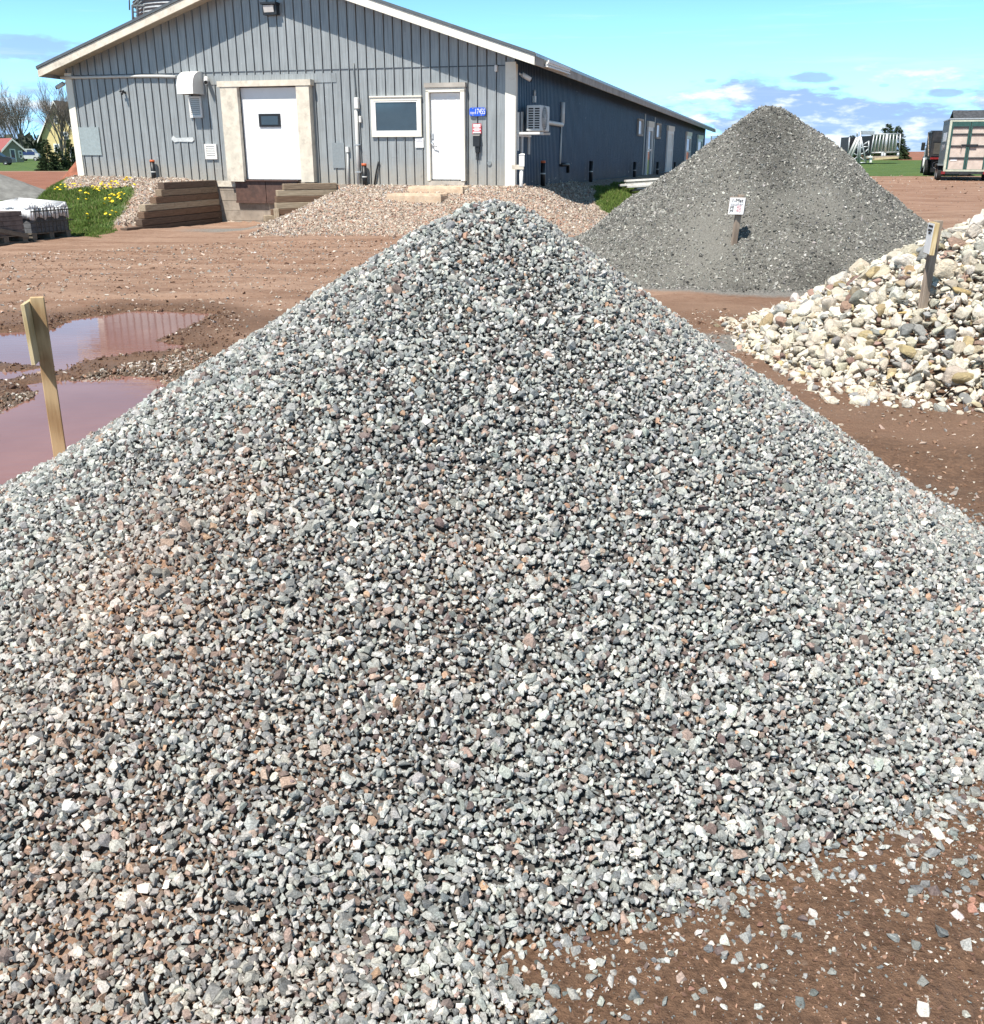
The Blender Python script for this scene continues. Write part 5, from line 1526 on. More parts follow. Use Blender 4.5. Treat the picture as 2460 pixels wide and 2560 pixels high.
# electrical box on a post in front of the corner
pb = onplane(1303, 466, -V, L(0, -.12, 0)); pt_ = onplane(1303, 384, -V, L(0, -.12, 0)); pm = onplane(1303, 416, -V, L(0, -.12, 0))
t = thing('electric_pedestal', pb, 'white electrical box on a pipe standing at the right corner of the gable', 'electrical box')
mb = MB(); mb.tube([pb - Vector((0, 0, .2)), Vector((pb.x, pb.y, pm.z))], .042, 10); mb.build('pipe', 'white_paint', t)
c = Vector((pb.x, pb.y, 0))
mb = MB(); mb.box((c.x - .055, c.y - .06, pm.z), (c.x + .065, c.y + .06, pt_.z - .03)); mb.hexa([Vector((c.x - .065, c.y - .07, pt_.z - .029)), Vector((c.x + .075, c.y - .07, pt_.z - .029)), Vector((c.x + .075, c.y + .07, pt_.z - .029)), Vector((c.x - .065, c.y + .07, pt_.z - .029)),
    Vector((c.x - .02, c.y - .05, pt_.z)), Vector((c.x + .065, c.y - .05, pt_.z)), Vector((c.x + .065, c.y + .05, pt_.z)), Vector((c.x - .02, c.y + .05, pt_.z))])
mb.build('box', 'white_paint', t)
zz = pb.z + .42
mb = MB(); mb.box((c.x - .22, c.y - .055, zz - .05), (c.x + .05, c.y - .0451, zz + .05)); mb.build('strap', 'cream_board', t)
# concrete step by the second side door
b_, z_ = SP(1660, 445, 1.1)
zt2 = .60; gx = L(-.75, bq[2] + .6, 0); g_ = G(gx.x, gx.y)
bs_ = SP(1654, 440, 1.15)[0]; gx = L(-.75, bs_ + .6, 0); g_ = G(gx.x, gx.y)
mb = MB(); LB(mb, -1.15, -.13, bs_, bs_ + 1.5, g_ - .1, .72); tag(mb.build('concrete_step', 'step_concrete', bevel=.02), 'square concrete step standing at a side door of the long wall', 'step')

# ------------------------------------------------------------------ entrance steps
t = thing('entrance_steps', L(1.6, -.6, .5), 'two worn sandy concrete steps below the white entrance door', 'steps')
def slabstep(a0, a1, f0, f1, z0, z1, name):
    mb = MB(); r = random.Random(int(a0 * 97)); nn = 12
    top = []
    def jj(s=.03): return r.uniform(-s, s)
    ed = [(a0 + (a1 - a0) * k_ / nn, -f1 + jj()) for k_ in range(nn + 1)] + [(a1 + jj(), -f1 + (f1 - f0) * k_ / 5) for k_ in range(1, 5)] + [(a1 - (a1 - a0) * k_ / nn, -f0) for k_ in range(nn + 1)] + [(a0 + jj(), -f0 - (f1 - f0) * k_ / 5) for k_ in range(1, 5)]
    T_ = [L(x, y, z1 + jj(.008)) for x, y in ed]; cen = sum(T_, Vector()) / len(T_)
    M_ = [L(x + (x - (a0 + a1) / 2) * .03, y - .02 * (1 if y < -(f0 + f1) / 2 else 0), z1 - .05 + jj(.01)) for x, y in ed]
    B_ = [L(x + (x - (a0 + a1) / 2) * .05, y - .05 * (1 if y < -(f0 + f1) / 2 else 0), z0) for x, y in ed]
    for i in range(len(ed)):
        j = (i + 1) % len(ed)
        mb.poly([T_[i], T_[j], cen]); mb.poly([M_[i], M_[j], T_[j], T_[i]]); mb.poly([B_[i], B_[j], M_[j], M_[i]])
    mb.build('step', 'step_concrete', t)
slabstep(1.0, 2.3, .03, .78, .45, .875, 'a'); slabstep(1.3, 2.55, .60, 1.45, .30, .735, 'b')

# ------------------------------------------------------------------ timber walls of the dock
def timber_wall(name, P0, P1, n, h, z0, lefts, label, lean, back, extra=None, mats=('timber', 'timber_light', 'timber_dark', 'timber_brown')):
    t = thing(name, Vector((P0.x, P0.y, z0)), label, 'retaining wall', 'timber walls of the loading dock')
    e = (P1 - P0); ln = e.length; e = e.normalized(); nrm_ = Vector((-e.y, e.x, 0)) * back
    r = random.Random(len(label))
    for k_ in range(n):
        s0, s1 = lefts[k_][0] * ln, lefts[k_][1] * ln
        zz = z0 + h * k_; o0 = nrm_ * (lean * k_ + r.uniform(-.008, .008))
        mb = MB(); w = .17
        A_, B_ = P0 + e * s0 + o0, P0 + e * s1 + o0
        tilt = r.uniform(-.006, .006)
        mb.hexa([A_ + Vector((0, 0, zz)), B_ + Vector((0, 0, zz + tilt)), B_ + nrm_ * w + Vector((0, 0, zz + tilt)), A_ + nrm_ * w + Vector((0, 0, zz)),
                 A_ + Vector((0, 0, zz + h - .006)), B_ + Vector((0, 0, zz + h - .006 + tilt)), B_ + nrm_ * w + Vector((0, 0, zz + h - .006 + tilt)), A_ + nrm_ * w + Vector((0, 0, zz + h - .006))])
        o = mb.build('timber', mats[lefts[k_][2]], None, loc=Vector((0, 0, 0)))
        # grain runs along the beam: keep its own axes
        M_ = Matrix.Translation(A_ + Vector((0, 0, zz))) @ Matrix(((e.y, -e.x, 0), (-e.x, -e.y, 0), (0, 0, 1))).transposed().to_4x4()
        R_ = Matrix((( -e.y, 0, e.x), (e.x, 0, e.y), (0, 1, 0)))   # columns: local x, y, z(beam)
        M_ = Matrix.Translation(A_ + Vector((0, 0, zz))) @ R_.to_4x4()
        o.data.transform(M_.inverted()); o.parent = t
        o.matrix_basis = Matrix.Translation(-wloc(t)) @ M_
        bv = o.modifiers.new('bevel', 'BEVEL'); bv.width = .008; bv.segments = 1
    return t
lw_l = [(-.02, 1, 2), (.13, 1, 2), (.163, 1, 3), (.19, 1, 1), (.305, 1, 3), (.372, 1, 0), (.41, 1, 2)]
lw = timber_wall('timber_wall', LW0, LW1, 7, .150, -.09, lw_l, 'brown stepped timber wall holding the gravel left of the loading dock', .012, 1)
rw_l = [(-.02, .98, 2), (.0, .98, 1), (.10, 1, 3), (.16, 1, 1), (.17, 1, 3), (.19, 1, 1), (.28, 1, 0)]
rw = timber_wall('timber_wall', RW0, Vector((RW1.x, RW1.y, 0)), 7, .142, -.08, rw_l, 'light timber wall stepping down to the right of the loading dock', .004, 1)
mb = MB(); c = RW0 + (Vector((RW1.x, RW1.y, 0)) - RW0) * .17
mb.box((c.x - .06, c.y - .16, -.05), (c.x + .06, c.y - .04, .36)); tag(mb.build('stub_post', 'timber_light'), 'short pale stub of post leaning on the right dock timber wall', 'post')

# ------------------------------------------------------------------ pallets of pavers at the left edge
def pallet(name, c, yaw, w, d, label, brown=False):
    ca, sa = math.cos(yaw), math.sin(yaw)
    g0 = G(c.x, c.y) + .01
    T = lambda x, y, z: (c.x + x * ca - y * sa, c.y + x * sa + y * ca, g0 + z)
    t = thing(name, Vector((c.x, c.y, g0)), label, 'pallet')
    mb = MB()
    for x in (-w / 2, -.06, w / 2 - .12): mb.box((x, -d / 2, .02), (x + .12, d / 2, .12), T)
    nn = 7
    for k_ in range(nn):
        x = -d / 2 + (d - .1) * k_ / (nn - 1); mb.box((-w / 2 - .02, x, .121), (w / 2 + .02, x + .1, .143), T)
    mb.box((-w / 2, -d / 2 - .02, .0), (w / 2, -d / 2 + .08, .019), T)
    mb.build('pallet_base', 'pallet_wood', t)
    mb = MB(); r = random.Random(3)
    rows = 5 if brown else 5; hh = .47 if not brown else .42; ch = hh / rows
    for k_ in range(rows):
        x = -w / 2 + .02
        while x < w / 2 - .05:
            wd = r.uniform(.14, .24) if not brown else r.uniform(.3, .55)
            x1 = min(x + wd, w / 2 - .02)
            for (y0, y1) in ((-d / 2 + .02 + r.uniform(0, .012), 0), (.004, d / 2 - .02)):
                mb.box((x + .003, y0, .145 + ch * k_ + .003), (x1 - .003, y1, .145 + ch * (k_ + 1) - .003), T)
            x = x1
    mb.build('pavers', 'paver_brown' if brown else 'paver_grey', t)
    zt = .145 + hh
    if not brown:
        # white sheet tucked over the top, hanging in folds
        mb = MB(); N_ = 26; rr = np.random.default_rng(4)
        def edge(u):        # perimeter point
            P_ = 2 * (w + d); s = u * P_
            if s < w: return (-w / 2 + s, -d / 2)
            s -= w
            if s < d: return (w / 2, -d / 2 + s)
            s -= d
            if s < w: return (w / 2 - s, d / 2)
            return (-w / 2, d / 2 - (s - w))
        M_ = 64; ring0, ring1, ring2 = [], [], []
        for i in range(M_):
            x, y = edge(i / M_); o = 1.0 + .02
            hang = .20 + .03 * math.sin(i * 1.3) + rr.uniform(-.02, .02)
            ring0.append(T(x * 1.0, y * 1.0, zt + .03 + .04 * math.sin(i * .9)))
            ring1.append(T(x * 1.025 + .012 * math.sin(i * 2.1), y * 1.03 + .012 * math.cos(i * 1.7), zt - .03))
            ring2.append(T(x * (1.03 + .025 * math.sin(i * 1.9)), y * (1.035 + .03 * math.cos(i * 2.3)), zt - hang))
        cen = T(-.1, .1, zt + .16)
        for i in range(M_):
            j = (i + 1) % M_
            mb.poly([ring0[i], ring0[j], cen], smooth=True); mb.poly([ring1[i], ring1[j], ring0[j], ring0[i]], smooth=True); mb.poly([ring2[i], ring2[j], ring1[j], ring1[i]], smooth=True)
        cv_ = mb.build('plastic_cover', 'plastic_wrap', t)
        sd = cv_.modifiers.new('thick', 'SOLIDIFY'); sd.thickness = .006
        # printed swooshes and lines on the front of the sheet
        mb = MB(); yf = -d / 2 * 1.06 - .012
        def band(pts, wid):
            for (x0, z0), (x1, z1) in zip(pts[:-1], pts[1:]):
                mb.hexa([Vector(T(x0, yf - .006, z0)), Vector(T(x1, yf - .006, z1)), Vector(T(x1, yf, z1)), Vector(T(x0, yf, z0)), Vector(T(x0, yf - .006, z0 + wid)), Vector(T(x1, yf - .006, z1 + wid)), Vector(T(x1, yf, z1 + wid)), Vector(T(x0, yf, z0 + wid))])
        for x0 in (-.36, .30):
            band([(x0, zt - .05), (x0 + .05, zt - .12), (x0 + .12, zt - .15)], .022)
        band([(-.16, zt - .17), (-.05, zt - .18), (.04, zt - .15), (.06, zt - .11)], .014)
        for k_ in range(2): band([(.08, zt - .11 - .03 * k_), (.26, zt - .108 - .03 * k_)], .013)
        mb.build('printed_marks', 'ink_grey', t)
        # straps
        for x in np.linspace(-w / 2 + .10, w / 2 - .10, 9):
            mb = MB()
            mb.box((x - .010, -d / 2 * 1.07 - .022, .13), (x + .010, -d / 2 * 1.07 - .016, zt - .01), T); mb.build('strap', 'strap', t)
        for z in (zt - .08, .33):
            mb = MB(); mb.box((-w / 2 * 1.04, -d / 2 * 1.07 - .03, z), (w / 2 * 1.06, -d / 2 * 1.07 - .0235, z + .022), T); mb.build('strap', 'strap', t)
    else:
        mb = MB(); mb.hexa([Vector(T(*p_)) for p_ in ((-w / 2, -d / 2 - .02, .30), (w / 2 + .02, -d / 2 - .02, .06), (w / 2 + .02, -d / 2 - .004, .06), (-w / 2, -d / 2 - .004, .30), (-w / 2, -d / 2 - .02, .38), (w / 2 + .02, -d / 2 - .02, .14), (w / 2 + .02, -d / 2 - .004, .14), (-w / 2, -d / 2 - .004, .38))])
        mb.build('brace_board', 'pallet_wood', t)
    return t
pallet('paver_pallet', Vector((-9.15, 20.28, 0)), math.radians(72), 1.06, 1.0, 'pallet of grey pavers under a printed white plastic sheet with black straps')
pallet('stone_pallet', Vector((-9.42, 18.93, 0)), math.radians(72), 1.06, 1.0, 'pallet of brown slab stone cut off by the left edge of the picture', True)
# ------------------------------------------------------------------ signs on stakes
def beam(name, mat_, parent, A, B, wx, wy, xdir, bevel=.004):
    """a sawn stick from A to B; wx along xdir, grain along the stick"""
    A, B = Vector(A), Vector(B); z = (B - A).normalized(); x = Vector(xdir); x = (x - z * x.dot(z)).normalized(); y = z.cross(x); h = (B - A).length
    mb = MB(); mb.box((-wx / 2, -wy / 2, 0), (wx / 2, wy / 2, h))
    o = mb.build(name, mat_, None, loc=(0, 0, 0))
    M = Matrix((x, y, z)).transposed().to_4x4(); M.translation = A - wloc(parent)
    o.parent = parent; o.matrix_basis = M
    if bevel:
        b = o.modifiers.new('bevel', 'BEVEL'); b.width = bevel; b.segments = 1
    return o
# fresh stake at the left of the foreground pile, sign board seen from behind its edge
w0 = hitpile(154, 1128, near_h); Ys = w0.y
pb = at(154, 1160, Ys); ptp = at(92, 742, Ys)
t = thing('sign_stake', pb, 'fresh wooden stake with a board seen edge on, left of the foreground pile', 'sign post')
wpx = 38 / FL * (Ys * cP + (CH - .8) * sP)
beam('stake', 'stake_fresh', t, pb - (ptp - pb).normalized() * .12, ptp, wpx * .86, .036, (.93, .36, 0))
bd = Vector((-.26, -1, 0)).normalized()
tl = at(66, 757, Ys - .10); bl = at(92, 916, Ys - .10)
ax = (tl - bl)
bdir = Vector((-.2, .98, 0)); near_t = at(56, 762, Ys - .16); near_b = at(84, 914, Ys - .16); far_t = gz(96, 734, near_t.z); bdir = (far_t - near_t); bw_l = min(bdir.length, .32); bdir.normalize()
beam('board', 'board_yellow', t, near_b + bdir * bw_l / 2, near_t + bdir * bw_l / 2, bw_l, .021, bdir, .002)
print('stake Y', Ys, ptp, near_t, far_t)
# sign on the dark pile
w1 = hitpile(1833, 613, mid_h); Y1 = w1.y
t = thing('sign_post', w1, 'white price sign on a weathered stake stuck in the dark grey pile', 'sign post')
def q1(px, py, d=0.0): return at(px, py, Y1 + d)
pbm = q1(1832, 625, .02); ptm = q1(1853, 487, -.02)
beam('stake', 'stake_grey', t, pbm, ptm, .072, .05, (1, .25, 0))
rt = (q1(1862, 496) - q1(1826, 493)).normalized(); upv = (q1(1826, 493) - q1(1821, 533)); 
face_r = Vector((.94, -.34, 0)).normalized(); upn = (ptm - pbm).normalized()
cen = q1(1842, 515, -.07); bw_, bh_ = .205, .212
beam('sign_board', 'stake_grey', t, cen - upn * bh_ / 2 + face_r.cross(upn) * -.03, cen + upn * bh_ / 2 + face_r.cross(upn) * -.03, bw_, .05, face_r)
nrm1 = face_r.cross(upn)
if nrm1.y > 0: nrm1 = -nrm1
pc = cen + nrm1 * .008
mb = MB(); 
hw, hh_ = bw_ * .47, bh_ * .48
mb.hexa([pc - face_r * hw - upn * hh_, pc + face_r * hw - upn * hh_, pc + face_r * hw - upn * hh_ - nrm1 * .01, pc - face_r * hw - upn * hh_ - nrm1 * .01,
         pc - face_r * hw + upn * hh_, pc + face_r * hw + upn * hh_, pc + face_r * hw + upn * hh_ - nrm1 * .01, pc - face_r * hw + upn * hh_ - nrm1 * .01])
mb.build('sign_face', 'sign_white', t)
pf = pc + nrm1 * .004
put_text('minus', 'ink', t, pf + upn * .068, face_r, upn)
put_text('crusher', 'ink_grey', t, pf + upn * .025, face_r, upn)
for k_ in range(2):
    put_text('yd', 'ink', t, pf - face_r * .058 - upn * (.010 + .042 * k_), face_r, upn)
    put_text('price', 'ink_pink', t, pf + face_r * .03 - upn * (.012 + .042 * k_), face_r, upn)
# sign in the fieldstones
w2 = hitpile(2303, 772, lambda x, y: ground_z(x, y) + cob_h(x, y)); Y2 = w2.y
t = thing('sign_post', w2, 'weathered stake with a small sign board seen nearly edge on among the fieldstones', 'sign post')
def q2(px, py, d=0.0): return at(px, py, Y2 + d)
beam('stake', 'stake_grey', t, q2(2300, 800), q2(2346, 551), .062, .042, (1, .3, 0))
f2 = Vector((.17, .98, 0)).normalized(); u2 = (q2(2346, 551) - q2(2300, 800)).normalized(); n2_ = f2.cross(u2)
if n2_.x > 0: n2_ = -n2_
c2_ = q2(2329, 596, -.08)
beam('sign_board', 'board_yellow', t, c2_ - u2 * .115, c2_ + u2 * .115, .19, .034, f2, .002)
pc = c2_ + n2_ * .021
mb = MB(); hw, hh_ = .088, .108
mb.hexa([pc - f2 * hw - u2 * hh_, pc + f2 * hw - u2 * hh_, pc + f2 * hw - u2 * hh_ - n2_ * .003, pc - f2 * hw - u2 * hh_ - n2_ * .003, pc - f2 * hw + u2 * hh_, pc + f2 * hw + u2 * hh_, pc + f2 * hw + u2 * hh_ - n2_ * .003, pc - f2 * hw + u2 * hh_ - n2_ * .003])
mb.build('sign_face', 'sign_white', t)
mb = MB(); r = random.Random(2)
for k_, (v, ww) in enumerate(((.078, .12), (.05, .11), (.03, .06))):
    x = -ww / 2
    while x < ww / 2:
        d_ = r.uniform(.008, .02); p_ = pc + n2_ * .002 + f2 * (-x - .0) + u2 * v
        mb.hexa([p_, p_ - f2 * d_ * .7, p_ - f2 * d_ * .7 - n2_ * .0015, p_ - n2_ * .0015, p_ + u2 * .016, p_ - f2 * d_ * .7 + u2 * .016, p_ - f2 * d_ * .7 + u2 * .016 - n2_ * .0015, p_ + u2 * .016 - n2_ * .0015]); x += d_
mb.build('handwriting', 'ink', t)

# ------------------------------------------------------------------ grass with dandelions
def grass(name, polyw, dens, h0, h1, label, seed, thin=None):
    rng = np.random.default_rng(seed)
    P = np.array(polyw); lo, hi = P.min(0) - .3, P.max(0) + .3
    n = int((hi - lo).prod() * dens); q_ = rng.uniform(lo, hi, (n, 2))
    d = sdf(q_[:, 0], q_[:, 1], P) + .5 * fbm(q_[:, 0] * 1.8, q_[:, 1] * 1.8, seed)
    cl = fbm(q_[:, 0] * 3, q_[:, 1] * 3, seed + 1)
    k_ = (d < 0.05) & (rng.random(n) < .65 + cl)
    q_, d, cl = q_[k_], d[k_], cl[k_]; n = len(q_)
    z = ground_z(q_[:, 0], q_[:, 1])
    hgt = rng.uniform(h0, h1, n) * (1 + 1.2 * cl) * np.clip(.45 - d * 1.2, .35, 1); a = rng.uniform(0, 6.283, n); w = rng.uniform(.006, .012, n)
    lx, ly = rng.normal(0, .35, n) * hgt, rng.normal(0, .35, n) * hgt
    b0 = np.stack([q_[:, 0] - np.cos(a) * w, q_[:, 1] - np.sin(a) * w, z - .01], -1); b1 = np.stack([q_[:, 0] + np.cos(a) * w, q_[:, 1] + np.sin(a) * w, z - .01], -1)
    tp = np.stack([q_[:, 0] + lx, q_[:, 1] + ly, z + hgt], -1)
    vv = np.stack([b0, b1, tp], 1).reshape(-1, 3); ff = np.arange(n * 3).reshape(-1, 3)
    c = np.array([.075, .135, .022]) * (1 + rng.normal(0, .25, (n, 1))) + np.array([.05, .04, .01]) * rng.random((n, 1))
    dry = rng.random(n) < .06; c[dry] = (.30, .26, .12)
    col = np.repeat(np.clip(c, .01, .6), 3, 0)
    me = np_mesh(name, vv, ff, 'leaf_attr', False, {'col': ('FLOAT_COLOR', col)})
    tag(np_obj(name, me), label, 'grass', kind='stuff')
grass('grass', GLP, 3400, .04, .09, 'green grass patch dotted with dandelions left of the timber wall', 3)
grass('grass', GRP, 2000, .05, .12, 'green grass tuft strip beside the shaded long wall', 4)
DAN = [(315, 459, 9, 6, 11), (290, 470, 14, 5, 9), (246, 480, 16, 7, 16), (265, 476, 14, 6, 10), (296, 499, 13, 6, 14), (276, 513, 12, 8, 9), (146, 485, 7, 4, 4), (162, 473, 5, 3, 3), (190, 476, 14, 5, 6), (224, 549, 8, 4, 3), (276, 538, 10, 8, 5), (205, 505, 18, 14, 5), (175, 480, 12, 10, 3), (326, 480, 10, 5, 3), (70, 487, 5, 2, 2)]
mb = MB(); N_ = 9
for k_ in range(N_):
    a0_, a1_ = 2 * math.pi * k_ / N_, 2 * math.pi * (k_ + 1) / N_
    mb.poly([(.036 * math.cos(a0_), .036 * math.sin(a0_), .10), (.036 * math.cos(a1_), .036 * math.sin(a1_), .10), (0, 0, .118)])
    mb.poly([(.036 * math.cos(a0_), .036 * math.sin(a0_), .10), (.036 * math.cos(a1_), .036 * math.sin(a1_), .10), (0, 0, .088)])
DH = mb.mesh('dandelion', ['dandelion', 'leaf_stem'] if 'leaf_stem' in MATS else ['dandelion'], (0, 0, 0))
rr = random.Random(9)
for (cx0, cy0, sx0, sy0, n_) in DAN:
    for k_ in range(int(n_ * 1.1)):
        p_ = hitground(rr.gauss(cx0, sx0 * .7), rr.gauss(cy0, sy0 * .7))
        o = bpy.data.objects.new('dandelion', DH); COL.objects.link(o)
        o.location = p_ + Vector((0, 0, rr.uniform(.0, .05))); s_ = rr.uniform(.7, 1.15); o.scale = (s_, s_, s_); o.rotation_euler = (rr.uniform(-.5, .7), rr.uniform(-.4, .4), rr.uniform(0, 6))
        tag(o, 'yellow dandelion flower in the green grass left of the timber wall', 'flower', 'dandelions in the grass')

# ------------------------------------------------------------------ heap of old white boards beside the long wall
pA = hitground(1600, 495)
t = thing('board_stack', pA, 'stack of broken white painted boards lying on the grass beside the dark pile', 'lumber')
r = random.Random(12)
for k_ in range(9):
    yw = math.radians(18 + r.uniform(-8, 8)); ln_ = r.uniform(2.0, 3.0); ca, sa = math.cos(yw), math.sin(yw)
    cx0, cy0, z0 = pA.x + .95 + r.uniform(-.25, .3), pA.y + .25 + .17 * (k_ % 5) - .3, pA.z + .10 + .075 * (k_ // 2) + .045 * (k_ % 5)
    T = lambda x, y, z: (cx0 + x * ca - y * sa, cy0 + x * sa + y * ca, z0 + z + x * .05)
    mb = MB(); mb.box((-ln_ / 2, -.10, 0), (ln_ / 2, .10, .05), T); mb.build('board', 'old_white_board' if k_ > 2 else 'pallet_wood', t)
for k_ in range(2):
    mb = MB(); x0 = pA.x + .1 + .8 * k_
    mb.box((x0, pA.y - .35, pA.z - .04), (x0 + .1, pA.y + .5, pA.z + .06)); mb.build('bearer', 'pallet_wood', t)

# ------------------------------------------------------------------ grain bin behind the warehouse
Yb = 50.0
c = at(505, 100, Yb); R = 2.75; zeave = at(400, 13, Yb).z
t = thing('grain_bin', Vector((c.x, Yb, 0)), 'galvanised grain bin with a ladder cage rising behind the left roof slope', 'grain bin')
mb = MB(); N_ = 40; z = 0.0; prev = None; k_ = 0
zs = np.arange(4.0, zeave, .075)
for k_, z in enumerate(zs):
    rr_ = R + (.03 if k_ % 2 else -.03)
    cur = [(c.x + rr_ * math.cos(2 * math.pi * i / N_), Yb + rr_ * math.sin(2 * math.pi * i / N_), z) for i in range(N_)]
    if prev:
        for i in range(N_): mb.poly([prev[i], prev[(i + 1) % N_], cur[(i + 1) % N_], cur[i]], k_ % 2)
    prev = cur
mb.tube([(c.x, Yb, 0), (c.x, Yb, 4.0)], R, N_)
mb.build('corrugated_wall', ['galvanised', 'galv_dark'], t)
mb = MB()
for i in range(N_):
    a0_, a1_ = 2 * math.pi * i / N_, 2 * math.pi * (i + 1) / N_
    e0, e1 = (c.x + (R + .12) * math.cos(a0_), Yb + (R + .12) * math.sin(a0_), zeave), (c.x + (R + .12) * math.cos(a1_), Yb + (R + .12) * math.sin(a1_), zeave)
    mb.poly([e0, e1, (c.x + .3 * math.cos(a1_), Yb + .3 * math.sin(a1_), zeave + 1.5), (c.x + .3 * math.cos(a0_), Yb + .3 * math.sin(a0_), zeave + 1.5)])
mb.build('cone_roof', 'galvanised', t)
mb = MB(); mb.tube([(c.x, Yb, zeave + 1.49), (c.x, Yb, zeave + 1.8)], .35, 16); mb.build('fill_cap', 'galv_dark', t)
mb = MB()
def bp(px, py, d=-2.0): return at(px, py, Yb + d)
for px in (334, 346):
    mb.tube([bp(px, 90), bp(px - 3, 14), bp(px + 10, 2), bp(px + 28, -14)], .05, 6)
mb.tube([bp(324, 25), bp(322, -40)], .03, 6)
for py in (18, 30, 44, 58, 72): mb.tube([bp(333, py), bp(347, py)], .03, 5)
mb.tube([bp(334, 16), bp(410, 12)], .06, 6); mb.tube([bp(346, 20), bp(346, -20)], .05, 6); mb.tube([bp(360, 14), bp(360, 60)], .03, 5)
mb.build('ladder_cage', 'galv_dark', t)

# ------------------------------------------------------------------ trees
def bare_tree(px, py, Yd, hpx, label, seed, spread=.55, trunks=3):
    base = at(px, py, Yd); base.z = G(base.x, Yd); Hh = hpx / 2620 * Yd
    t = thing('bare_tree', base, label, 'tree', 'bare trees in the distance')
    r = random.Random(seed); tr, cr = MB(), MB()
    def grow(mb, p, d, ln, rad, lev):
        n_ = 3; pts = [p]; rs = [rad]; q_ = p
        for i in range(n_):
            d = (d + Vector((r.gauss(0, .10), r.gauss(0, .10), r.gauss(.03, .06)))).normalized()
            q_ = q_ + d * (ln / n_); pts.append(q_); rs.append(rad * (1 - .45 * (i + 1) / n_))
        mb.tube(pts, rs, 6 if lev < 2 else 3, cap=False)
        if lev >= 5: return
        kids = [4, 4, 4, 4, 2][lev]
        for i in range(kids):
            f = 1.0 if i == 0 else r.uniform(.35, .95)
            pp = p + (q_ - p) * f if i else q_
            ang = r.uniform(.25, spread + .15 * lev / 4) * (0.5 if i == 0 else 1); ph = r.uniform(0, 6.283)
            u_ = d.orthogonal().normalized(); v_ = d.cross(u_)
            nd = (d * math.cos(ang) + (u_ * math.cos(ph) + v_ * math.sin(ph)) * math.sin(ang) + Vector((0, 0, .12))).normalized()
            grow(cr, pp, nd, ln * r.uniform(.58, .82), max(.010 * Yd / 100, rad * (.62 if i == 0 else .45)), lev + 1)
    for k_ in range(trunks):
        a = r.uniform(0, 6.28); d = Vector((math.cos(a) * .25 * (k_ > 0), math.sin(a) * .25 * (k_ > 0), 1)).normalized()
        grow(tr, base + Vector((math.cos(a), math.sin(a), 0)) * .15 * (k_ > 0), d, Hh * .30, Hh * .015, 0)
    tr.build('trunk', 'bark', t); cr.build('crown', 'bark', t)
bare_tree(58, 405, 178, 200, 'wide bare tree behind the red roofed shed', 4, .65, 3)
bare_tree(158, 405, 115, 235, 'tall bare tree in front of the yellow house', 8, .5, 3)
bare_tree(15, 402, 185, 175, 'thin bare tree at the left edge behind the shed', 21, .6, 2)
def spruce(px, py, Yd, hpx, wpx_, label, seed, group='spruces', top=None):
    base = at(px, py, Yd); base.z = G(base.x, Yd); Hh = hpx / 2620 * Yd; R0 = wpx_ / 2620 * Yd / 2
    t = thing('spruce_tree', base, label, 'tree', group)
    mb = MB(); mb.tube([base, base + Vector((0, 0, Hh * .97))], [Hh * .022, .01], 7); mb.build('trunk', 'bark', t)
    r = np.random.default_rng(seed); P_, C_ = [], []
    nl = 22
    for l_ in range(nl):
        f = l_ / nl; zz = Hh * (.06 + .93 * f); RR = R0 * (1 - f) ** .85 * r.uniform(.85, 1.1) + .06 * R0
        nb = int(9 * (1 - f) + 5)
        for b_ in range(nb):
            a = r.uniform(0, 6.283); ln = RR * r.uniform(.7, 1.12)
            m_ = int(44 * ln / R0) + 14
            s = r.uniform(.15, 1, m_) ** .7
            cx0 = np.cos(a) * ln * s; cy0 = np.sin(a) * ln * s; cz0 = zz - .28 * ln * s + .12 * ln * s ** 3
            c0 = np.stack([cx0, cy0, cz0], -1) + r.normal(0, .035 * R0, (m_, 3))
            sz = Hh * .020
            d1 = np.stack([np.cos(a) + r.normal(0, .5, m_), np.sin(a) + r.normal(0, .5, m_), r.normal(-.15, .3, m_)], -1) * sz * 1.6
            d2 = r.normal(0, 1, (m_, 3)) * sz * .8
            P_.append(np.stack([c0 - d2 * .7, c0 + d2 * .7, c0 + d1], 1)); C_.append(np.repeat(r.uniform(.6, 1.5, (m_, 1)), 3, 0))
    vv = np.concatenate(P_).reshape(-1, 3); sc_ = np.concatenate(C_)
    col = np.array([.022, .045, .016])[None] * sc_ + np.array([.02, .015, .004]) * (sc_ > 1.25)
    me = np_mesh('crown', vv, np.arange(len(vv)).reshape(-1, 3), 'leaf_attr', False, {'col': ('FLOAT_COLOR', col)})
    np_obj('crown', me, t)
spruce(124, 424, 95, 76, 66, 'dark spruce standing on the lawn left of the warehouse corner', 1)
spruce(182, 418, 100, 74, 52, 'dark spruce half hidden by the warehouse corner', 2)
spruce(150, 420, 99, 56, 44, 'small dark spruce between the two larger spruces on the lawn', 3)
spruce(100, 395, 190, 28, 30, 'small dark conifer far behind the spruces on the left', 5)
spruce(2210, 402, 100, 86, 86, 'tall spruce rising behind the steel panel rack', 6, 'spruces behind the steel racks')
spruce(2236, 402, 102, 80, 78, 'spruce with a rounded top behind the right end of the panel rack', 7, 'spruces behind the steel racks')
spruce(2122, 408, 98, 60, 62, 'spruce half hidden behind the steel stair frame', 9, 'spruces behind the steel racks')
spruce(2178, 404, 101, 62, 70, 'low spruce filling the gap behind the steel racks', 10, 'spruces behind the steel racks')

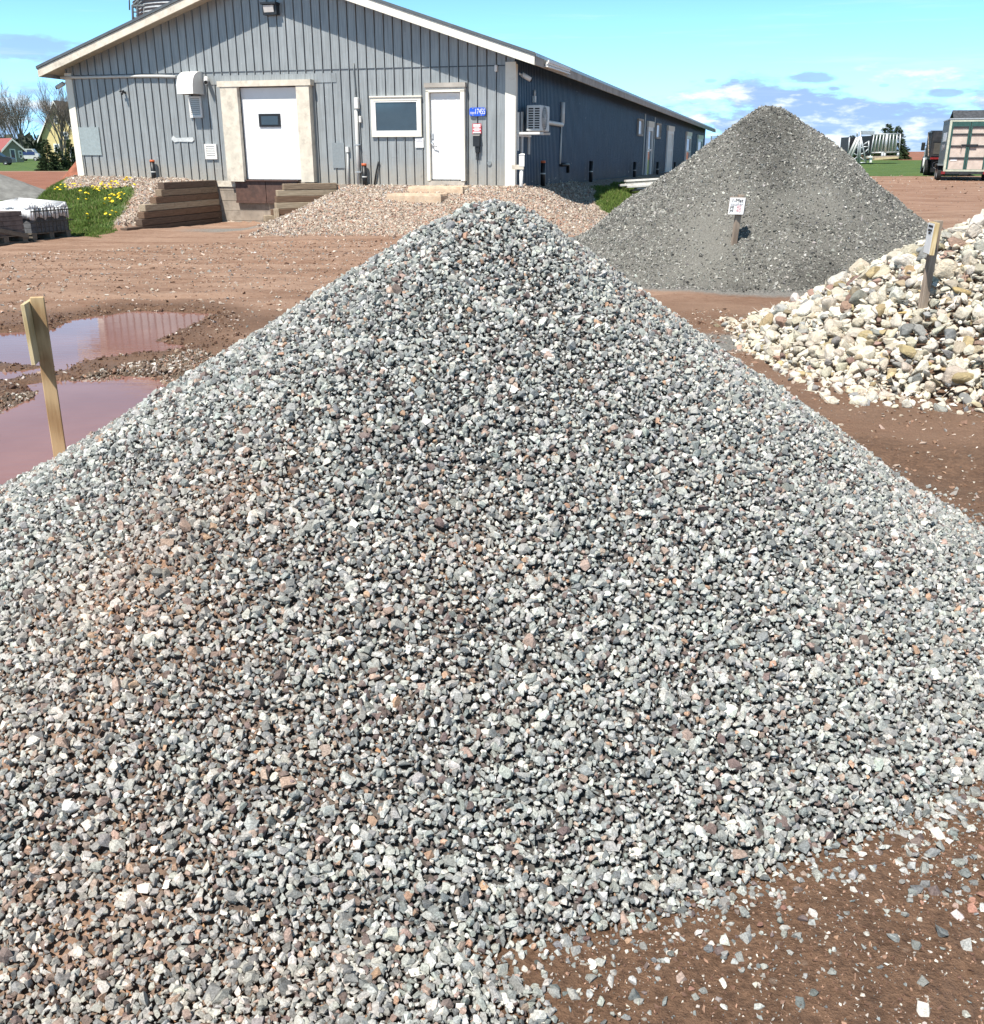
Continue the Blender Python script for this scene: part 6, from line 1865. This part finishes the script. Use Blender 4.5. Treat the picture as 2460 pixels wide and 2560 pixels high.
# distant belt of woods along the horizon on the left
r = np.random.default_rng(31); P_ = []
for k_ in range(900):
    x = r.uniform(-330, -130); y = r.uniform(340, 380); hh_ = r.uniform(3, 7)
    m_ = 10; c0 = np.stack([x + r.normal(0, 1.2, m_), y + r.normal(0, 1, m_), .5 + r.uniform(0, 1, m_) * hh_], -1); d_ = r.normal(0, 1.1, (m_, 3, 3))
    P_.append(c0[:, None, :] + d_)
vv = np.concatenate(P_).reshape(-1, 3)
me = np_mesh('woods', vv, np.arange(len(vv)).reshape(-1, 3), 'leaf_attr', False, {'col': ('FLOAT_COLOR', np.array([.045, .055, .04]) * r.uniform(.5, 1.5, (len(vv), 1)))})
tag(np_obj('woods', me), 'dark distant belt of woods along the horizon at the left', 'woods', kind='stuff')

# ------------------------------------------------------------------ houses in the distance
def house(name, label, c, yaw, w, d, hw, hr, wall, roof, trim, gable_items, over=.35, side_items=()):
    """gable faces local -y; w across the gable, d along the ridge"""
    ca, sa = math.cos(yaw), math.sin(yaw); g0 = G(c.x, c.y) - .05
    T = lambda x, y, z: Vector((c.x + x * ca - y * sa, c.y + x * sa + y * ca, g0 + z))
    t = thing(name, Vector((c.x, c.y, g0)), label, 'house')
    mb = MB()
    for y in (-d / 2, d / 2): mb.poly([T(-w / 2, y, 0), T(w / 2, y, 0), T(w / 2, y, hw), T(0, y, hr), T(-w / 2, y, hw)])
    for x in (-w / 2, w / 2): mb.poly([T(x, -d / 2, 0), T(x, d / 2, 0), T(x, d / 2, hw), T(x, -d / 2, hw)])
    mb.build('wall', wall, t)
    sl_ = (hr - hw) / (w / 2)
    mb = MB()
    for s in (-1, 1):
        xe = s * (w / 2 + over); ze = hw - sl_ * over
        mb.hexa([T(xe, -d / 2 - over, ze + .02), T(0, -d / 2 - over, hr + .02), T(0, d / 2 + over, hr + .02), T(xe, d / 2 + over, ze + .02), T(xe, -d / 2 - over, ze + .22), T(0, -d / 2 - over, hr + .22), T(0, d / 2 + over, hr + .22), T(xe, d / 2 + over, ze + .22)])
    mb.build('roof', roof, t)
    mb = MB()
    for s in (-1, 1):
        xe = s * (w / 2 + over); ze = hw - sl_ * over; y0, y1 = -d / 2 - over - .06, -d / 2 - over - .003
        mb.hexa([T(xe, y0, ze - .1), T(0, y0, hr - .1), T(0, y1, hr - .1), T(xe, y1, ze - .1), T(xe, y0, ze + .2), T(0, y0, hr + .2), T(0, y1, hr + .2), T(xe, y1, ze + .2)])
    mb.build('rake_board', trim, t)
    for (kind, x0, x1, z0, z1) in gable_items:
        mb = MB(); e = .14; y0, y1 = -d / 2 - .09, -d / 2 - .01
        for q_ in ((x0 - e, x0, z0, z1 + e), (x1, x1 + e, z0, z1 + e), (x0 + .001, x1 - .001, z1, z1 + e)): mb.hexa([T(q_[0], y0, q_[2]), T(q_[1], y0, q_[2]), T(q_[1], y1, q_[2]), T(q_[0], y1, q_[2]), T(q_[0], y0, q_[3]), T(q_[1], y0, q_[3]), T(q_[1], y1, q_[3]), T(q_[0], y1, q_[3])])
        if kind == 'window':
            zm = (z0 + z1) / 2
            for (za, zb) in ((z0 - e, z0), (zm - .05, zm + .05)): mb.hexa([T(x0, y0, za), T(x1, y0, za), T(x1, y1, za), T(x0, y1, za), T(x0, y0, zb), T(x1, y0, zb), T(x1, y1, zb), T(x0, y1, zb)])
        f_ = mb.build(kind, trim, t)
        mb = MB(); mb.hexa([T(x0, -d / 2 - .05, z0), T(x1, -d / 2 - .05, z0), T(x1, -d / 2 - .008, z0), T(x0, -d / 2 - .008, z0), T(x0, -d / 2 - .05, z1), T(x1, -d / 2 - .05, z1), T(x1, -d / 2 - .008, z1), T(x0, -d / 2 - .008, z1)])
        mb.build('pane' if kind == 'window' else 'leaf', 'pane_dark', f_)
    for (kind, y0, y1, z0, z1, m_) in side_items:
        mb = MB(); mb.hexa([T(-w / 2 - .06, y0, z0), T(-w / 2 - .003, y0, z0), T(-w / 2 - .003, y1, z0), T(-w / 2 - .06, y1, z0), T(-w / 2 - .06, y0, z1), T(-w / 2 - .003, y0, z1), T(-w / 2 - .003, y1, z1), T(-w / 2 - .06, y1, z1)])
        mb.build(kind, m_, t)
    return t
Yh = 155.0
k2m = Yh / 2620
cH = at(165, 400, Yh)
house('yellow_house', 'tall yellow gabled house behind the bare tree', Vector((cH.x, Yh + 4, 0)), math.radians(-3), 92 * k2m, 9, 62 * k2m, 140 * k2m, 'yellow_wall', 'roof_dark', 'white_paint',
      [('window', -7 * k2m, -1 * k2m, 93 * k2m, 106 * k2m), ('window', -16 * k2m, -6 * k2m, 26 * k2m, 42 * k2m), ('window', 12 * k2m, 20 * k2m, 55 * k2m, 70 * k2m), ('door', 22 * k2m, 30 * k2m, 2 * k2m, 34 * k2m)], .5)
cS = at(44, 404, Yh)
house('red_roofed_shed', 'small olive shed with a red roof at the far left', Vector((cS.x - 2.2, Yh + 1.5, 0)), math.radians(42), 46 * k2m, 6.5, 32 * k2m, 54 * k2m, 'olive_wall', 'red_roof', 'white_paint',
      [('door', -6 * k2m, 3 * k2m, 2 * k2m, 30 * k2m), ('window', 14 * k2m, 19 * k2m, 12 * k2m, 26 * k2m)], .4, [('plank_panel', -3.0, 2.6, .2, 1.75, 'tan_wall')])

# ------------------------------------------------------------------ vehicles
def wheel(parent, c, axis, r, w, name='wheel', rim='rim'):
    c = Vector(c); axis = Vector(axis).normalized(); u = axis.cross(Vector((0, 0, 1))).normalized(); v = Vector((0, 0, 1))
    mb = MB(); N_ = 20
    def ring(rr, off): return [c + axis * off + (u * math.cos(2 * math.pi * i / N_) + v * math.sin(2 * math.pi * i / N_)) * rr for i in range(N_)]
    R_ = [ring(r * .6, -w * .5), ring(r * .94, -w * .5), ring(r, -w * .36), ring(r, w * .36), ring(r * .94, w * .5), ring(r * .6, w * .5)]
    for a_, b_ in zip(R_[:-1], R_[1:]):
        for i in range(N_): mb.poly([a_[i], a_[(i + 1) % N_], b_[(i + 1) % N_], b_[i]], smooth=True)
    wo_ = mb.build(name, 'tyre', parent)
    mb = MB()
    for s in (-1, 1):
        A_ = ring(r * .6, s * w * .5); B_ = ring(r * .5, s * w * .30); H_ = ring(r * .16, s * w * .30); K_ = ring(r * .14, s * w * .42)
        for i in range(N_):
            j = (i + 1) % N_
            mb.poly([A_[i], A_[j], B_[j], B_[i]]); mb.poly([B_[i], B_[j], H_[j], H_[i]]); mb.poly([H_[i], H_[j], K_[j], K_[i]])
        mb.poly(K_)
    mb.build('rim', rim, wo_)
    return wo_
def frame2(c, yaw, g0):
    """x to the right of travel, y forward; yaw turns y clockwise from +Y"""
    f = Vector((math.sin(yaw), math.cos(yaw), 0)); s = Vector((math.cos(yaw), -math.sin(yaw), 0))
    return lambda x, y, z: Vector((c.x, c.y, g0)) + s * x + f * y + Vector((0, 0, z)), s, f

# cargo trailer, rear doors towards the yard
Yt = 49.7
k3 = Yt / 2620
rl = at(2355, 446, Yt)
yaw = math.radians(19.5); TW = 1.83; TLn = 4.4
g0 = G(rl.x + 1, Yt) 
T, S_, F_ = frame2(Vector((rl.x, rl.y, 0)), yaw, g0)
t = thing('cargo_trailer', T(TW / 2, 0, 0), 'grey cargo trailer with pinkish plywood rear doors in dark green frames', 'trailer')
ZF, ZT = .42, 2.72
mb = MB(); mb.box((0, .06, ZF), (TW, TLn, ZT), T); mb.build('body', 'trailer_grey', t)
mb = MB(); mb.box((-.03, -.0, ZT + .001), (TW + .03, TLn, ZT + .05), T); mb.build('roof', 'galvanised', t)
mb = MB()
mb.box((-.01, -.06, ZF), (.09, .055, ZT - .03), T); mb.box((TW - .09, -.06, ZF), (TW + .01, .055, ZT - .03), T); mb.box((.091, -.05, ZF - .0), (TW - .091, .055, ZF + .09), T); mb.box((.091, -.05, ZT - .10), (TW - .091, .055, ZT - .03), T)
mb.build('door_surround', 'frame_pale', t)
x0, x1, z0, z1 = .10, TW - .10, ZF + .10, ZT - .11
zr = [z0, z0 + .50, z0 + 1.03, z0 + 1.55, z0 + 1.86, z1]
xm = (x0 + x1) / 2
for (xa, xb) in ((x0, xm - .012), (xm + .012, x1)):
    mb = MB(); mb.box((xa, -.03, z0), (xb, .05, z1), T); dd = mb.build('rear_door', 'ply_pink', t)
    mb = MB()
    mb.box((xa, -.062, z0), (xa + .07, -.031, z1), T); mb.box((xb - .07, -.062, z0), (xb, -.031, z1), T)
    mb.build('frame', 'frame_green', dd)
    mb = MB()
    for zz in zr[1:5]: mb.box((xa + .071, -.075, zz - .035), (xb - .071, -.031, zz + .035), T)
    mb.build('crossbar', 'box_black', dd)
    mb = MB(); mb.box((xa + .071, -.055, zr[4] + .036), (xb - .071, -.031, z1), T); mb.build('top_panel', 'frame_green', dd)
mb = MB(); mb.box((xm - .30, -.10, zr[2] + .02), (xm + .42, -.076, zr[2] + .075), T); mb.box((xm + .05, -.115, zr[2] - .06), (xm + .36, -.101, zr[2] + .02), T); mb.tube([T(xm - .28, -.09, zr[2] + .02), T(xm - .28, -.09, zr[2] - .24)], .014, 6); mb.build('latch', 'black_metal', t)
mb = MB(); mb.box((x0 + .14, -.045, z0 + .37), (x0 + .42, -.0305, z0 + .46), T); mb.build('licence_plate', 'sign_white', t)
for xx in (-.09, TW - .09):
    mb = MB(); mb.box((xx + .0, -.085, ZF - .12), (xx + .18, -.0, ZF + .0), T); mb.build('tail_light', 'lamp_red', t)
mb = MB(); mb.box((-.02, -.04, ZF - .12), (TW + .02, .06, ZF - .004), T); mb.box((xm - .2, -.10, ZF - .14), (xm + .2, -.041, ZF - .02), T); mb.build('rear_sill', 'box_black', t)
mb = MB(); mb.box((-.015, .08, ZF + .1), (-.002, .50, ZF + .52), T); mb.build('lower_patch', 'frame_pale', t)
mb = MB(); mb.box((-.012, 1.0, ZT - .95), (-.002, 3.2, ZT - .55), T); mb.build('side_badge', 'plastic_wrap', t)
put_text('lawn', 'ink_grey', t, T(-.014, 2.2, ZT - 1.25), -S_ * 0 - F_ * 1.0, (0, 0, 1), 'lettering', 1.6)
for xx in (-.14, TW + .14):
    wheel(t, T(xx, 1.5, .33), S_, .33, .2); wheel(t, T(xx, .42, .33), S_, .33, .2)
for xx in (-.14, TW + .14):
    mb = MB(); pts = [(.0, .70), (.16, .74), (.9, .76), (1.75, .74), (1.95, .6)]
    for (ya, za), (yb, zb) in zip(pts[:-1], pts[1:]): mb.hexa([T(xx - .14, ya, za - .02), T(xx + .14, ya, za - .02), T(xx + .14, yb, zb - .02), T(xx - .14, yb, zb - .02), T(xx - .14, ya, za), T(xx + .14, ya, za), T(xx + .14, yb, zb), T(xx - .14, yb, zb)])
    mb.build('mudguard', 'galv_dark', t)
mb = MB(); mb.tube([T(TW / 2, TLn, .45), T(TW / 2, TLn + 1.2, .45)], .05, 8); mb.build('drawbar', 'black_metal', t)

# dump truck in front of it
Ytr = 56.0; rl = at(2319, 436, Ytr); g0 = G(rl.x + 1, Ytr); yaw = math.radians(19.0)
T, S_, F_ = frame2(Vector((rl.x, rl.y, 0)), yaw, g0)
TW2 = 2.1
t = thing('dump_truck', T(TW2 / 2, 0, 0), 'white dump truck with a tall black ribbed box parked ahead of the cargo trailer', 'truck')
zb0, zb1 = .95, 2.22
BLn = 3.2
mb = MB(); mb.box((0, .05, zb0), (TW2, BLn, zb0 + .06), T); mb.box((0, .05, zb0 + .061), (.05, BLn, zb1), T); mb.box((TW2 - .05, .05, zb0 + .061), (TW2, BLn, zb1), T); mb.box((.051, BLn - .05, zb0 + .061), (TW2 - .051, BLn, zb1 + .12), T)
mb.build('dump_box', 'box_black', t)
mb = MB()
for k_ in range(7): yy = .1 + (BLn - .25) * k_ / 6; mb.box((-.07, yy, zb0), (-.003, yy + .10, zb1 - .03), T); mb.box((TW2 + .003, yy, zb0), (TW2 + .07, yy + .10, zb1 - .03), T)
mb.box((-.08, .05, zb1 - .029), (.06, BLn, zb1 + .05), T); mb.box((TW2 - .06, .05, zb1 - .029), (TW2 + .08, BLn, zb1 + .05), T)
mb.build('ribs', 'black_metal', t)
mb = MB(); mb.box((.051, 0, zb0 + .08), (TW2 - .051, .045, zb1 - .02), T); tg = mb.build('tailgate', 'box_black', t)
mb = MB(); mb.box((.12, -.015, zb0 + .16), (TW2 - .12, -.002, zb0 + .72), T); mb.build('gate_panel', 'box_gate', tg)
mb = MB(); mb.box((.05, -.02, zb0 + .75), (TW2 - .05, -.002, zb0 + .84), T); mb.build('gate_bar', 'black_metal', tg)
mb = MB(); mb.box((0, -.05, zb0 - .10), (TW2 * .72, .05, zb0 - .005), T); mb.build('red_marker', 'lamp_red', t)
mb = MB(); mb.box((TW2 * .72, -.05, zb0 - .10), (TW2, .05, zb0 - .005), T); mb.build('white_marker', 'sign_white', t)
mb = MB(); mb.tube([T(-.06, BLn - .1, zb1), T(-.06, .3, zb0 + .05)], .035, 6); mb.build('tarp_arm', 'stake_grey', t)
mb = MB(); mb.box((.5, .1, .62), (.65, 6.2, .84), T); mb.box((TW2 - .65, .1, .62), (TW2 - .5, 6.2, .84), T); mb.box((.651, .3, .64), (TW2 - .651, .5, .8), T); mb.build('chassis', 'black_metal', t)
# cab and bonnet
cy0 = BLn + .25
prof = [(cy0, .75), (cy0, 2.02), (cy0 + .15, 2.12), (cy0 + 1.05, 2.10), (cy0 + 1.6, 1.52), (cy0 + 2.75, 1.40), (cy0 + 2.85, 1.25), (cy0 + 2.85, .62), (cy0 + .2, .55)]
mb = MB(); xa, xb = .06, TW2 - .06
A_ = [T(xa, y, z) for y, z in prof]; B_ = [T(xb, y, z) for y, z in prof]
mb.poly(A_); mb.poly(list(reversed(B_)))
for i in range(len(prof)): mb.poly([A_[i], A_[(i + 1) % len(prof)], B_[(i + 1) % len(prof)], B_[i]])
cab = mb.build('cab', 'truck_white', t, bevel=.05)
for xx, s in ((xa, -1), (xb, 1)):
    mb = MB(); q_ = [(cy0 + .25, 1.48), (cy0 + 1.45, 1.48), (cy0 + 1.02, 1.98), (cy0 + .25, 1.98)]
    mb.hexa([T(xx + s * .012, y, z) for y, z in q_] + [T(xx + s * .002, y, z) for y, z in q_]); mb.build('side_window', 'pane_dark', cab)
    mb = MB(); mb.box((min(xx + s * .10, xx + s * .30), cy0 + 1.35, 1.30), (max(xx + s * .10, xx + s * .30), cy0 + 1.46, 1.74), T); mb.build('mirror', 'black_plastic', cab, bevel=.03)
    mb = MB(); mb.tube([T(xx, cy0 + 1.4, 1.58), T(xx + s * .12, cy0 + 1.4, 1.58)], .02, 6); mb.tube([T(xx, cy0 + 1.4, 1.38), T(xx + s * .12, cy0 + 1.4, 1.38)], .02, 6); mb.build('mirror_arm', 'black_plastic', cab)
    wheel(t, T(xx + s * .0, cy0 + 1.9, .42), S_, .42, .26)
    wheel(t, T(xx - s * .18, 1.35, .42), S_, .42, .24); wheel(t, T(xx + s * .08, 1.35, .42), S_, .42, .24)
    mb = MB(); mb.tube([T(xx + s * .05, cy0 + 1.9 + .52 * math.cos(a), .42 + .52 * math.sin(a)) for a in np.linspace(-.1, math.pi + .1, 12)], .05, 6); mb.build('wheel_arch', 'truck_white', cab)
    mb = MB(); mb.box((xx - s * .30 if s < 0 else xx - .30, .60, .18), (xx + .30 if s < 0 else xx + .0, .63, .86), T); mb.build('mud_flap', 'black_plastic', t)
mb = MB(); mb.tube([T(xa + .34, .28, .64), T(xa + .34, .284, .64)], .01, 6); 
mb = MB(); mb.box((.12, .22, .20), (.92, .24, .90), T); fl = mb.build('flap_panel', 'black_plastic', t)
mb = MB(); mb.tube([T(.52 + .34 * math.cos(a), .214, .56 + .20 * math.sin(a)) for a in np.linspace(0, 2 * math.pi, 30)], .008, 5, cap=False); mb.build('flap_oval', 'ink_grey', fl)
put_text('flap', 'ink_grey', t, T(.52, .212, .56), S_, (0, 0, 1), 'flap_lettering', 1.0)

# parked vehicles far left
def small_car(name, label, c, yaw, ln, wd, ht, m_, van=False):
    g0 = G(c.x, c.y); T, S_, F_ = frame2(c, yaw, g0)
    t = thing(name, Vector((c.x, c.y, g0)), label, 'car')
    h = ht
    prof = [(-.5, .18), (-.5, .52), (-.46, .60), (-.36, .62), (-.24, .96), (-.10, 1.0), (.12, .98), (.26, .66), (.46, .58), (.5, .48), (.5, .18)] if not van else [(-.5, .18), (-.5, .9), (-.44, 1.0), (.22, 1.0), (.36, .62), (.48, .55), (.5, .45), (.5, .18)]
    mb = MB(); A_ = [T(-wd / 2, y * ln, z * h) for y, z in prof]; B_ = [T(wd / 2, y * ln, z * h) for y, z in prof]
    mb.poly(A_); mb.poly(list(reversed(B_)))
    for i in range(len(prof)): mb.poly([A_[i], A_[(i + 1) % len(prof)], B_[(i + 1) % len(prof)], B_[i]])
    mb.build('body', m_, t, bevel=.06)
    for s in (-1, 1):
        q_ = [(-.30, .64), (.20, .66), (.10, .93), (-.22, .92)] if not van else [(-.05, .62), (.30, .62), (.18, .93), (-.05, .93)]
        mb = MB(); mb.hexa([T(s * (wd / 2 + .012), y * ln, z * h) for y, z in q_] + [T(s * (wd / 2 + .002), y * ln, z * h) for y, z in q_]); mb.build('side_window', 'pane_dark', t)
        for y in (-.31, .31): wheel(t, T(s * (wd / 2 - .08), y * ln, .32), S_, .32, .2)
    return t
c = at(2, 408, 130); small_car('parked_car', 'dark car half cut off by the left edge in front of the shed', Vector((c.x - .6, 130, 0)), math.radians(80), 4.3, 1.8, 1.5, 'car_dark')
c = at(76, 397, 175); tv = small_car('parked_van', 'white vehicle with a dark blue band parked beyond the shed', Vector((c.x, 175, 0)), math.radians(80), 3.2, 1.8, 1.9, 'truck_white', True)
g0 = G(c.x, 175); T, S_, F_ = frame2(Vector((c.x, 175, 0)), math.radians(80), g0)
mb = MB(); mb.box((.905, -1.55, .95), (.93, 1.0, 1.45), T); mb.build('blue_band', 'car_blue', tv)

# red soil mound beside the far corner of the gable
c = at(222, 440, 52); c.z = 0; mb = MB(); N_ = 30; g0 = G(c.x, 52)
for i in range(N_):
    for j in range(10):
        def pt(i, j):
            a = 2 * math.pi * i / N_; rr_ = j / 10
            x, y = c.x + 1.75 * rr_ * math.cos(a), 52 + 2.2 * rr_ * math.sin(a)
            return (x, y, g0 - .06 + 1.9 * (1 - rr_) ** 1.2 + .16 * (1 - rr_) * float(fbm(np.array([x * 1.5]), np.array([y * 1.5]), 121)[0]))
        mb.poly([pt(i, j), pt(i, j + 1), pt(i + 1, j + 1), pt(i + 1, j)], smooth=True)
tag(mb.build('soil_mound', 'mound_red'), 'mound of red soil at the far left corner of the warehouse', 'soil heap', kind='stuff')

# ------------------------------------------------------------------ steel gear on the right-hand lawn
Yg = 82.0
def g1(px, py, d=0.0): return at(px, py, Yg + d)
base = g1(2150, 407); 
t = thing('steel_stair_frame', base, 'galvanised steel stair tower with a dark hopper on the far lawn', 'steel frame')
def bars(mb, segs, r, d=0.0):
    for (a, b) in segs: mb.tube([g1(*a, d), g1(*b, d)], r, 6)
mb = MB(); bars(mb, [((2122, 388), (2143, 343)), ((2128, 392), (2150, 341))], .10); mb.build('stair_stringer', 'grey_plastic', t)
mb = MB(); bars(mb, [((2143, 407), (2147, 342)), ((2149, 407), (2153, 342)), ((2147, 407), (2152, 330)), ((2125, 405), (2146, 345)), ((2165, 406), (2152, 342)), ((2143, 340), (2143, 330)), ((2150, 332), (2155, 334))], .06); mb.build('legs', 'galvanised', t)
mb = MB(); bars(mb, [((2139, 368), (2145, 371)), ((2132, 383), (2144, 388)), ((2127, 405), (2143, 392)), ((2150, 371), (2158, 368)), ((2149, 387), (2162, 381)), ((2149, 392), (2165, 404)), ((2124, 407), (2144, 407)), ((2148, 407), (2166, 406))], .045); mb.build('braces', 'galvanised', t)
mb = MB()
for px in (2112, 2168):
    q_ = [g1(px, 390), g1(px + 10, 390), g1(px + 10, 406), g1(px + 4, 406)]
    mb.box((q_[0].x, Yg - .3, q_[0].z - .12), (q_[1].x, Yg + .1, q_[0].z)); mb.box((g1(px + 4, 406).x, Yg - .2, g1(px, 406).z), (g1(px + 9, 406).x, Yg, q_[0].z - .121))
mb.build('foot_box', 'white_paint', t)
def prism(mb, pts, d0, d1, mi=0):
    A_ = [g1(*p_, d0) for p_ in pts]; B_ = [p_ + Vector((0, d1 - d0, 0)) for p_ in A_]
    mb.poly(A_, mi); mb.poly(list(reversed(B_)), mi)
    for i in range(len(pts)): mb.poly([A_[i], A_[(i + 1) % len(pts)], B_[(i + 1) % len(pts)], B_[i]], mi)
t2 = thing('feed_hopper', g1(2150, 404, 2), 'dark steel hopper standing behind the stair tower on the far lawn', 'hopper')
mb = MB(); prism(mb, [(2124, 343), (2185, 339), (2178, 388), (2120, 386)], .6, 2.6); mb.build('hopper_body', 'black_metal', t2)
mb = MB(); prism(mb, [(2155, 327), (2187, 328), (2185, 337), (2156, 336)], 1.0, 1.2); mb.build('top_plate', 'galvanised', t2)
mb = MB(); bars(mb, [((2124, 343), (2120, 388)), ((2185, 339), (2176, 389)), ((2172, 352), (2171, 383)), ((2157, 367), (2172, 367)), ((2158, 362), (2172, 353)), ((2162, 381), (2171, 372)), ((2128, 405), (2124, 386)), ((2176, 405), (2176, 388))], .05, .4); mb.build('steel_frame', 'galvanised', t2)
t = thing('panel_rack', g1(2215, 398, 3), 'rack of upright green panels in a galvanised frame on the far lawn', 'rack')
mb = MB()
for k_ in range(8):
    u0, u1 = k_ / 8, (k_ + 1) / 8
    def pp(u, v):
        tx = 2185 + (2251 - 2185) * u + (1 - v) * (-8 + 5 * u); ty = (336 - 1.5 * u) * v + (382 - 2 * u) * (1 - v); return (tx, ty)
    if k_ in (7,): continue
    prism(mb, [pp(u0, 0), pp(u1, 0), pp(u1, 1), pp(u0, 1)], 3.0, 3.15)
mb.build('panels', 'green_rack', t)
mb = MB()
for k_ in range(9):
    u = k_ / 8; bars(mb, [(pp(u, 0), pp(u, 1))], .055 if k_ not in (4,) else .12, 2.85)
bars(mb, [(pp(0, 0), pp(1, 0)), (pp(0, 1), pp(1, 1))], .06, 2.85)
bars(mb, [((2205, 398), (2206, 382)), ((2211, 398), (2212, 382)), ((2244, 393), (2246, 382))], .10, 2.85)
mb.build('frame', 'galvanised', t)
mb = MB(); prism(mb, [(2176, 391), (2248, 389), (2248, 393), (2176, 396)], 2.6, 4.2); mb.build('skid', 'concrete', t)
mb = MB(); prism(mb, [(2175, 397), (2246, 392), (2247, 396), (2176, 401)], 2.0, 4.0); tag(mb.build('straw_strip', 'straw'), 'strip of straw coloured litter under the panel rack', 'straw', kind='stuff')

# flat deck trailer peeping out behind the dark pile
t = thing('flat_trailer', at(2088, 400, 78), 'old pale flat trailer behind the right slope of the dark pile', 'trailer')
def b2(px0, py0, px1, py1, d0, d1, Yq=78.0):
    a_, b_ = at(px0, py1, Yq), at(px1, py0, Yq); mb = MB(); mb.box((a_.x, Yq + d0, a_.z), (b_.x, Yq + d1, b_.z)); return mb
b2(2070, 375, 2106, 380, 0, 2.2).build('deck', 'old_white_board', t); b2(2076, 382, 2106, 388, .2, 2).build('load', 'concrete', t); b2(2080, 388.5, 2108, 393, .1, 2).build('frame', 'old_white_board', t)
for px in (2084, 2101): p_ = at(px, 397, 78.2); wheel(t, p_, (0, 1, 0), .22, .18)

# white bulk bags
for i, (px, py, s, lab) in enumerate(((2108, 429, 1.0, 'white bulk bag behind the right slope of the dark pile'), (2126, 433, .85, 'second white bulk bag sagging nearest the red track'))):
    p_ = at(px, py, 59.0 - i * 1.5); p_.z = G(p_.x, p_.y)
    vv, ff = round_stone(4, (.62 * s, .55 * s, .46 * s), 500 + i, .35, 3)
    vv[:, 2] = np.maximum(vv[:, 2], -.36 * s); vv += np.array([p_.x, p_.y, p_.z + .36 * s])
    r2 = fbm(vv[:, 0] * 5, vv[:, 2] * 7, 131); vv[:, 1] += .12 * r2; vv[:, 2] += .08 * r2
    t = thing('bulk_bag', p_, lab, 'bag', 'white bulk bags')
    o = np_obj('sack', np_mesh('sack', vv, ff, 'bag_white', True), t); o.data.transform(Matrix.Translation(-p_))
    mb = MB(); c0 = p_ + Vector((0, 0, .8 * s)); mb.tube([c0 + Vector((-.3, 0, -.1)), c0 + Vector((-.15, 0, .12)), c0 + Vector((.15, 0, .12)), c0 + Vector((.3, 0, -.1))], .03, 6); mb.build('lifting_loop', 'bag_white', t)

# dark shingled building behind the trailer
Yd = 80.0; cD = at(2402, 272, Yd)
zr_ = cD.z; c = Vector((cD.x, Yd, 0)); yaw = math.radians(12)
T, S_, F_ = frame2(c, yaw, G(c.x + 3, Yd))
gd = G(c.x + 3, Yd); hr = zr_ - gd; hw = hr - 2.3
t = thing('shingled_barn', T(6, 3, 0), 'grey building with a dark shingled roof behind the cargo trailer', 'building')
mb = MB(); dpt = 5.4; lnb = 14
for x in (0.4, lnb): mb.poly([T(x, 0, 0), T(x, dpt, 0), T(x, dpt, hw), T(x, dpt / 2, hr - .15), T(x, 0, hw)])
for y in (0, dpt): mb.poly([T(.4, y, 0), T(lnb, y, 0), T(lnb, y, hw), T(.4, y, hw)])
mb.build('wall', 'trailer_grey', t)
mb = MB()
for s in (-1, 1):
    ye = dpt / 2 + s * (dpt / 2 + .4); ze = hw - .35
    mb.hexa([T(0, ye, ze), T(lnb + .4, ye, ze), T(lnb + .4, dpt / 2, hr - .12), T(0, dpt / 2, hr - .12), T(0, ye, ze + .13), T(lnb + .4, ye, ze + .13), T(lnb + .4, dpt / 2, hr), T(0, dpt / 2, hr)])
mb.build('roof', 'shingle', t)
mb = MB(); mb.box((1.5, -.06, .1), (2.4, -.005, 2.1), T); mb.build('door', 'white_paint', t)

# rail fence past the far end of the warehouse
t = thing('rail_fence', at(1800, 352, 95), 'thin pipe rail fence past the far end of the warehouse', 'fence')
mb = MB()
for py in (341, 345, 350, 357): mb.tube([at(1776, py, 88), at(1850, py, 96)], .03, 5)
mb.build('rails', 'galvanised', t)
for i, px in enumerate((1779, 1800, 1822, 1845)):
    Yq = 88 + 8 * (px - 1776) / 74; p_ = at(px, 338, Yq); mb = MB(); mb.tube([(p_.x, Yq, G(p_.x, Yq)), p_], .05, 6); mb.build('post', 'galvanised', t)
